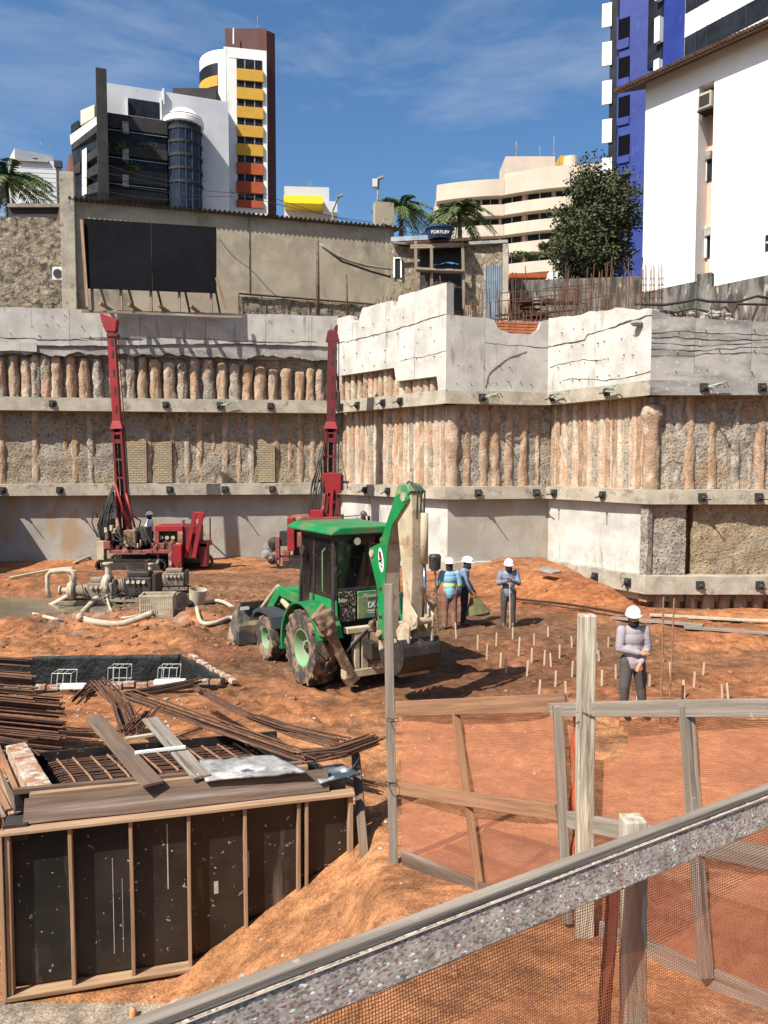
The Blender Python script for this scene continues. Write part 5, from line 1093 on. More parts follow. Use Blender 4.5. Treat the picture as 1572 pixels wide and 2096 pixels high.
# emblem on the boom side
mb = MB(); n_ = 20; mb.prism([(math.cos(2*math.pi*k/n_)*.085, math.sin(2*math.pi*k/n_)*.22) for k in range(n_)], (-.153, -1.32, 2.42), (0,.97,-.2), (0,.2,.97), (-.004, 0, 0)); em = mb.build('emblem', M_white, boom)
mb = MB(); mb.prism([(-.05, -.02), (.05, .04), (.04, .17), (-.03, .14)], (-.158, -1.32, 2.42), (0,.97,-.2), (0,.2,.97), (-.003, 0, 0)); mb.prism([(-.05, -.06), (.05, -.01), (.05, -.03), (-.04, -.09)], (-.158, -1.32, 2.42), (0,.97,-.2), (0,.2,.97), (-.003, 0, 0)); mb.prism([(-.04, -.12), (.05, -.07), (.04, -.10), (-.02, -.15)], (-.158, -1.32, 2.42), (0,.97,-.2), (0,.2,.97), (-.003, 0, 0)); mb.build('emblem_mark', M_maroon, em)
# dipper
DP = [(1.78,3.25), (1.86,3.60), (2.02,3.72), (2.20,3.68), (2.26,3.35), (2.26,2.2), (2.20,1.42), (2.04,1.42), (1.93,2.3), (1.80,3.0)]
mb = MB(); mb.prism([(-b_, z) for b_, z in DP], (-.10, 0, 0), (0,1,0), (0,0,1), (.24, 0, 0)); dp = mb.build('dipper', M_beige, bh, bevel=.015)
mb = MB(); mb.cyl((.02, -2.12, 3.70), (.02, -1.6, 3.1), .05, .05, 10); mb.build('dipper_cylinder', M_dkmet, dp)
mb = MB(); mb.prism([(-1.74, 3.6), (-1.86, 3.76), (-2.12, 3.78), (-2.24, 3.66), (-2.10, 3.50), (-1.84, 3.48)], (-.13, 0, 0), (0,1,0), (0,0,1), (.30, 0, 0)); mb.build('elbow_plate', M_greenp, dp, bevel=.02)
for k in range(3): mb = MB(); mb.tube([(-.06+.07*k, -1.80, 3.6), (-.05+.07*k, -2.08, 3.82-.02*k), (-.04+.07*k, -2.34, 3.66), (-.04+.07*k, -2.32, 3.2)], .016, 6); mb.build('hydraulic_hose', M_dkmet, dp)
mb = MB(); mb.cyl((.08, -2.36, 3.30), (.08, -2.36, 2.45), .065, .065, 12); mb.build('bucket_cylinder', M_beige, dp, smooth=True); mb = MB(); mb.cyl((.08, -2.36, 2.45), (.08, -2.40, 1.62), .032, .032, 10); mb.build('cylinder_rod', M_chrome, dp, smooth=True)
mb = MB()
for sx in (-.13, .19): mb.prism([(-2.0, 1.25), (-2.02, 1.85), (-2.12, 2.02), (-2.26, 1.75), (-2.46, 1.60), (-2.44, 1.40), (-2.2, 1.30)], (sx, 0, 0), (0,1,0), (0,0,1), (.035, 0, 0))
mb.cyl((-.15, -2.38, 1.50), (.24, -2.38, 1.50), .06, .06, 12); mb.cyl((-.15, -2.1, 1.38), (.24, -2.1, 1.38), .06, .06, 12); mb.build('linkage', M_beige, dp, bevel=.008)
# digging bucket curled under
BK = []
for k in range(11): an = R(40-21*k); BK.append((2.02+.42*math.cos(an), .96+.40*math.sin(an)))
mb = MB(); outp = [(-b_, z) for b_, z in BK]; inp = [(-(2.02+(b_-2.02)*.9), .96+(z-.96)*.9) for b_, z in BK][::-1]
mb.prism(outp+inp, (-.36, 0, 0), (0,1,0), (0,0,1), (.74, 0, 0))
for sx in (-.365, .355): mb.prism(outp, (sx, 0, 0), (0,1,0), (0,0,1), (.022, 0, 0))
bk = mb.build('digging_bucket', M_dkmet, bh, bevel=.005)
tipb, tipz = BK[-1]; d_ = Vector((0, -(BK[-1][0]-BK[-2][0]), BK[-1][1]-BK[-2][1])).normalized()
for k in range(5): x_ = -.31+.155*k; mb = MB(); mb.beam((x_, -tipb, tipz), Vector((x_, -tipb, tipz))+d_*.17, .07, .05, w1=.035, h1=.015); mb.build('tooth', M_beige, bk)
mb = MB()
for sx in (-.2, .26): mb.prism([(-2.0, 1.30), (-2.14, 1.44), (-2.42, 1.44), (-2.40, 1.15), (-2.05, 1.15)], (sx-.05, 0, 0), (0,1,0), (0,0,1), (.03, 0, 0))
mb.build('bucket_ear', M_beige, bk); mb = MB(); mb.box((0, -2.02, .575), (.6, .34, .07)); mb.build('caked_mud', M_mud, bk, bevel=.02)
for k in range(5):
    x0 = -.12+.05*k; mb = MB(); mb.tube([(x0, -1.0, 1.2+.05*k), (x0-.03, -1.18, 1.75), (x0+.02, -1.05, 2.3-.1*k), (x0*.6, -1.12, 2.6)], .014, 6); mb.build('hydraulic_hose', M_dkmet, bh)
for z in (1.4, 1.9, 2.4): mb = MB(); mb.box((-.153, -1.3, z), (.012, .10, .05)); mb.build('hose_clamp', M_dkmet, boom)
for k, (x, z, w_) in enumerate(((-.55, 1.62, .16), (.62, 1.66, .1), (.05, 1.66, .2))): mb = MB(); mb.box((x, y0_-.085, z), (w_, .006, .05)); mb.build('decal', mat('decal_yellow_grey', (.34,.33,.22), None, 1, .7, 0), bh)
for sx in (-.72, .72): mb = MB(); mb.box((sx, y0_-.10, 1.28), (.10, .05, .07)); mb.build('tail_light', M_redm, bh)
mb = MB(); mb.tube([(-.70, -.2, 1.7), (-.76, -.2, 1.75), (-.76, -.2, 2.5), (-.70, -.2, 2.55)], .014, 6); mb.build('grab_handle', M_greenp, bh); mb = MB(); mb.box((-.70, .8, .55), (.3, .3, .03)); mb.box((-.70, .8, .95), (.26, .24, .03)); mb.box((-.84, .8, .75), (.02, .2, .42)); mb.build('step', M_dkmet, bh)
for k in range(4): mb = MB(); mb.tube([(.0+.05*k, yb-.1, 1.15), (.05+.06*k, yb-.22, .85), (-.05+.1*k, yb-.14, .5)], .015, 6); mb.build('hydraulic_hose', M_dkmet, bh)
bh.matrix_basis = Matrix.Translation((-.58, 14.93, h(-.58, 14.93))) @ Matrix.Rotation(R(30), 4, 'Z')

# ---------------------------------------------------------------- drill rigs
def mast(par, pb, pt_, w_, kind):
    pb = Vector(pb); pt_ = Vector(pt_); d = (pt_-pb); L_ = d.length; at = lambda k: pb+d*k
    mb = MB(); mb.beam(at(.47), at(.93), w_*.95, w_*.8, up=(0,-1,0)); up = mb.build('upper_mast', M_redm if kind else M_reddk, par, bevel=.01)
    mb = MB(); sw = w_*.30
    for sg in (-1, 1): mb.beam(at(.0)+Vector((sg*w_*.55, 0, 0)), at(.50)+Vector((sg*w_*.48, 0, 0)), sw, w_*.9, up=(0,-1,0))
    for k in (.04, .12, .2, .28, .36, .44, .49): mb.beam(at(k)+Vector((-w_*.6, 0, 0)), at(k)+Vector((w_*.6, 0, 0)), w_*.8, w_*.5 if k > .4 else w_*.25, up=(0,0,1))
    mb.build('lower_mast', M_reddk, par, bevel=.01)
    mb = MB(); mb.beam(at(.01)+Vector((0, .1, 0)), at(.48)+Vector((0, .1, 0)), w_*.5, .05, up=(0,-1,0)); mb.build('mast_back', M_dkmet, par)
    mb = MB(); mb.beam(at(.495), at(.53), w_*1.55, w_*1.3, up=(0,-1,0), w1=w_*1.0, h1=w_*.9); mb.build('mast_collar', M_redm, par, bevel=.01)
    for k in (.58, .66, .74, .82, .87):
        mb = MB(); mb.box(at(k)+Vector((w_*.1, -w_*.41, 0)), (w_*.25, .02, .28)); mb.build('slot', M_dkmet, up)
    mb = MB(); mb.tube([at(.05)+Vector((w_*.9, 0, 0)), at(.5)+Vector((w_*.85, 0, 0)), at(.93)+Vector((w_*.7, 0, 0))], .02, 5); mb.build('hoist_rope', M_cable, par)
    c = at(.955); mb = MB()
    if kind:
        mb.prism([(-w_*.55, -.35), (w_*.65, -.35), (w_*.85, .1), (w_*.3, .2), (-w_*1.2, .38), (-w_*1.05, .1)], c-Vector((0, .16, 0)), (1,0,0), (0,0,1), (0, .32, 0)); mb.build('mast_head', M_redm, par, bevel=.02)
        mb = MB(); mb.box(c+Vector((.08, -.02, -.48)), (w_*1.3, .3, .1)); mb.build('head_plate', M_reddk, par)
    else:
        mb.prism([(-w_*.75, -.32), (w_*.75, -.32), (w_*.55, .05), (w_*.45, .12), (-w_*.5, .12)], c-Vector((0, .14, 0)), (1,0,0), (0,0,1), (0, .28, 0))
        mb.prism([(-w_*.4, .12), (-w_*.15, .2), (0, .1), (w_*.35, .32), (w_*.6, .35), (w_*.55, .1), (w_*.2, 0), (-w_*.45, -.05)], c-Vector((0, .12, 0)), (1,0,0), (0,0,1), (0, .24, 0)); mb.build('mast_head', M_reddk, par, bevel=.02)
    return at
Yr = 30.6
gz = h(-10, Yr)
rg = thing('drill_rig', 'dark red crawler drill rig on the left, beside the pump sets', 'drill rig', (P(250, 1130, Yr).x, Yr, gz), 0, 'red drill rigs')
at = mast(rg, P(256, 1108, Yr), P(226, 640, Yr), .32, True)
def tb(par, name, pts, r_, m, Y=Yr, n=6):
    mb = MB(); mb.tube([P(a_, b_, Y+(c_ if True else 0)) for a_, b_, c_ in pts], r_, n); return mb.build(name, m, par, smooth=True)
tb(rg, 'brace', ((236, 990, -.3), (262, 1078, -.3)), .05, M_redm); tb(rg, 'brace', ((258, 1010, -.2), (276, 1080, -.2)), .045, M_redm); tb(rg, 'brace', ((250, 985, .3), (270, 1085, .3)), .04, M_dkmet)
tb(rg, 'feed_cylinder', ((238, 1060, -.35), (250, 1112, -.4)), .07, M_redpk)
for k in range(16):
    x0 = rnd.uniform(196, 222); tb(rg, 'hydraulic_hose', ((232+rnd.uniform(-4, 6), 980+rnd.uniform(0, 70), -.3), (x0+8, 1030+rnd.uniform(0, 30), -.5), (x0, 1080+rnd.uniform(-8, 20), -.6), (x0+rnd.uniform(10, 40), 1112, -.4)), .022, M_cable)
tb(rg, 'hydraulic_hose', ((200, 1100, -.5), (188, 1070, -.5), (190, 1050, -.5), (196, 1046, -.5), (200, 1060, -.4)), .022, M_cable)
def pbx(par, name, x0, y0, x1, y1, Y, dep, m, bevel=.02):
    a_ = P(x0, y1, Y); b_ = P(x1, y0, Y); mb = MB(); mb.box(((a_.x+b_.x)/2, Y+dep/2, (a_.z+b_.z)/2), (abs(b_.x-a_.x), dep, abs(b_.z-a_.z))); return mb.build(name, m, par, bevel=bevel)
pbx(rg, 'control_box', 253, 1086, 277, 1120, Yr-.7, .5, M_mud); pbx(rg, 'valve_bank', 277, 1080, 300, 1122, Yr-.4, .7, M_dkmet); pbx(rg, 'valve_bank', 204, 1062, 226, 1108, Yr-.3, .6, M_dkmet)
pbx(rg, 'outrigger', 199, 1108, 212, 1152, Yr-.8, .35, M_beige); pbx(rg, 'outrigger_foot', 212, 1108, 225, 1124, Yr-.8, .4, M_redpk); pbx(rg, 'winch', 232, 1082, 252, 1112, Yr-.2, .5, M_reddk)
pbx(rg, 'crawler_frame', 228, 1126, 345, 1133, Yr-.8, .3, M_redpk)
for k in range(26): x0 = rnd.uniform(205, 300); y0 = rnd.uniform(1075, 1120); pbx(rg, 'fitting', x0, y0, x0+rnd.uniform(3, 9), y0+rnd.uniform(4, 14), Yr-.75+rnd.uniform(0, .3), .2, (M_dkmet, M_mud, M_reddk, M_beige)[k % 4], .01)
for k in range(12): x0 = rnd.uniform(225, 300); tb(rg, 'hydraulic_hose', ((x0, 1085+rnd.uniform(-10, 20), -.9), (x0+12, 1100+rnd.uniform(0, 20), -1.0), (x0+rnd.uniform(10, 34), 1088+rnd.uniform(0, 26), -.85)), .018, M_cable); pbx(rg, 'deck', 214, 1116, 300, 1126, Yr-.5, 1.8, M_dkmet)
def crawler(par, x0, x1, zb, zt, Y, wd):
    mb = MB(); r_ = (zt-zb)/2; n_ = int((x1-x0)/.13)
    mb.box(((x0+x1)/2, Y, (zb+zt)/2), (x1-x0-2*r_, wd*.9, 2*r_*.9))
    for k in range(n_): x_ = x0+r_+(x1-x0-2*r_)*k/(n_-1); mb.box((x_, Y, zt), (.09, wd, .05)); mb.box((x_, Y, zb+.02), (.09, wd, .05))
    for xx, s0 in ((x0+r_, 90), (x1-r_, -90)):
        for k in range(1, 7): an = R(s0+k*25.7); mb.box((xx+math.cos(an)*r_, Y, (zb+zt)/2+math.sin(an)*r_), (.06, wd, .09))
    mb.build('track', M_dkmet, par)
xa = P(212, 1140, Yr).x; xb = P(350, 1140, Yr).x
crawler(rg, xa, xb, gz+.02, gz+.42, Yr-.65, .4); crawler(rg, xa, xb, gz+.02, gz+.42, Yr+.95, .4)
tb(rg, 'lever', ((262, 1050, .2), (288, 1066, .2), (284, 1084, .2)), .03, M_dkmet)
# power pack beside it
Yp = 30.2; pk = thing('power_pack', 'red crawler power unit with twin raised arms, right of the left drill rig', 'power unit', (P(370, 1150, Yp).x, Yp, h(-7.9, Yp)))
pbx(pk, 'top_beam', 316, 1076, 374, 1088, Yp, 1.1, M_redm); pbx(pk, 'frame_post', 316, 1088, 325, 1118, Yp, .9, M_redpk); pbx(pk, 'frame_post', 363, 1088, 374, 1118, Yp, .9, M_redpk)
en = pbx(pk, 'engine', 325, 1089, 363, 1112, Yp+.25, .7, M_dkmet)
for k in range(3): mb = MB(); q = P(331+12*k, 1100, Yp+.2); mb.cyl(q, q+Vector((0, -.08, 0)), .08, .08, 10); mb.build('filter', M_beige, en)
for k in range(14): x0 = rnd.uniform(310, 360); y0 = rnd.uniform(1106, 1132); pbx(pk, 'fitting', x0, y0, x0+rnd.uniform(3, 8), y0+rnd.uniform(3, 10), Yp-.2, .15, (M_dkmet, M_redpk, M_mud)[k % 3], .01)
pbx(pk, 'body', 308, 1112, 372, 1136, Yp-.1, 1.2, M_redpk); pbx(pk, 'end_panel', 352, 1115, 371, 1166, Yp-.5, .25, M_redm); pbx(pk, 'panel_edge', 345, 1112, 352, 1168, Yp-.52, .3, M_redpk)
pbx(pk, 'rear_body', 372, 1076, 404, 1140, Yp+.1, 1.0, M_reddk); pbx(pk, 'leg', 409, 1112, 424, 1160, Yp, .4, M_reddk); pbx(pk, 'side_box', 400, 1110, 424, 1120, Yp, .9, M_redm)
for x0, x1 in ((380, 400), (397, 414)): 
    a_, b_ = P(x0, 1142, Yp-.15), P(x1, 1048, Yp-.15); mb = MB(); mb.beam(a_, b_, .16, .12, up=(0,-1,0)); mb.build('raised_arm', M_redm, pk, bevel=.01)
pbx(pk, 'arm_plate', 398, 1048, 416, 1062, Yp-.2, .2, M_redm); pbx(pk, 'arm_plate', 392, 1092, 408, 1136, Yp-.05, .1, M_reddk)
crawler(pk, P(352, 1160, Yp).x, P(424, 1160, Yp).x, h(-7.9, Yp)+.0, h(-7.9, Yp)+.48, Yp+.9, .35); pbx(pk, 'underbody', 372, 1138, 412, 1152, Yp+.1, .9, M_dkmet)
q = P(375, 1076, Yp+.4); mb = MB(); mb.cyl(q, q+Vector((0, 0, .22)), .06, .06, 8); mb.build('exhaust', M_redpk, pk)
# right rig (its lower body stands behind the backhoe)
Y2 = 31.2; rg2 = thing('drill_rig', 'bright red crawler drill rig behind the green cab, mast at the wall corner', 'drill rig', (P(672, 1140, Y2).x, Y2, h(-2, Y2)), 0, 'red drill rigs')
at2 = mast(rg2, P(674, 1085, Y2), P(681, 664, Y2), .36, False)
pbx(rg2, 'winch', 688, 800, 696, 842, Y2-.1, .3, M_dkmet, .03); pbx(rg2, 'rotary_head', 660, 968, 698, 1010, Y2-.35, .6, M_redm); pbx(rg2, 'rotary_motor', 690, 972, 702, 1004, Y2-.3, .5, M_dkmet)
mb = MB(); q = P(650, 985, Y2-.2); mb.cyl(q, P(714, 987, Y2-.2), .05, .05, 8); mb.build('clamp_bar', M_dkmet, rg2)
for x0, y0, x1, y1, m_ in ((664, 1010, 655, 1075, M_redpk), (680, 1000, 674, 1080, M_redm), (692, 1020, 684, 1080, M_reddk), (672, 1015, 662, 1078, M_reddk)): 
    mb = MB(); mb.beam(P(x0, y0, Y2-.4), P(x1, y1, Y2-.4), .12, .12, up=(0,-1,0)); mb.build('brace', m_, rg2)
for k in range(14): x0 = rnd.uniform(632, 656); tb(rg2, 'hydraulic_hose', ((662+rnd.uniform(-4, 4), 900+rnd.uniform(0, 90), -.2), (x0+6, 985+rnd.uniform(0, 25), -.4), (x0, 1040, -.4), (x0+rnd.uniform(-8, 20), 1072, -.3)), .024, M_cable, Y2)
tb(rg2, 'hydraulic_hose', ((690, 880, -.1), (704, 960, -.1), (712, 1000, -.1)), .015, M_cable, Y2)
pbx(rg2, 'deck', 590, 1058, 700, 1066, Y2-.6, 1.6, M_redpk); pbx(rg2, 'console', 634, 1044, 662, 1060, Y2-.6, .5, M_redm); pbx(rg2, 'engine_housing', 600, 1064, 700, 1150, Y2-.3, 1.5, M_reddk)
pbx(rg2, 'side_panel', 588, 1060, 602, 1128, Y2-.7, .3, M_redm); pbx(rg2, 'side_panel', 608, 1090, 618, 1120, Y2-.7, .3, M_redpk); pbx(rg2, 'outrigger', 564, 1100, 572, 1156, Y2-.7, .3, M_redpk); pbx(rg2, 'radiator', 572, 1088, 590, 1118, Y2-.6, .5, M_dkmet); pbx(rg2, 'outrigger', 576, 1128, 592, 1150, Y2-.7, .3, M_redpk)
crawler(rg2, P(570, 1150, Y2).x, P(720, 1150, Y2).x, h(-2, Y2)+.0, h(-2, Y2)+.5, Y2-.5, .4)
tb(rg2, 'guard_rail', ((700, 1058, 0), (745, 1054, 0), (745, 1064, 0)), .02, M_dkmet, Y2-1.0); pbx(rg2, 'platform', 695, 1072, 760, 1080, Y2-1.3, 1.4, M_dkmet); pbx(rg2, 'panel', 752, 1056, 758, 1066, Y2-1.2, .2, M_dkmet)
# reel of drill rods
t_ = thing('cable_reel', 'small wheeled reel with grey discs left of the rig behind the cab', 'reel', tuple(P(555, 1150, 31)))
for k, (px, py, r_) in enumerate(((552, 1118, .28), (562, 1112, .26), (545, 1135, .2), (558, 1145, .2))):
    mb = MB(); q = P(px, py, 31-.1*k); mb.lathe([(0, 0), (r_, 0), (r_, .06), (r_*.8, .07), (r_*.3, .14), (0, .14)], q, (0,-1,0), 20); mb.build('disc', M_dkmet if k % 2 else M_concg, t_, smooth='auto')
mb = MB(); mb.tube([P(545, 1145, 31), P(556, 1108, 31), P(572, 1148, 31), P(545, 1145, 31)], .03, 6); mb.build('stand', M_dkmet, t_)

# ---------------------------------------------------------------- pumps and hoses
M_slur = mat('slurry_grey_coat', (.23,.19,.145), (.15,.12,.09), 4, .9, .4, 20, .008, c3=(.10,.08,.06), s3=4, t3=(.58,.68), rand=.4, crand=(.2,.17,.13))
M_pale = mat('pale_dusty_pipe', (.42,.365,.28), (.32,.265,.19), 4, .8, .3, 20, .005, c3=(.28,.18,.11), s3=3, t3=(.60,.72))
def gp(px, py, dz=.0): q = G(px, py); return Vector((q.x, q.y, q.z+dz))
def pump(px, py, s, lab, m_e, turn):
    q = gp(px, py); t = thing('water_pump', lab, 'pump', (0, 0, 0), 0, 'pump sets by the pond'); mb = MB()
    for sy in (-.25, .25): mb.box((0, sy, .08), (1.7, .09, .12))
    for sx in (-.75, 0, .75): mb.box((sx, 0, .08), (.08, .6, .09))
    mb.build('skid', M_slur, t, bevel=.01)
    mb = MB(); mb.box((.35, 0, .42), (.75, .46, .50)); mb.box((.35, 0, .74), (.6, .36, .16)); eng = mb.build('engine', m_e, t, bevel=.04)
    mb = MB(); mb.box((.80, 0, .48), (.10, .5, .55)); mb.build('radiator', M_dkmet, eng, bevel=.01)
    for k in range(4): mb = MB(); mb.cyl((.12+.14*k, -.24, .55), (.12+.14*k, -.30, .55), .05, .05, 8); mb.build('injector', M_pale, eng)
    mb = MB(); mb.tube([(.5, .05, .8), (.5, .05, 1.05), (.6, .05, 1.1)], .035, 8); mb.build('exhaust', M_rustd, eng)
    mb = MB(); mb.lathe([(0, 0), (.26, .02), (.30, .06), (.30, .16), (.26, .2), (0, .22)], (-.42, 0, .42), (-1,0,0), 20); mb.cyl((-.6, 0, .42), (-.85, 0, .42), .09, .09, 12); mb.cyl((-.86, 0, .42), (-.90, 0, .42), .15, .15, 12)
    mb.cyl((-.52, .0, .65), (-.52, .0, .98), .08, .08, 12); mb.cyl((-.52, 0, .98), (-.52, 0, 1.02), .14, .14, 12); mb.build('volute', M_pale, t, smooth='auto')
    mb = MB(); mb.cyl((-.42, 0, .42), (0, 0, .42), .16, .20, 14); mb.build('coupling', M_slur, t, smooth='auto')
    for k in range(7): a_ = rnd.uniform(-.3, .7); mb = MB(); mb.tube([(a_, -.24, rnd.uniform(.3, .7)), (a_+.1, -.34, .3), (a_+rnd.uniform(-.3, .3), -.3, .12)], .014, 5); mb.build('hose', M_cable, t)
    t.matrix_basis = Matrix.Translation(q) @ Matrix.Rotation(turn, 4, 'Z') @ Matrix.Scale(s, 4); return t
pump(185, 1240, 1.0, 'muddy pump set with a pale arched pipe, standing at the edge of the pond', M_slur, R(4))
pump(262, 1232, 1.15, 'black engined pump set in the middle, behind the big curled hose', M_dkmet, R(-4))
pump(338, 1214, .85, 'compact mud-coated pump set on the right, behind the ribbed plastic crate', M_slur, R(8))
hid = [0]
def hose(lab, pts, r_, m=M_pale, name='hose', n=8):
    p_ = [gp(a_, b_+dz*0, dz) for a_, b_, dz in pts]; sm = []
    for k in range(len(p_)-1):       # smooth curve through the points
        p0 = p_[max(k-1, 0)]; p1 = p_[k]; p2 = p_[k+1]; p3 = p_[min(k+2, len(p_)-1)]
        for j in range(6):
            s_ = j/6; sm.append(.5*((2*p1)+(p2-p0)*s_+(2*p0-5*p1+4*p2-p3)*s_*s_+(3*p1-p0-3*p2+p3)*s_**3))
    sm.append(p_[-1]); mb = MB(); mb.tube(sm, r_, n); return tag(mb.build(name, m, None, smooth=True), lab, name)
hose('thick pale hose curling back on itself in front of the pump sets', ((242, 1232, .40), (205, 1240, .30), (176, 1258, .12), (163, 1270, .08), (168, 1280, .08), (200, 1281, .08), (250, 1278, .08), (312, 1268, .08)), .085)
hose('straight pale suction pipe sloping from the left pump into the pond', ((140, 1238, .42), (100, 1250, .15), (60, 1250, .0)), .075, name='pipe')
hose('pale pipe lying in the mud from the pond corner to the curled hose', ((58, 1250, .02), (95, 1268, .05), (130, 1280, .05)), .05, name='pipe')
hose('thin pale hose looping down from the middle pump over the thick hose', ((214, 1232, .60), (217, 1238, .35), (228, 1252, .1), (250, 1266, .05), (300, 1262, .05), (312, 1262, .05)), .035)
hose('pale hose half circle left of the loader bucket on orange soil', ((398, 1244, .06), (445, 1240, .06), (480, 1250, .06), (487, 1262, .06), (470, 1279, .06), (440, 1287, .06), (412, 1281, .06), (403, 1267, .06)), .055)
hose('long thin white pipe on the mud bank behind the left pump', ((20, 1193, .1), (110, 1189, .1), (150, 1190, .12)), .04, name='pipe')
hose('dark hose on the mud from the rig outrigger toward the left', ((230, 1166, .05), (215, 1160, .05), (196, 1158, .05)), .04, M_redpk)
hose('pale pipe from the rig outrigger to the mud bank at left', ((152, 1152, .05), (180, 1146, .1), (205, 1138, .1)), .06, name='pipe')
mb = MB(); p_ = [P(a_, b_, 22.6) for a_, b_ in ((102, 1224), (97, 1205), (97, 1178), (104, 1170), (130, 1168), (146, 1168), (152, 1176), (152, 1192))]; mb.tube(p_, .07, 8); tag(mb.build('pipe', M_pale, None, smooth=True), 'arched pale pipe standing over the left pump at the pond', 'pipe')
mb = MB(); mb.tube([gp(322, 1170, 1.2-.6)-Vector((0,0,.3)), gp(335, 1150, .7), gp(345, 1150, .5), gp(350, 1172, .3)], .06, 8); tag(mb.build('pipe', M_slur, None, smooth=True), 'short bent grey pipe behind the right pump, under the red power unit', 'pipe')
# ribbed crate
q = gp(324, 1258); ck = thing('plastic_crate', 'pale ribbed crate standing before the pump sets', 'crate', tuple(q), R(6)); W0 = wm(ck); mb = MB()
def lb(c, d): mb.box(W0 @ Vector(c), d, rz=R(6))
for sx in (-.4, .4): lb((sx, 0, .3), (.03, .55, .58))
lb((0, .27, .3), (.8, .03, .58)); lb((0, 0, .02), (.8, .55, .03)); lb((0, -.27, .57), (.86, .04, .05)); lb((0, .27, .57), (.86, .04, .05)); mb.build('shell', M_pale, ck)
mb = MB()
for k in range(17): lb((-.39+.0488*k, -.27, .3), (.025, .025, .54))
for k in range(4): lb((0, -.262, .08+.14*k), (.8, .02, .03))
mb.build('ribs', M_pale, ck)
q = gp(370, 1250); t_ = thing('drum_wheel', 'pale striped drum lying on its side, right of the ribbed crate', 'drum', tuple(q)); mb = MB()
mb.lathe([(0, 0), (.26, 0), (.28, .05), (.28, .12), (.2, .16), (.28, .2), (.28, .3), (0, .32)], q+Vector((-.15, -.1, .26)), (.8,-.5,.1), 20); mb.build('drum', M_slur, t_, smooth='auto'); mb = MB(); mb.lathe([(.285, .12), (.29, .2), (.2, .2), (.2, .12)], q+Vector((-.15, -.1, .26)), (.8,-.5,.1), 20); mb.build('band', M_dkmet, t_)
q = gp(402, 1242); t_ = thing('bucket', 'pale muddy bucket tilted on the ground right of the pumps', 'bucket', tuple(q)); mb = MB(); mb.lathe([(0, 0), (.20, 0), (.26, .50), (.24, .50), (.19, .04), (0, .04)], q+Vector((0, 0, .02)), (.15,-.1,1), 20); mb.build('bucket_body', M_pale, t_, smooth='auto'); mb = MB(); mb.ell(q+Vector((-.2, -.2, .12)), (.2, .16, .12), 10, 6); mb.build('mud', M_dkmet, t_, smooth=True)
# things against the back wall
t_ = thing('pipe_section', 'short dark pipe lying at the foot of the back wall between the rigs', 'pipe', tuple(gp(480, 1132))); mb = MB(); mb.lathe([(.26, 0), (.30, 0), (.30, 1.1), (.26, 1.1), (.26, 0)], gp(470, 1128, .3), (.95,-.25,-.05), 18); mb.build('pipe_wall', M_slur, t_, smooth='auto')
mb = MB(); mb.cyl(gp(430, 1135, 0), P(430, 1060, 32.2), .03, .03, 6); tag(mb.build('pole', M_bark, None), 'thin pole standing against the back wall, right of the red power unit', 'pole')
mb = MB(); mb.lathe([(0, 0), (.17, 0), (.2, .5), (.2, .55), (0, .55)], gp(424, 1140), (0,0,1), 16); tag(mb.build('barrel', M_concs, None, smooth='auto'), 'small pale barrel at the foot of the thin pole', 'barrel')
mb = MB(); q = gp(476, 1135); 
for k in range(9): mb.ell(q+Vector((rnd.uniform(-.1, .3), rnd.uniform(-.1, .1), .1+rnd.uniform(-.05, .08))), (.13, .1, .09), 7, 5)
tag(mb.build('sack', M_ycur, None, smooth=True), 'small crumpled yellow sack beside the short dark pipe', 'sack')
# ================================================================ FOREGROUND
M_ply = mat('black_film_ply', (.012,.011,.010), (.026,.021,.018), 2.0, .33, .15, 8, .004, c3=(.13,.10,.08), s3=3.5, t3=(.60,.74), st3=(1,1,.12), c4_=(.34,.29,.23), s4=17, t4=(.675,.69), spec=.35)
M_plyb = mat('brown_film_ply', (.06,.035,.022), (.09,.05,.03), 2.0, .5, .15, 8, c4_=(.40,.35,.28), s4=10, t4=(.68,.70))
M_oldw = mat('old_plank', (.135,.088,.062), (.075,.048,.034), 36, .9, .8, 90, .004, st=(.045,1,1), c3=(.24,.20,.175), s3=9, t3=(.56,.68), rand=.3, crand=(.17,.13,.10))
M_greyw = mat('silver_plank', (.27,.228,.182), (.145,.12,.094), 36, .9, .8, 90, .004, st=(.04,1,1), c3=(.075,.065,.058), s3=14, t3=(.57,.66), rand=.4, crand=(.19,.17,.15), c4_=(.40,.37,.33), s4=12, t4=(.68,.76))
M_post = mat('pale_rough_post', (.46,.41,.32), (.26,.225,.17), 28, .9, 1, 60, .01, st=(.08,1,1), c3=(.12,.10,.08), s3=13, t3=(.56,.66))
M_orw = mat('orange_stained_wood', (.27,.145,.08), (.18,.095,.055), 36, .85, .7, 90, .003, st=(.045,1,1), c3=(.12,.065,.045), s3=10, t3=(.55,.7))
M_galv = mat('cement_smeared_sheet', (.29,.285,.27), (.17,.17,.165), 7, .5, .3, 20, c3=(.46,.46,.44), s3=3, t3=(.5,.6), c4_=(.08,.08,.09), s4=5, t4=(.60,.68))
M_liner = mat('black_plastic_liner', (.010,.011,.011), (.022,.023,.023), 4, .6, 1.0, 12, .04, c3=(.06,.06,.055), s3=6, t3=(.64,.74))
M_wire = mat('white_spacer_wire', (.6,.6,.58), None, 1, .6, 0)
fd = fdir; fu = Vector((0,0,1)); fn = Vector((fd.y, -fd.x, 0)); FH = 1.52; zt = FZ; zb = FZ-FH
def fp(s, p, z): q = FA+fd*s+fn*p; return Vector((q.x, q.y, z))       # along the front, outward, height
fw = thing('formwork_box', 'large foundation formwork of black ply panels braced with upright timbers, front left', 'formwork', (FA.x, FA.y, zb))
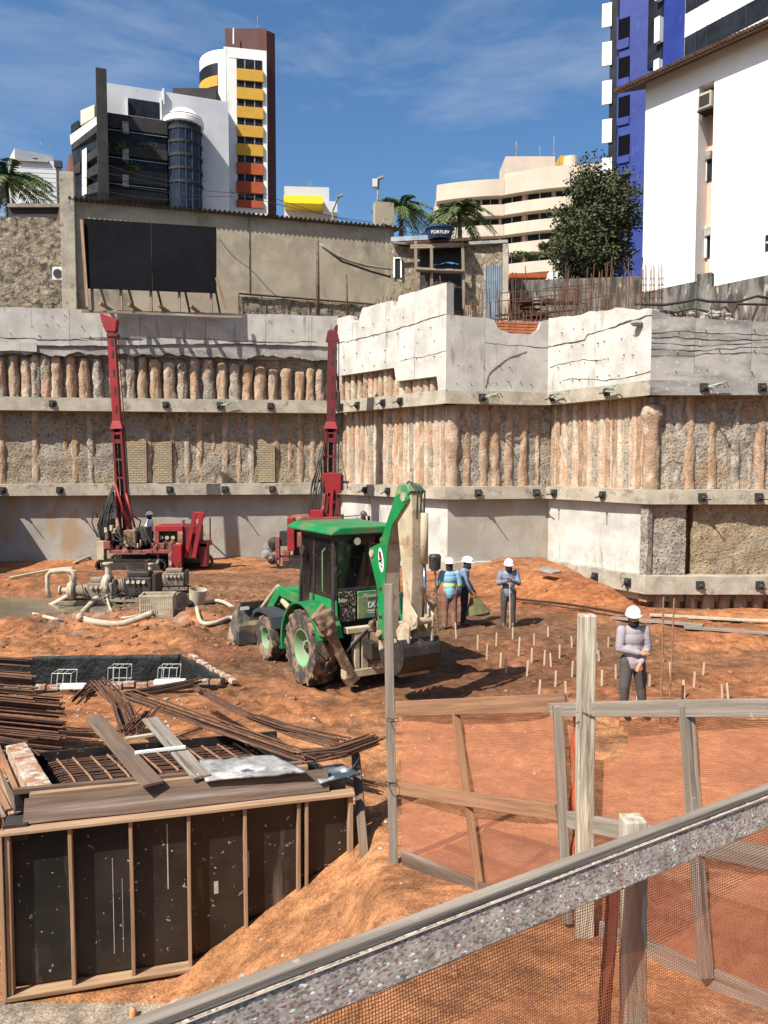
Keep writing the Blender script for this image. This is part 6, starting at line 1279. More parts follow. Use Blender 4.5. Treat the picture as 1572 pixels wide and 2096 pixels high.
def fbx(name, s0, s1, p0, p1, z0, z1, m, bevel=.003, par=None, label=None):
    mb = MB(); c = fp((s0+s1)/2, (p0+p1)/2, (z0+z1)/2); mb.box(c, (s1-s0, p1-p0, z1-z0), rz=math.atan2(fd.y, fd.x)); return mb.build(name, m, par or fw, bevel=bevel, label=label)
bay = flen/6
rs = [0.0]+[bay*k+.0 for k in range(1, 6)]+[bay*5.14, flen]
for k in range(6): fbx('panel', bay*k+.002, bay*(k+1)-.002, -.09, -.072, zb+.05, zt-.03, M_ply)
for k, s in enumerate(rs): plank('rib', fp(s, -.020, zb+.04), fp(s, -.020, zt-.04), .032 if k not in (0, 7) else .045, .10, M_woodn, fw, up=fn, seed=k, warp=.004, segs=5)
plank('top_plate', fp(-.03, -.01, zt-.015), fp(flen+.03, -.01, zt-.015), .135, .03, M_woodn, fw, segs=6, warp=.003); plank('bottom_plate', fp(-.03, -.01, zb+.02), fp(flen+.03, -.01, zb+.02), .13, .04, M_woodn, fw, segs=6)
plank('end_stile', fp(-.05, -.02, zb), fp(-.05, -.02, zt-.02), .035, .14, M_woodn, fw, up=fn)
for s, z0, l_, w_ in ((1.33, zt-.14, .62, .010), (.85, zt-.4, .9, .005), (.93, zt-.6, .7, .004), (2.05, zt-.5, .25, .03), (1.75, zt-.75, .12, .04), (2.62, zt-.3, .3, .012)):
    fbx('cement_run', s, s+w_, -.074, -.0705, z0-l_, z0, M_conc, bevel=0)
# wide board leaning back along the top, and the rim behind it
b0 = fp(.12, -.105, zt+.10); b1 = fp(flen-.20, -.105, zt+.10)
plank('top_board', b0, b1, .215, .028, M_oldw, fw, roll=R(62), segs=8, warp=.006, seed=3)
plank('rim_batten', fp(.15, -.235, zt+.195), fp(flen-.38, -.235, zt+.195), .06, .045, M_woodn, fw, segs=8, warp=.004); plank('rim_batten', fp(.0, -.30, zt+.215), fp(flen-.42, -.30, zt+.215), .05, .05, M_oldw, fw, segs=8, warp=.008, seed=5)
fbx('inner_wall', 0, flen-.25, -.36, -.345, zb, zt+.17, M_ply)
# side and back walls (skewed plan)
sd = FS.normalized(); sl = FS.length
def side(name, s, k0, k1, z0, z1, th, m, par=fw):
    a_ = fp(s, -.35, 0)+sd*sl*k0; b_ = fp(s, -.35, 0)+sd*sl*k1; mb = MB(); e = (b_-a_).normalized(); n_ = Vector((e.y, -e.x, 0))*th; q = [a_, b_, b_+n_, a_+n_]
    mb.add([Vector((p.x, p.y, z)) for z in (z0, z1) for p in q], [(0,3,2,1), (4,5,6,7), (0,1,5,4), (1,2,6,5), (2,3,7,6), (3,0,4,7)]); return mb.build(name, m, par, bevel=.004)
side('side_wall', .36, 0, 1, zb, zt+.06, .03, M_ply); side('side_wall', flen-.1, 0, 1, zb, zt+.03, .03, M_ply)
a_ = fp(.3, -.35, 0)+sd*sl; b_ = fp(flen, -.35, 0)+sd*sl; mb = MB(); mb.beam(Vector((a_.x, a_.y, (zt+zb)/2+.02)), Vector((b_.x, b_.y, (zt+zb)/2+.02)), .03, zt-zb+.06); mb.build('back_wall', M_ply, fw)
# brick rim on the left side, plastered
M_brk = mat('plastered_brick', (.34,.27,.20), (.27,.13,.075), 5, .95, .6, 16, .02, c3=(.42,.38,.33), s3=7, t3=(.50,.6), c4_=(.15,.10,.07), s4=9, t4=(.6,.66))
mb = MB()
for k in range(13):
    q = fp(.24, -.42, 0)+sd*(sl*.93*k/12+.05); mb.box((q.x, q.y, zt+.10+rnd.uniform(-.01, .01)), (.20, .135, .09), rz=math.atan2(sd.y, sd.x)-R(90)+rnd.uniform(-.05, .05)); mb.box((q.x, q.y, zt-.05), (.18, .15, .2), rz=math.atan2(sd.y, sd.x)-R(90))
tag(mb.build('brick_kerb', M_brk, None, bevel=.012), 'plastered brick kerb along the left edge of the formwork opening', 'brick kerb')
# plank ends, boards and rods on the far left
t_ = thing('timber_stack', 'stack of thin reddish laths leaning at the far left edge of the formwork', 'timber', tuple(fp(-.4, -.9, zt-.3)))
for k in range(12):
    q = fp(.08-.045*k, -.35+.02*(k % 3), zt-.02+.015*(k % 4)); plank('lath', q, q+sd*2.3+Vector((rnd.uniform(-.08, .08), 0, rnd.uniform(.0, .12))), .05, .02, (M_orw, M_oldw, M_woodn)[k % 3], t_, seed=k, warp=.01, segs=4)
fbx('corner_trough', -.04, .16, -.22, -.03, zt-.12, zt+.03, M_dkmet)
# rebar cage inside
M_rustl = mat('pale_rust', (.27,.15,.085), (.16,.085,.05), 8, .8, .3, 60)
rc = thing('rebar_cage', 'dense rusty reinforcement cage inside the front formwork', 'rebar cage', tuple(fp(1.2, -1.4, zb)))
def ip(s, k, z): q = fp(s, -.42, 0)+sd*(sl*k); return Vector((q.x, q.y, z))
for j, z in enumerate((zt-.06, zt-.28, zt-.62)):
    for k in range(20 if j < 2 else 10):
        kk = .05+.88*k/(19 if j < 2 else 9)+rnd.uniform(-.008, .008); mb = MB(); s0 = .52; s1 = flen-.30
        pts = [ip(s0, kk, z-.30), ip(s0-.03, kk, z-.10), ip(s0+.03, kk, z-.01), ip(s0+.1, kk, z)]+[ip(s0+(s1-s0)*q_, kk+rnd.uniform(-.006, .006), z+rnd.uniform(-.01, .01)) for q_ in (.3, .6, .9)]+[ip(s1, kk, z-.1)]
        mb.tube(pts, .013, 6); mb.build('long_bar', M_rustd, rc)
for j, z in enumerate((zt-.03, zt-.30)):
    for k in range(13):
        s = .62+(flen-1.0)*k/12+rnd.uniform(-.015, .015); mb = MB(); mb.tube([ip(s, .02, z-.2), ip(s, .03, z), ip(s+.02, .5, z+.01), ip(s, .92, z), ip(s, .93, z-.2)], .012, 6); mb.build('cross_bar', M_rustl, rc)
for k in range(26): s = rnd.uniform(.5, flen-.4); kk = rnd.uniform(.1, .85); mb = MB(); mb.tube([ip(s, kk, zb+.3), ip(s+rnd.uniform(-.06, .06), kk+rnd.uniform(-.03, .03), zt-.0)], .009, 5); mb.build('upright_bar', M_rust, rc)
# planks across the opening
def pz(px, py, z): return PZ(px, py, z)
o = plank('plank', pz(190, 1468, zt+.22), pz(315, 1606, zt+.245), .19, .028, M_oldw, None, segs=6, warp=.008); tag(o, 'brown scuffed plank laid across the formwork opening, left of the grey one', 'plank')
o = plank('plank', pz(305, 1470, zt+.22), pz(415, 1592, zt+.235), .17, .028, M_greyw, None, segs=6, warp=.008); tag(o, 'cement grey plank laid across the formwork opening beside the metal sheet', 'plank')
o = plank('stick', pz(276, 1541, zt+.275), pz(380, 1529, zt+.275), .035, .03, M_white, None); tag(o, 'white painted stick lying over the two planks', 'stick')
o = plank('stick', pz(258, 1512, zt+.17), pz(325, 1502, zt+.17), .05, .03, M_pale, None); tag(o, 'short pale batten between the planks at the back of the formwork', 'stick')
mb = MB(); c_q = [pz(420, 1596, zt+.235), pz(628, 1578, zt+.235), pz(560, 1545, zt+.24), pz(408, 1556, zt+.24)]
def qf(u, v): q = (c_q[0]*(1-u)+c_q[1]*u)*(1-v)+(c_q[3]*(1-u)+c_q[2]*u)*v; return (q.x, q.y, q.z+.015*float(fbm(u*6, v*4, 3)))
mb.grid(qf, 20, 12); o = mb.build('metal_sheet', M_galv, None, smooth=True); tag(o, 'cement smeared grey sheet covering the right part of the formwork', 'sheet'); m_ = o.modifiers.new('thick', 'SOLIDIFY'); m_.thickness = .02
mb = MB(); c_q2 = [pz(655, 1600, zt+.12), pz(738, 1583, zt+.12), pz(700, 1563, zt+.13), pz(632, 1572, zt+.13)]
c_s = c_q; c_q = c_q2; mb.grid(qf, 10, 8); o = mb.build('metal_sheet', mat('tar_sheet', (.04,.06,.08), (.25,.27,.28), 3, .4, .2, 10, c4_=(.5,.5,.48), s4=8, t4=(.6,.66)), None, smooth=True); tag(o, 'small dark sheet tilted on the right corner of the formwork', 'sheet'); m_ = o.modifiers.new('thick', 'SOLIDIFY'); m_.thickness = .02
fbx('corner_block', flen-.30, flen-.02, -.42, -.14, zt-.03, zt+.12, M_oldw, label='brown wooden block at the right corner')
# the timber prop at right
q = G(748, 1752); o = plank('timber_prop', Vector((q.x, q.y, q.z-.08)), PZ(728, 1545, zt+.12), .085, .07, M_oldw, None, up=(0,-1,0)); tag(o, 'dark leaning timber prop at the right end of the formwork', 'prop')
# bundles of bent rebar
def bundle(lab, pts, n, spread, r_, m, seed, ztop=.0):
    rr = random.Random(seed); t = thing('rebar_bundle', lab, 'rebar', tuple(pts[0]), 0, 'bent rebar bundles round the formwork')
    for k in range(n):
        off = Vector((rr.uniform(-1, 1)*spread*1.4, rr.uniform(-1, 1)*spread*1.4, rr.uniform(0, 1)*spread*1.2)); pp = []
        sl_ = rr.uniform(-.12, .12)
        for j, p in enumerate(pts):
            d = (pts[min(j+1, len(pts)-1)]-pts[max(j-1, 0)]).normalized(); pp.append(p+off+d*sl_+Vector((rr.uniform(-.015, .015), rr.uniform(-.015, .015), 0)))
        mb = MB(); mb.tube(pp, r_*rr.uniform(.75, 1.1), 5); mb.build('rod', m if rr.random() < .55 else M_rustd, t)
zz = zt+.10
bundle('long bundle of bent rusty bars lying over the back right of the formwork', [PZ(395, 1402, zz-.2), PZ(262, 1428, zz-.1), PZ(430, 1488, zz+.05), PZ(620, 1555, zz+.12), PZ(690, 1545, zz+.12), PZ(765, 1518, zz+.1)], 22, .055, .012, M_rust, 1)
bundle('thinner bundle of rusty bars running from the lined pit edge to the prop', [PZ(385, 1402, .62), PZ(470, 1450, .72), PZ(520, 1472, .8), PZ(600, 1506, .9), PZ(690, 1530, 1.05)], 12, .035, .012, M_rust, 2)
bundle('fan of rusty bars closing the far end of the long bundle', [PZ(520, 1472, .80), PZ(585, 1495, .9), PZ(700, 1522, 1.0)], 10, .06, .011, M_rust, 3)
bundle('upright folded bundle of rusty bars behind the brown plank', [PZ(170, 1432, .75), PZ(205, 1402, 1.0), PZ(250, 1450, .85), PZ(268, 1502, .80), PZ(300, 1468, .98)], 26, .07, .011, M_rust, 4)
# big stack of rebar mats at the left edge
st_o = thing('rebar_stack', 'tall stack of rusty reinforcement bars at the left edge', 'rebar', tuple(P(40, 1500, 10.2))); rr = random.Random(8)
for k in range(44):
    z = .16+.030*k*.95; Y = 10.0+rr.uniform(-.1, .12); xr = P(128 if k < 30 else 72, 1450, Y).x+rr.uniform(-.05, .05); z += .0
    mb = MB(); mb.tube([(xr-3.6, Y+.9, z+rr.uniform(.0, .06)), (xr-1.8, Y+.45, z+rr.uniform(0, .03)), (xr, Y, z)], rr.choice((.012, .016)), 5); mb.build('bar', (M_rust, M_rustd)[k % 2], st_o)
for k in range(44, 90):
    z = .17+.030*(k-44)*.92; Y = 10.25+rr.uniform(0, .5); xr = P(122 if k < 72 else 66, 1450, Y).x+rr.uniform(-.07, .05)
    mb = MB(); mb.tube([(xr-3.6, Y+.9, z), (xr, Y, z)], .016, 5); mb.build('bar', (M_rustd, M_rust)[k % 2], st_o)
t_ = thing('rebar_bundle', 'dark tangle of short bar ends at the left edge in front of the stack', 'rebar', tuple(P(30, 1560, 9.3)), 0, 'bent rebar bundles round the formwork')
for k in range(14): q = PZ(rr.uniform(-10, 60), rr.uniform(1515, 1560), .95+rr.uniform(-.1, .1)); mb = MB(); mb.tube([q, q+Vector((rr.uniform(-.4, .4), rr.uniform(-.3, .3), rr.uniform(-.12, .12)))], .018, 5); mb.build('rod', M_rustd, t_)
# lined pit
lp = thing('lined_pit', 'rectangular pit lined with black plastic sheet behind the rebar stack', 'pit lining', tuple(PITC[0]))
def liner(a, b_, name='liner_panel'):
    mb = MB(); e = b_-a
    mb.grid(lambda u, v: (lambda q: (q.x+.03*float(fbm(u*14, v*3, 5, 4)), q.y+.05*float(fbm(u*14, v*3, 6, 4)), max(-1.15, q.z-1.25*v+.02*float(fbm(u*9, 1, 3)))))(a+e*u), 60, 14); o = mb.build(name, M_liner, lp, smooth=True)
    m_ = o.modifiers.new('thick', 'SOLIDIFY'); m_.thickness = .012; return o
def inset(p, c, k=.06): return p+(c-p).normalized()*k
cc_ = (PITC[0]+PITC[1]+PITC[2]+PITC[3])/4; PI_ = [inset(Vector((p.x, p.y, h(p.x, p.y) if False else .10)), cc_, .10) for p in PITC]
for p in PI_: p.z = .13
liner(PI_[3], PI_[2]); liner(PI_[2], PI_[1]); liner(PI_[1], PI_[0])
mb = MB(); fl = [Vector((p.x, p.y, -1.14)) for p in PI_]; mb.add(fl, [(0,1,2,3)]); mb.build('liner_floor', M_liner, lp)
# brick edge in front of the lined pit
mb = MB(); a_, b_ = PI_[0]+Vector((-.6, -.22, 0)), PI_[1]+Vector((.1, -.20, 0)); n_ = int((b_-a_).length/.21)
for k in range(n_):
    q = a_+(b_-a_)*(k/n_); mb.box((q.x, q.y, .12+rnd.uniform(-.015, .02)), (.19, .11, .09), rz=math.atan2((b_-a_).y, (b_-a_).x)+rnd.uniform(-.08, .08))
tag(mb.build('brick_kerb', M_brk, None, bevel=.01), 'row of mortared bricks along the front edge of the lined pit', 'brick kerb')
mb = MB(); a_, b_ = PI_[1]+Vector((.16, -.1, 0)), PI_[2]+Vector((.14, .1, 0)); n_ = int((b_-a_).length/.23)
for k in range(n_):
    q = a_+(b_-a_)*(k/n_); mb.box((q.x, q.y, .10+rnd.uniform(-.02, .02)), (.10, .20, .08), rz=math.atan2((b_-a_).y, (b_-a_).x)-R(90)+rnd.uniform(-.08, .08))
tag(mb.build('brick_kerb', M_brk, None, bevel=.01), 'mortar edge along the right slope of the lined pit', 'brick kerb')
for k, (px, w_, lb_) in enumerate(((348, .55, 'white foam block on the brick edge, under the rightmost wire spacer'), (150, .42, 'white foam block on the brick edge beside the rebar stack'))):
    q = PZ(px, 1399 if k == 0 else 1408, .2); mb = MB(); mb.box(q+Vector((0, 0, .03)), (w_, .14, .08), rz=.06); tag(mb.build('foam_block', M_white, None, bevel=.012), lb_, 'block')
for k, (px, py, lb_) in enumerate(((245, 1392, 'white wire spacer frame, upright in the middle of the pit edge'), (130, 1404, 'white wire spacer frame at the left, beside the rebar stack'), (345, 1392, 'white wire spacer frame at the right, above the foam block'))):
    q = PZ(px, py, .18); t_ = thing('wire_spacer', lb_, 'spacer frame', tuple(q), .2, 'wire spacers on the lined pit'); mb = MB(); s_ = .17; tilt = .1 if k else .05
    c = [q+Vector((sx*s_+tilt*sz*.3, sy*s_*.8, sz*.26)) for sx in (-1, 1) for sy in (-1, 1) for sz in (0, 1)]
    for i_ in range(8):
        for j_ in range(i_+1, 8):
            if bin(i_ ^ j_).count('1') == 1: mb.tube([c[i_], c[j_]], .005, 4)
    mb.build('frame_wire', M_wire, t_); mb = MB()
    for q_ in (.3, .6): mb.tube([c[1]*(1-q_)+c[5]*q_, c[3]*(1-q_)+c[7]*q_], .006, 4); mb.tube([c[0]*(1-q_)+c[4]*q_, c[1]*(1-q_)+c[5]*q_], .006, 4)
    mb.build('cross_wire', M_wire, t_)

# ---------------------------------------------------------------- fences
def netmat(name, c, s, w_, soft=.0, back=None):
    m = bpy.data.materials.new(name); m.use_nodes = True; t = m.node_tree; N = t.nodes.new; K = t.links.new; t.nodes.clear()
    o_ = N('ShaderNodeOutputMaterial'); tr = N('ShaderNodeBsdfTransparent'); df = N('ShaderNodeBsdfDiffuse'); tl = N('ShaderNodeBsdfTranslucent'); m1 = N('ShaderNodeMixShader'); m2 = N('ShaderNodeMixShader')
    df.inputs[0].default_value = c4(c); tl.inputs[0].default_value = c4(c); m1.inputs[0].default_value = .35; K(df.outputs[0], m1.inputs[1]); K(tl.outputs[0], m1.inputs[2])
    uv = N('ShaderNodeUVMap'); sp = N('ShaderNodeSeparateXYZ'); K(uv.outputs[0], sp.inputs[0]); fs_ = []
    for i_, k_ in ((0, 1.0), (1, 1.0)):
        a = N('ShaderNodeMath'); a.operation = 'MULTIPLY'; a.inputs[1].default_value = 1/(s*k_); K(sp.outputs[i_], a.inputs[0]); b = N('ShaderNodeMath'); b.operation = 'FRACT'; K(a.outputs[0], b.inputs[0])
        c_ = N('ShaderNodeMath'); c_.operation = 'LESS_THAN'; c_.inputs[1].default_value = w_; K(b.outputs[0], c_.inputs[0]); fs_.append(c_)
    mxn = N('ShaderNodeMath'); mxn.operation = 'MAXIMUM'; K(fs_[0].outputs[0], mxn.inputs[0]); K(fs_[1].outputs[0], mxn.inputs[1])
    K(mxn.outputs[0], m2.inputs[0]); K(tr.outputs[0], m2.inputs[1]); K(m1.outputs[0], m2.inputs[2]); K(m2.outputs[0], o_.inputs[0]); return m
M_net = netmat('orange_safety_net', (.50,.205,.12), .009, .35)
M_netf = netmat('front_safety_net', (.50,.18,.09), .0100, .24)
def net(name, f, nu, nv, m, par, su, sv, hole=None):
    mb = MB(); mb.grid(f, nu, nv); me_o = mb.build(name, m, par, smooth=True); me_ = me_o.data
    uvl = me_.uv_layers.new(name='UVMap'); w1 = nu+1
    for p in me_.polygons:
        for li in p.loop_indices: vi = me_.loops[li].vertex_index; uvl.data[li].uv = ((vi % w1)/nu*su, (vi//w1)/nv*sv)
    if hole:
        import bmesh
        bm = bmesh.new(); bm.from_mesh(me_); bm.faces.ensure_lookup_table(); kill = [f_ for f_ in bm.faces if hole((f_.index % nu+.5)/nu, (f_.index//nu+.5)/nv)]; bmesh.ops.delete(bm, geom=kill, context='FACES'); bm.to_mesh(me_); bm.free()
    return me_o
fe = thing('site_fence', 'timber fence with orange netting between the front rail and the formwork', 'fence', tuple(P(985, 1810, 5.9)))
# left panel: columns of the photo at real distances
def L(px): return float(np.interp(px, [790, 825, 985, 1135, 1210, 1400, 1572, 1700], [6.8, 6.6, 5.85, 5.15, 4.95, 4.2, 3.72, 3.4]))
def fq(px, py): return P(px, py, L(px))
plank('rail', fq(812, 1452), fq(1160, 1437), .03, .125, M_orw, fe, segs=5, warp=.006); plank('rail', fq(818, 1612), fq(1140, 1662), .03, .11, M_orw, fe, segs=5, warp=.006, seed=2); plank('rail', fq(824, 1758), fq(1100, 1875), .035, .16, M_oldw, fe, segs=5, warp=.006, seed=3)
plank('fence_post', fq(983, 1815)+Vector((0, -.06, -.1)), fq(930, 1440)+Vector((0, -.06, 0)), .062, .05, M_orw, fe, up=(0,-1,0), segs=4, warp=.005)
plank('fence_post', Vector((fq(1158, 1900).x, fq(1158, 1900).y-.05, 1.05)), fq(1136, 1438)+Vector((0, -.05, 0)), .062, .06, M_greyw, fe, up=(0,-1,0), segs=4, warp=.006)
plank('rail', fq(1128, 1454), fq(1720, 1448), .035, .09, M_greyw, fe, segs=6, warp=.006, seed=4); plank('rail', fq(1150, 1672), fq(1720, 1790), .035, .11, M_greyw, fe, segs=5, warp=.006, seed=5); plank('rail', fq(1205, 1895), fq(1720, 2120), .035, .12, M_greyw, fe, segs=5, warp=.006, seed=6)
plank('fence_post', Vector((fq(1440, 1990).x, fq(1440, 1990).y-.05, 1.35)), fq(1394, 1436)+Vector((0, -.05, 0)), .07, .05, M_greyw, fe, up=(0,-1,0), segs=4, warp=.008)
def nl(u, v):
    px = 822+u*325; y0 = np.interp(px, [822, 1150], [1762, 1890]); y1 = 1452-u*12; q = P(px, y0+(y1-y0)*v, L(px)+.03); k = float(fbm(u*5, v*4, 5, 3)); return (q.x+.01*k, q.y+.03*k, q.z+(.01*k if v < .98 else 0))
net('netting', nl, 40, 30, M_net, fe, 2.1, 1.2)
def nr(u, v):
    px = 1150+u*540; y0 = np.interp(px, [1150, 1700], [1870, 2110]); y1 = 1468+6*math.sin(u*9); q = P(px, y0+(y1-y0)*v, L(px)+.03); k = float(fbm(u*6, v*4, 15, 3)); return (q.x+.01*k, q.y+.035*k, q.z+.012*k)
net('netting', nr, 60, 36, M_net, fe, 2.7, 1.35, hole=lambda u, v: ((1150+u*540-1232)/52)**2+((v-.905)/.11)**2 < 1 and u > .10)
def bunch(u, v): q = P(1172+26*u, 1470+330*v, L(1185)+.06); return (q.x+.015*math.sin(v*20+u*9), q.y+.05*math.sin(u*16+v*3), q.z)
net('gathered_netting', bunch, 16, 24, netmat('gathered_net', (.60,.14,.06), .008, .62), fe, .2, 1.0)
# tall posts
q0 = fq(806, 1762); o = plank('tall_post', Vector((q0.x, q0.y-.05, q0.z-.25)), P(796, 1195, 6.72), .078, .05, M_greyw, None, up=(0,-1,0), segs=6, warp=.008); tag(o, 'tall grey post at the left end of the net fence, in front of the backhoe', 'post')
q0 = P(1197, 1905, 4.85); o = plank('tall_post', Vector((q0.x, q0.y, q0.z-.2)), P(1202, 1258, 4.85), .105, .09, M_post, None, up=(0,-1,0), segs=9, warp=.006, bevel=.008); tag(o, 'tall pale rough-sawn post in the middle of the net fence', 'post')
for (px, py, Y) in ((803, 1470, 6.65), (800, 1600, 6.65)):
    mb = MB(); q = P(px, py, Y); mb.tube([q+Vector((math.cos(a_)*.05, math.sin(a_)*.045-.05, .01*math.sin(3*a_))) for a_ in [k*.5 for k in range(14)]], .004, 4); tag(mb.build('tie_wire', M_rustd, None), 'binding wire round the tall grey post at the %s rail' % ('top' if py < 1500 else 'middle'), 'wire')
mb = MB(); q = P(1202, 1458, 4.85); mb.tube([q+Vector((math.cos(a_)*.062, math.sin(a_)*.055, .012*math.sin(2*a_))) for a_ in [k*.5 for k in range(14)]]+[q+Vector((-.09, -.05, -.06))], .004, 4); tag(mb.build('tie_wire', M_rustd, None), 'binding wire round the tall pale post at the top rail', 'wire')
# front rail across the picture
M_osb = bpy.data.materials.new('speckled_chip_board'); M_osb.use_nodes = True; t = M_osb.node_tree; N = t.nodes.new; K = t.links.new; b = t.nodes['Principled BSDF']; b.inputs['Roughness'].default_value = .85
tcq = N('ShaderNodeTexCoord'); mpq = N('ShaderNodeMapping'); mpq.inputs['Scale'].default_value = (.55, 1, 1); K(tcq.outputs['Object'], mpq.inputs[0])
v1 = N('ShaderNodeTexVoronoi'); v1.inputs['Scale'].default_value = 190; v1.inputs['Randomness'].default_value = 1; K(mpq.outputs[0], v1.inputs['Vector']); r1 = N('ShaderNodeValToRGB'); sepc = N('ShaderNodeSeparateColor'); K(v1.outputs['Color'], sepc.inputs[0]); K(sepc.outputs[0], r1.inputs[0])
cr_ = r1.color_ramp; cr_.interpolation = 'CONSTANT'; cols_ = [(0, (.32,.27,.225)), (.26, (.37,.315,.27)), (.5, (.27,.22,.18)), (.64, (.44,.385,.33)), (.80, (.16,.13,.115)), (.88, (.24,.10,.09)), (.95, (.13,.14,.17)), (.97, (.72,.69,.66))]
cr_.elements[0].position = 0; cr_.elements[0].color = c4(cols_[0][1]); cr_.elements[1].position = cols_[1][0]; cr_.elements[1].color = c4(cols_[1][1])
for p_, c_c in cols_[2:]: e_ = cr_.elements.new(p_); e_.color = c4(c_c)
nq = N('ShaderNodeTexNoise'); nq.inputs['Scale'].default_value = 14; nq.inputs['Detail'].default_value = 6; K(tcq.outputs['Object'], nq.inputs['Vector']); rq = N('ShaderNodeMapRange'); rq.inputs['From Min'].default_value = .35; rq.inputs['From Max'].default_value = .65; rq.inputs['To Min'].default_value = .75; rq.inputs['To Max'].default_value = 1.25; K(nq.outputs['Fac'], rq.inputs[0])
vm = N('ShaderNodeVectorMath'); vm.operation = 'SCALE'; K(r1.outputs[0], vm.inputs[0]); K(rq.outputs[0], vm.inputs['Scale']); K(vm.outputs[0], b.inputs['Base Color']); bpq = N('ShaderNodeBump'); bpq.inputs['Strength'].default_value = .4; bpq.inputs['Distance'].default_value = .003; K(sepc.outputs[1], bpq.inputs['Height']); K(bpq.outputs[0], b.inputs['Normal'])
fr = thing('guard_rail', 'wide speckled board rail with netting below, crossing the front of the view', 'railing', tuple(P(1345, 1750, 2.7)))
ZR = 2.87
ra = PZ(290, 2096, ZR); rb = PZ(1572, 1612, ZR); rd = (rb-ra).normalized(); rn = Vector((rd.y, -rd.x, 0)); ra = ra-rd*.9; rb = rb+rd*.9; rl = (rb-ra).length
def rp_(s, p, z): q = ra+rd*s+rn*p; return Vector((q.x, q.y, z))
plank('cap_strip', rp_(0, -.012, ZR-.012), rp_(rl, -.012, ZR-.012), .036, .024, M_greyw, fr, segs=10, warp=.003)
plank('rail_board', rp_(0, .010, ZR-.082), rp_(rl, .010, ZR-.082), .018, .112, M_osb, fr, segs=10, warp=.002, roll=R(-9))
plank('edge_highlight', rp_(0, .0150, ZR-.026), rp_(rl, .0150, ZR-.026), .004, .004, M_pale, fr, segs=6)  # added pale sliver, painting sunlight along the board's top edge
# net hanging from the rail
def nf(u, v):
    s = rl*u; z = ZR-.13-1.25*(1-v); k = float(fbm(u*9, v*5, 25, 3)); q = rp_(s, -.03+.03*k+.05*(1-v), z); return tuple(q)
net('netting', nf, 70, 30, M_netf, fr, rl, 1.25)
kq = (1352-CX)/F*1.0; s_q = (kq*ra.y-ra.x)/(rd.x-kq*rd.y); pq = ra+rd*s_q-rn*.075; plank('rail_post', Vector((pq.x+.03, pq.y, 1.35)), Vector((pq.x-.01, pq.y, ZR+.018)), .078, .075, M_post, fr, up=(0,-1,0), segs=7, warp=.004, bevel=.006); 
def ng(u, v): return (pq.x-.095+.05*u+.01*math.sin(v*9), pq.y+.04+.03*math.sin(u*7), 1.5+1.2*v)
net('gathered_netting', ng, 8, 20, netmat('gathered_net_dark', (.16,.05,.035), .008, .8), fr, .15, 1.2)
for k in range(6): q = rp_(1.0+.42*k+.1*math.sin(k*5), .017, ZR-.134); mb = MB(); mb.ell(q, (.008, .006, .006), 6, 4); mb.build('cable_tie', M_white, fr)

# ---------------------------------------------------------------- stakes, rods, boards on the pit floor
off = lambda x, y: (772+x/1.965, 1100+y/1.965)
stk = [(318,405), (235,435), (403,470), (478,430), (545,405), (568,480), (632,430), (688,400), (494,517), (601,557), (671,515), (733,485), (784,445), (716,597), (783,560), (903,593), (893,490), (883,470), (929,440), (960,565), (1010,520), (983,655), (1043,655), (1236,645), (1273,605), (1389,650), (1413,650), (1310,560), (1095,600), (840,640), (440,500), (520,545), (620,500), (700,520), (850,520), (760,630), (650,640), (1180,560), (1150,500)]
hts = [.46,.44,.50,.38,.36,.50,.34,.30,.40,.38,.37,.36,.30,.36,.38,.36,.30,.30,.28,.34,.32,.30,.34,.38,.34,.30,.34,.30,.28,.30,.4,.38,.36,.34,.33,.36,.34,.32,.3]
M_stake = mat('pale_stake', (.52,.42,.31), (.42,.33,.23), 6, .85, .2, 30, st=(.1,1,1))
proto = None
for k, (a_, b_) in enumerate(stk):
    px, py = off(a_, b_); q = G(px, py); hh = hts[k]*.82; lean = Vector((rnd.uniform(-.03, .03), rnd.uniform(-.03, .03), hh)); lean.x += .08 if k == 22 else 0
    side_ = 'left' if px < 1020 else ('middle' if px < 1230 else 'right')
    o = plank('marker_stake', q-Vector((0,0,.06)), q+lean, .032, .02, M_stake, None, up=(0,-1,0), seed=k, bevel=.002)
    tag(o, 'pale wooden marker stake pushed upright into the trampled earth of the pit floor', 'stake', 'marker stakes on the pit floor')
for k, (x0, y0, x1, y1, lb_) in enumerate(((1351, 1440, 1358, 1222, 'tall thin rod planted behind the fence, left one of the pair by the nearest worker'), (1367, 1440, 1380, 1225, 'tall thin rod planted behind the fence, right one of the pair by the nearest worker'))):
    q = G(x0, y0+45); mb = MB(); p1 = P(x1, y1, q.y); mb.tube([q-Vector((0,0,.1)), (q+p1)/2+Vector((.01, 0, 0)), p1], .014, 6); tag(mb.build('planted_rod', M_orw, None), lb_, 'rod', 'pair of tall rods')
q = G(1396, 1460); mb = MB(); mb.cyl(q-Vector((0,0,.05)), P(1398, 1403, q.y), .02, .02, 6); tag(mb.build('short_bar', M_rustd, None), 'short dark bar sticking up right of the two tall rods', 'bar')
for k, (x0, y0, x1, y1, r_, lb_) in enumerate(((1055, 1232, 1292, 1268, .05, 'long dark bar bundle lying at the foot of the earth slope'), (1070, 1240, 1240, 1262, .03, 'thin bar lying just in front of the long dark bar bundle'))):
    a_, b_ = G(x0, y0), G(x1, y1); t_ = thing('rebar_bundle', lb_, 'rebar', tuple(a_))
    for j in range(5 if k == 0 else 1): o1 = Vector((rnd.uniform(-.05, .05), rnd.uniform(-.08, .08), .06+rnd.uniform(0, .05))); mb = MB(); mb.tube([a_+o1, (a_+b_)/2+o1+Vector((0,0,.05)), b_+o1], .02, 5); mb.build('rod', M_rustd, t_)
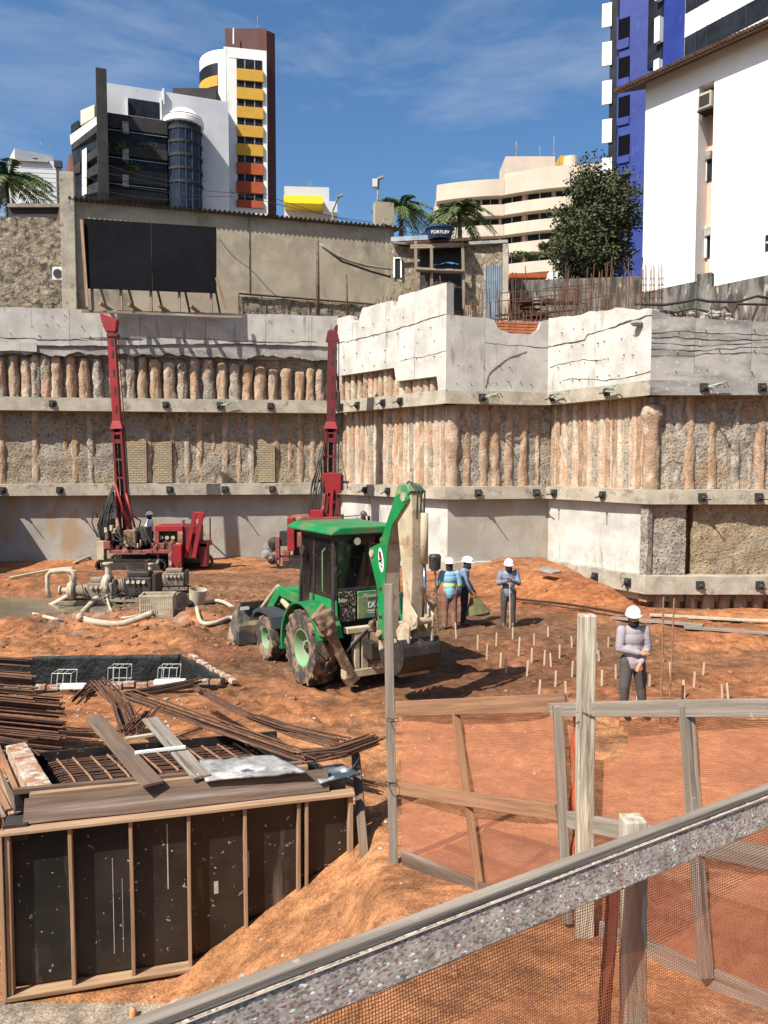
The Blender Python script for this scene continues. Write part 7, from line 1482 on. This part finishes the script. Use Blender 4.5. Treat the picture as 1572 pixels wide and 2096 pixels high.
for k, (x0, y0, x1, y1, m_, lb_) in enumerate(((1250, 1268, 1440, 1290, M_greyw, 'grey board lying on the pit floor below the base beam, left one'), (1400, 1290, 1600, 1302, M_greyw, 'grey board lying on the pit floor by the right edge'), (1330, 1262, 1580, 1278, M_pale, 'pale pipe lying in the trench at the foot of the right wall'))):
    a_, b_ = G(x0, y0), G(x1, y1); o = plank('board', a_+Vector((0,0,.06)), b_+Vector((0,0,.08)), .2, .05, m_, None, segs=4, warp=.02, seed=k); tag(o, lb_, 'board')
o = plank('board', P(1108, 1163, 24.8), P(1140, 1172, 24.4), .5, .05, M_concg, None); tag(o, 'small grey board resting on the earth slope against the base beam', 'board')
mb = MB(); q = G(272, 2080); mb.lathe([(.035, 0), (.03, .05), (.02, .07), (0, .075)], q, (0,.1,1), 12); tag(mb.build('cone_spacer', mat('brown_plastic', (.40,.22,.10), None, 1, .5, 0), None, smooth=True), 'tiny brown plastic cone on the slab below the formwork', 'spacer')
# lamp on a pole near the workers
q = G(897, 1290); t_ = thing('survey_pole', 'pole with an upturned bucket on top beside the two workers in blue', 'pole', tuple(q))
mb = MB(); p1 = P(890, 1160, q.y); mb.tube([q, p1], .025, 6); mb.build('pole', M_oldw, t_); mb = MB(); mb.lathe([(0, 0), (.14, 0), (.16, .3), (.12, .36), (0, .37)], p1-Vector((0, 0, .05)), (0,0,1), 16); mb.build('bucket', M_dkmet, t_, smooth='auto')
mb = MB(); mb.lathe([(.0, 0), (.1, 0), (.1, .06), (0, .06)], p1-Vector((0, 0, .1)), (0,0,1), 12); mb.build('plate', M_pale, t_)
# loose stones and clods
rr = random.Random(5); 
def scatter(name, n, xr, yr, smin, smax, m, lab):
    mb = MB()
    for _ in range(n):
        x_, y_ = rr.uniform(*xr), rr.uniform(*yr)
        if bool(inquad(np.array([x_]), np.array([y_]), QB, .2)[0]) or bool(inquad(np.array([x_]), np.array([y_]), PITC, .2)[0]): continue
        s_ = rr.uniform(smin, smax)*(.4+.6*rr.random()); M_ = Matrix.Rotation(rr.random()*6, 3, 'Z') @ Matrix.Rotation(rr.random(), 3, 'X'); mb.ell((x_, y_, h(x_, y_)+s_*.15), (s_, s_*rr.uniform(.6, .9), s_*rr.uniform(.4, .7)), 6, 4, M_)
    o = mb.build(name, m, None); o['kind'] = 'stuff'; o['label'] = lab; o['category'] = 'stones'; return o
M_clod = mat('clod', (.27,.13,.065), (.16,.08,.042), 3, .95, .5, 20, rand=0)
scatter('clods', 380, (-15, 9), (12.5, 30), .03, .09, M_clod, 'small lumps of orange soil strewn over the pit floor')
scatter('clods', 420, (-13, -3), (17, 24), .04, .13, M_clod, 'lumps of wet soil heaped round the pumps')
scatter('stones', 120, (-4, 2.5), (4.4, 14), .01, .045, M_concs, 'pale pebbles strewn over the sand round the formwork')
scatter('clods', 260, (-1.5, 3.5), (3.2, 9), .006, .03, M_clod, 'small clods strewn over the sand bank behind the rail')
scatter('stones', 120, (-8, -3), (8.6, 14), .02, .07, M_concs, 'pale stones between the formwork and the lined pit')
# ================================================================ PEOPLE
M_skin = mat('brown_skin', (.20,.10,.06), (.17,.085,.05), 8, .6, 0)
M_skinl = mat('tan_skin', (.42,.22,.14), (.36,.18,.11), 8, .6, 0)
M_hat = mat('white_hard_hat', (.85,.85,.83), None, 1, .35, 0, spec=.5)
M_blk = mat('black_cloth', (.012,.012,.014), (.02,.02,.022), 6, .9, .3, 60)
def cloth(name, a, b_): return mat(name, a, b_, 5, .9, .6, 22, .01)
def cap(mb, a, b_, r0, r1, n=12, sq=1.0):
    a = Vector(a); b_ = Vector(b_); d = (b_-a); l = max(d.length, 1e-4); d = d/l; ks = [(-.95, .3), (-.6, .8), (0, 1)]
    pts = [a+d*r0*k for k, _ in ks]+[b_-d*r1*k for k, _ in ks[::-1]]; rr_ = [r0*q for _, q in ks]+[r1*q for _, q in ks[::-1]]
    o_ = len(mb.v); mb.tube(pts, rr_, n)
def remesh(o, v, it=3):
    m_ = o.modifiers.new('remesh', 'REMESH'); m_.mode = 'VOXEL'; m_.voxel_size = v; m_.use_smooth_shade = True
    s_ = o.modifiers.new('smooth', 'SMOOTH'); s_.iterations = it; s_.factor = .5; return o
def person(lab, loc, rz, J, mats, helmet=True, mask=True, extra=None):
    """J: joints in metres, facing -Y; mats: skin, shirt, trousers, boots"""
    t = thing('person', lab, 'person'); sk, sh, tr, bt = mats
    pel, che, nek, hd = [Vector(J[k]) for k in ('pelvis', 'chest', 'neck', 'head')]; fc = Vector(J.get('look', (0, -1, 0))).normalized(); sd_ = fc.cross(Vector((0,0,1))).normalized()
    def torso(mb, g):
        ax = (Vector(J['sr'])-Vector(J['sl'])).normalized()
        for p, rx, ry, rz_ in ((pel, .150, .11, .12), ((pel+che)/2, .145, .105, .16), (che, .165, .115, .15), (che+(nek-che)*.55, .15, .10, .09)):
            M_ = Matrix((ax, Vector((0,0,1)).cross(ax), Vector((0,0,1)))).transposed(); mb.ell(p, (rx+g, ry+g, rz_+g), 16, 10, M_)
    def arm(mb, s, g, upto=1):
        a, e, w_ = Vector(J['s'+s]), Vector(J['e'+s]), Vector(J['w'+s]); cap(mb, a, e, .062+g, .047+g); cap(mb, e, e+(w_-e)*upto, .045+g, .031+g)
    def leg(mb, s, g):
        a, k, f_ = Vector(J['h'+s]), Vector(J['k'+s]), Vector(J['a'+s]); cap(mb, a, k, .092+g, .062+g); cap(mb, k, f_, .058+g, .042+g)
    mb = MB(); torso(mb, 0); cap(mb, nek, hd, .058, .055); mb.ell(hd, (.078, .092, .112), 16, 12, Matrix((sd_, -fc, Vector((0,0,1)))).transposed())
    mb.ell(hd+fc*.085-Vector((0,0,.01)), (.014, .02, .024), 8, 6); mb.ell(hd+fc*.05-Vector((0,0,.07)), (.045, .04, .04), 10, 8)
    for q in (-1, 1): mb.ell(hd+sd_*.080*q, (.012, .02, .032), 8, 6)
    for s in 'lr':
        arm(mb, s, 0); leg(mb, s, 0); w_ = Vector(J['w'+s]); e = Vector(J['e'+s]); d = (w_-e).normalized(); fd_ = Vector(J.get('f'+s, d)).normalized(); ac_ = d.cross(Vector((.3, 1, .2))).normalized()
        cap(mb, w_, w_+d*.07, .030, .036); kn = w_+d*.085
        for q, ln in ((-1.5, .062), (-.5, .075), (.5, .078), (1.5, .07)):
            b0 = kn+ac_*.017*q; b1 = b0+d*ln*.45; b2 = b1+fd_*ln*.6; cap(mb, b0, b1, .0125, .011, 8); cap(mb, b1, b2, .011, .009, 8)
        th0 = w_+d*.03+ac_*.034; cap(mb, th0, th0+ac_*.028+d*.035, .014, .012, 8); cap(mb, th0+ac_*.028+d*.035, th0+ac_*.018+d*.065+fd_*.012, .012, .010, 8)
        ft = Vector(J['a'+s]); cap(mb, ft, ft+Vector(J.get('toe', (0, -.14, 0)))+Vector((0,0,-.035)), .042, .035)
    body = remesh(mb.build('body', sk, t, smooth=True), .011, 2)
    mb = MB(); torso(mb, .022); cap(mb, (pel+Vector((0,0,-.05))), pel+Vector((0,0,.05)), .155, .15)
    for s in 'lr': arm(mb, s, .018, .93)
    # cloth folds at elbows and waist
    for s in 'lr':
        e = Vector(J['e'+s]); w_ = Vector(J['w'+s]); a = Vector(J['s'+s])
        for k in range(4): p = e+(w_-e)*(.1+.2*k); mb.ell(p, (.066-.005*k, .062-.005*k, .014), 10, 6, (w_-e).to_track_quat('Z', 'Y').to_matrix())
        for k in range(3): p = e+(a-e)*(.12+.2*k); mb.ell(p, (.078, .076, .014), 10, 6, (a-e).to_track_quat('Z', 'Y').to_matrix())
    remesh(mb.build('shirt', sh, t, smooth=True), .013, 2)
    mb = MB(); mb.ell(pel-Vector((0,0,.03)), (.168, .13, .13), 14, 10)
    for s in 'lr':
        leg(mb, s, .022); k_ = Vector(J['k'+s]); f_ = Vector(J['a'+s])
        for j in range(4): mb.ell(f_+(k_-f_)*(.06+.1*j), (.074, .074, .022), 10, 6)
    remesh(mb.build('trousers', tr, t, smooth=True), .013, 2)
    for s in 'lr':
        ft = Vector(J['a'+s]); toe = Vector(J.get('toe', (0, -.14, 0))); mb = MB(); cap(mb, ft+Vector((0,0,.06)), ft, .058, .056); cap(mb, ft-toe*.25-Vector((0,0,.03)), ft+toe-Vector((0,0,.04)), .052, .046); remesh(mb.build('boot', bt, t, smooth=True), .012, 1)
    if mask:
        mb = MB(); M_ = Matrix((sd_, -fc, Vector((0,0,1)))).transposed(); mb.ell(hd-Vector((0,0,.072))+fc*.004, (.088, .102, .074), 16, 10, M_); cap(mb, hd-Vector((0,0,.05)), nek, .075, .082); mb.ell(hd+Vector((0,0,.03))-fc*.035, (.087, .085, .095), 16, 10, M_); remesh(mb.build('balaclava', M_blk, t, smooth=True), .012, 1)
    if helmet:
        hm = J.get('hat', Vector((0,0,1))); hm = Vector(hm).normalized(); X = fc.cross(hm).normalized(); Yv = hm.cross(X); M_ = Matrix((X, Yv, hm)).transposed(); c = hd+Vector((0,0,.045)); mb = MB(); vs = []; n_ = 24; m_ = 8
        for i in range(m_+1):
            a = math.pi/2*i/m_
            for j in range(n_): th = 2*math.pi*j/n_; vs.append(c+M_ @ Vector((.118*math.cos(a)*math.cos(th), .142*math.cos(a)*math.sin(th), .125*math.sin(a)+.01)))
        fs = [(i*n_+j, i*n_+(j+1) % n_, (i+1)*n_+(j+1) % n_, (i+1)*n_+j) for i in range(m_) for j in range(n_)]; mb.add(vs, fs); hl = mb.build('hard_hat', helmet if not isinstance(helmet, bool) else M_hat, t, smooth=True)
        mb = MB(); vs = []
        for j in range(n_):
            th = 2*math.pi*j/n_; k = 1.08+.0+(.22*max(0, -math.sin(th)*-1 if False else math.sin(th)*-1)**2 if False else .22*max(0, (M_ @ Vector((math.cos(th), math.sin(th), 0))).dot(fc))**3)
            for r_, zz_ in ((.97, .012), (k, .004), (k, -.006), (.97, -.002)): vs.append(c+M_ @ Vector((.118*r_*math.cos(th), .142*r_*math.sin(th), zz_)))
        mb.add(vs, [(4*j+q, 4*((j+1) % n_)+q, 4*((j+1) % n_)+(q+1) % 4, 4*j+(q+1) % 4) for j in range(n_) for q in range(4)]); mb.build('brim', helmet if not isinstance(helmet, bool) else M_hat, hl, smooth='auto')
        mb = MB(); mb.tube([c+M_ @ Vector((0, -.13+.26*k/8, .128*math.cos((k/8-.5)*2.0)+.006)) for k in range(9)], .008, 5); mb.build('ridge', helmet if not isinstance(helmet, bool) else M_hat, hl)
    if extra: extra(t, J)
    t.matrix_basis = Matrix.Translation(loc) @ Matrix.Rotation(rz, 4, 'Z'); return t
B0 = dict(pelvis=(0,0,.93), chest=(0,0,1.25), neck=(0,0,1.44), head=(0,-.03,1.60), sl=(-.185,0,1.39), sr=(.185,0,1.39), hl=(-.09,0,.90), hr=(.09,0,.90), kl=(-.11,-.01,.49), kr=(.11,-.01,.49), al=(-.12,.02,.09), ar=(.12,.02,.09),
          el=(-.24,.0,1.12), er=(.24,.0,1.12), wl=(-.25,-.06,.87), wr=(.25,-.06,.87))
def J_(**k): d = dict(B0); d.update(k); return d
# nearest worker, one arm across his waist
Mgs = cloth('grey_jersey', (.30,.27,.30), (.24,.22,.245)); Mdt = cloth('charcoal_trousers', (.075,.068,.066), (.055,.05,.05)); Mbt = mat('muddy_boot', (.10,.07,.05), None, 1, .8, 0)
q = G(1315, 1487)
def kneepad(t, J):
    mb = MB(); mb.box(Vector((.175, -.02, .62)), (.08, .12, .2)); mb.build('tool_pouch', Mdt, t, bevel=.02)
person('worker in grey jersey and white hard hat, arm across his waist, nearest to the fence', Vector((q.x, 12.15, h(q.x, 12.15))), R(4),
       J_(head=(-.02,-.05,1.59), look=(-.25,-1,-.35), hat=(-.05,-.12,1), sl=(-.19,-.01,1.38), sr=(.18,-.01,1.38), el=(-.235,-.05,1.10), wl=(.03,-.20,1.06), fl=(1,.1,0), er=(.225,-.03,1.10), wr=(.05,-.19,.90), fr=(-.6,-.2,-1), kl=(-.13,-.02,.48), al=(-.12,.02,.09), kr=(.14,0,.48), ar=(.19,.03,.09)), (M_skinl, Mgs, Mdt, Mbt), extra=kneepad)
# two workers together
Mbs = bpy.data.materials.new('blue_hi_vis_jersey'); Mbs.use_nodes = True; t = Mbs.node_tree; b = t.nodes['Principled BSDF']; b.inputs['Roughness'].default_value = .9; tcq = t.nodes.new('ShaderNodeTexCoord'); sp_ = t.nodes.new('ShaderNodeSeparateXYZ'); t.links.new(tcq.outputs['Object'], sp_.inputs[0]); rp2 = t.nodes.new('ShaderNodeValToRGB'); rp2.color_ramp.interpolation = 'CONSTANT'; t.links.new(sp_.outputs[2], rp2.inputs[0])
e_ = rp2.color_ramp.elements; sc2 = t.nodes.new('ShaderNodeMath'); sc2.operation = 'MULTIPLY'; sc2.inputs[1].default_value = .5; t.links.new(sp_.outputs[2], sc2.inputs[0]); t.links.new(sc2.outputs[0], rp2.inputs[0])
e_[0].position = 0; e_[0].color = (.17,.33,.46,1); e_[1].position = .535; e_[1].color = (.42,.62,.20,1)
for p_, c_c in ((.575, (.16,.30,.44)), (.58, (.17,.33,.46))): x_ = e_.new(p_); x_.color = c4(c_c)
t.links.new(rp2.outputs[0], b.inputs['Base Color'])
nzz = t.nodes.new('ShaderNodeTexNoise'); nzz.inputs['Scale'].default_value = 18; t.links.new(tcq.outputs['Object'], nzz.inputs['Vector']); bpp = t.nodes.new('ShaderNodeBump'); bpp.inputs['Strength'].default_value = .7; bpp.inputs['Distance'].default_value = .02; t.links.new(nzz.outputs['Fac'], bpp.inputs['Height']); t.links.new(bpp.outputs[0], b.inputs['Normal'])
Mbr = cloth('brown_muddy_trousers', (.24,.13,.085), (.17,.09,.06)); Mnv = cloth('navy_trousers', (.025,.028,.045), (.02,.02,.03)); Msh = cloth('slate_jersey', (.20,.26,.33), (.15,.20,.26))
q = G(920, 1288)
person('worker in light blue jersey with green bands, seen from behind beside the pole', Vector((q.x, q.y, q.z)), R(180+4),
       J_(look=(.1,-1,-.1), el=(-.25,.02,1.13), wl=(-.25,-.10,.90), er=(.27,-.04,1.14), wr=(.30,-.20,.98)), (M_skin, Mbs, Mbr, Mbt))
q = G(946, 1281)
def bag(t, J):
    pass
person('worker in slate jersey and navy trousers, holding a woven sack and facing right', Vector((q.x+.06, q.y+.15, q.z)), R(80),
       J_(neck=(0,-.03,1.42), head=(0,-.08,1.56), look=(0,-1,-.3), hat=(0,-.15,1), el=(-.22,-.06,1.12), wl=(-.20,-.16,.90), er=(.22,-.05,1.10), wr=(.2,-.2,.88)), (M_skin, Msh, Mnv, Mbt))
q2 = G(962, 1274); t_ = thing('sack', 'olive woven sack hanging from the hand of the worker facing right', 'sack', (q2.x, q2.y, q2.z+.3)); mb = MB()
c = Vector((q.x+.30, q.y-.05, q.z+.53)); mb.grid(lambda u, v: (lambda an, w_: (c.x+(.10+.22*(1-v))*math.cos(an)*(1+.06*math.sin(7*an))+.10*(1-v), c.y+(.05+.10*(1-v))*math.sin(an), c.z-.22+.40*v-.10*(1-v)*math.cos(an)*-.6))(u*2*math.pi, 1), 28, 10); mb.ell(c+Vector((.10, 0, -.22)), (.31, .14, .07), 14, 8)
mb.build('sack_body', cloth('olive_weave', (.13,.13,.055), (.09,.085,.04)), t_, smooth=True); mb = MB(); mb.tube([c+Vector((-.1, 0, .14)), Vector((q.x+.22, q.y+.0, q.z+.85)), c+Vector((.12, 0, .14))], .012, 6); mb.build('handle', M_cable, t_)
# worker looking at his hands
q = G(1040, 1281)
Mdj = cloth('blue_grey_jersey', (.20,.23,.30), (.12,.12,.17))
pw = person('worker in blue-grey jersey standing alone, both hands raised to his chest', Vector((q.x, q.y, q.z)), R(-6),
       J_(neck=(0,-.02,1.42), head=(0,-.09,1.57), look=(.1,-1,-.5), hat=(0,-.2,1), el=(-.25,-.06,1.12), wl=(-.06,-.26,1.20), fl=(.5,-.3,.6), er=(.25,-.06,1.12), wr=(.07,-.26,1.22), fr=(-.5,-.3,.6)), (M_skin, Mdj, Mdt, Mbt))
mb = MB(); mb.tube([(q.x-.02, q.y-.30, q.z+1.22), (q.x-.01, q.y-.32, q.z+.6), (q.x, q.y-.30, q.z+.02)], .014, 6); tag(mb.build('rod', M_stake, None), 'thin pale rod held upright before the worker with raised hands', 'rod')
# worker at the left rig
q = Vector((P(308, 1100, 31.6).x, 31.6, h(P(308, 1100, 31.6).x, 31.6)+.42))
person('worker in white sleeves and black vest behind the left drill rig', q, R(-60),
       J_(el=(-.22,-.1,1.15), wl=(-.15,-.3,1.05), er=(.22,-.1,1.15), wr=(.15,-.3,1.0)), (M_skin, cloth('white_shirt', (.70,.70,.70), (.6,.6,.6)), Mnv, Mbt))
q = Vector((P(737, 1060, 29.9).x, 29.9, .62))
person('worker in grey shirt and dark helmet on the deck of the rig behind the cab', q, R(50),
       J_(neck=(0,-.10,1.40), head=(0,-.18,1.52), chest=(0,-.05,1.22), look=(0,-1,-.4), hat=(0,-.3,1), el=(-.24,-.18,1.15), wl=(-.18,-.38,1.0), er=(.24,-.18,1.15), wr=(.18,-.38,1.0)), (M_skin, cloth('mid_grey_shirt', (.16,.165,.19), (.12,.12,.14)), Mdt, Mbt), helmet=mat('charcoal_helmet', (.06,.06,.065), None, 1, .4, 0))
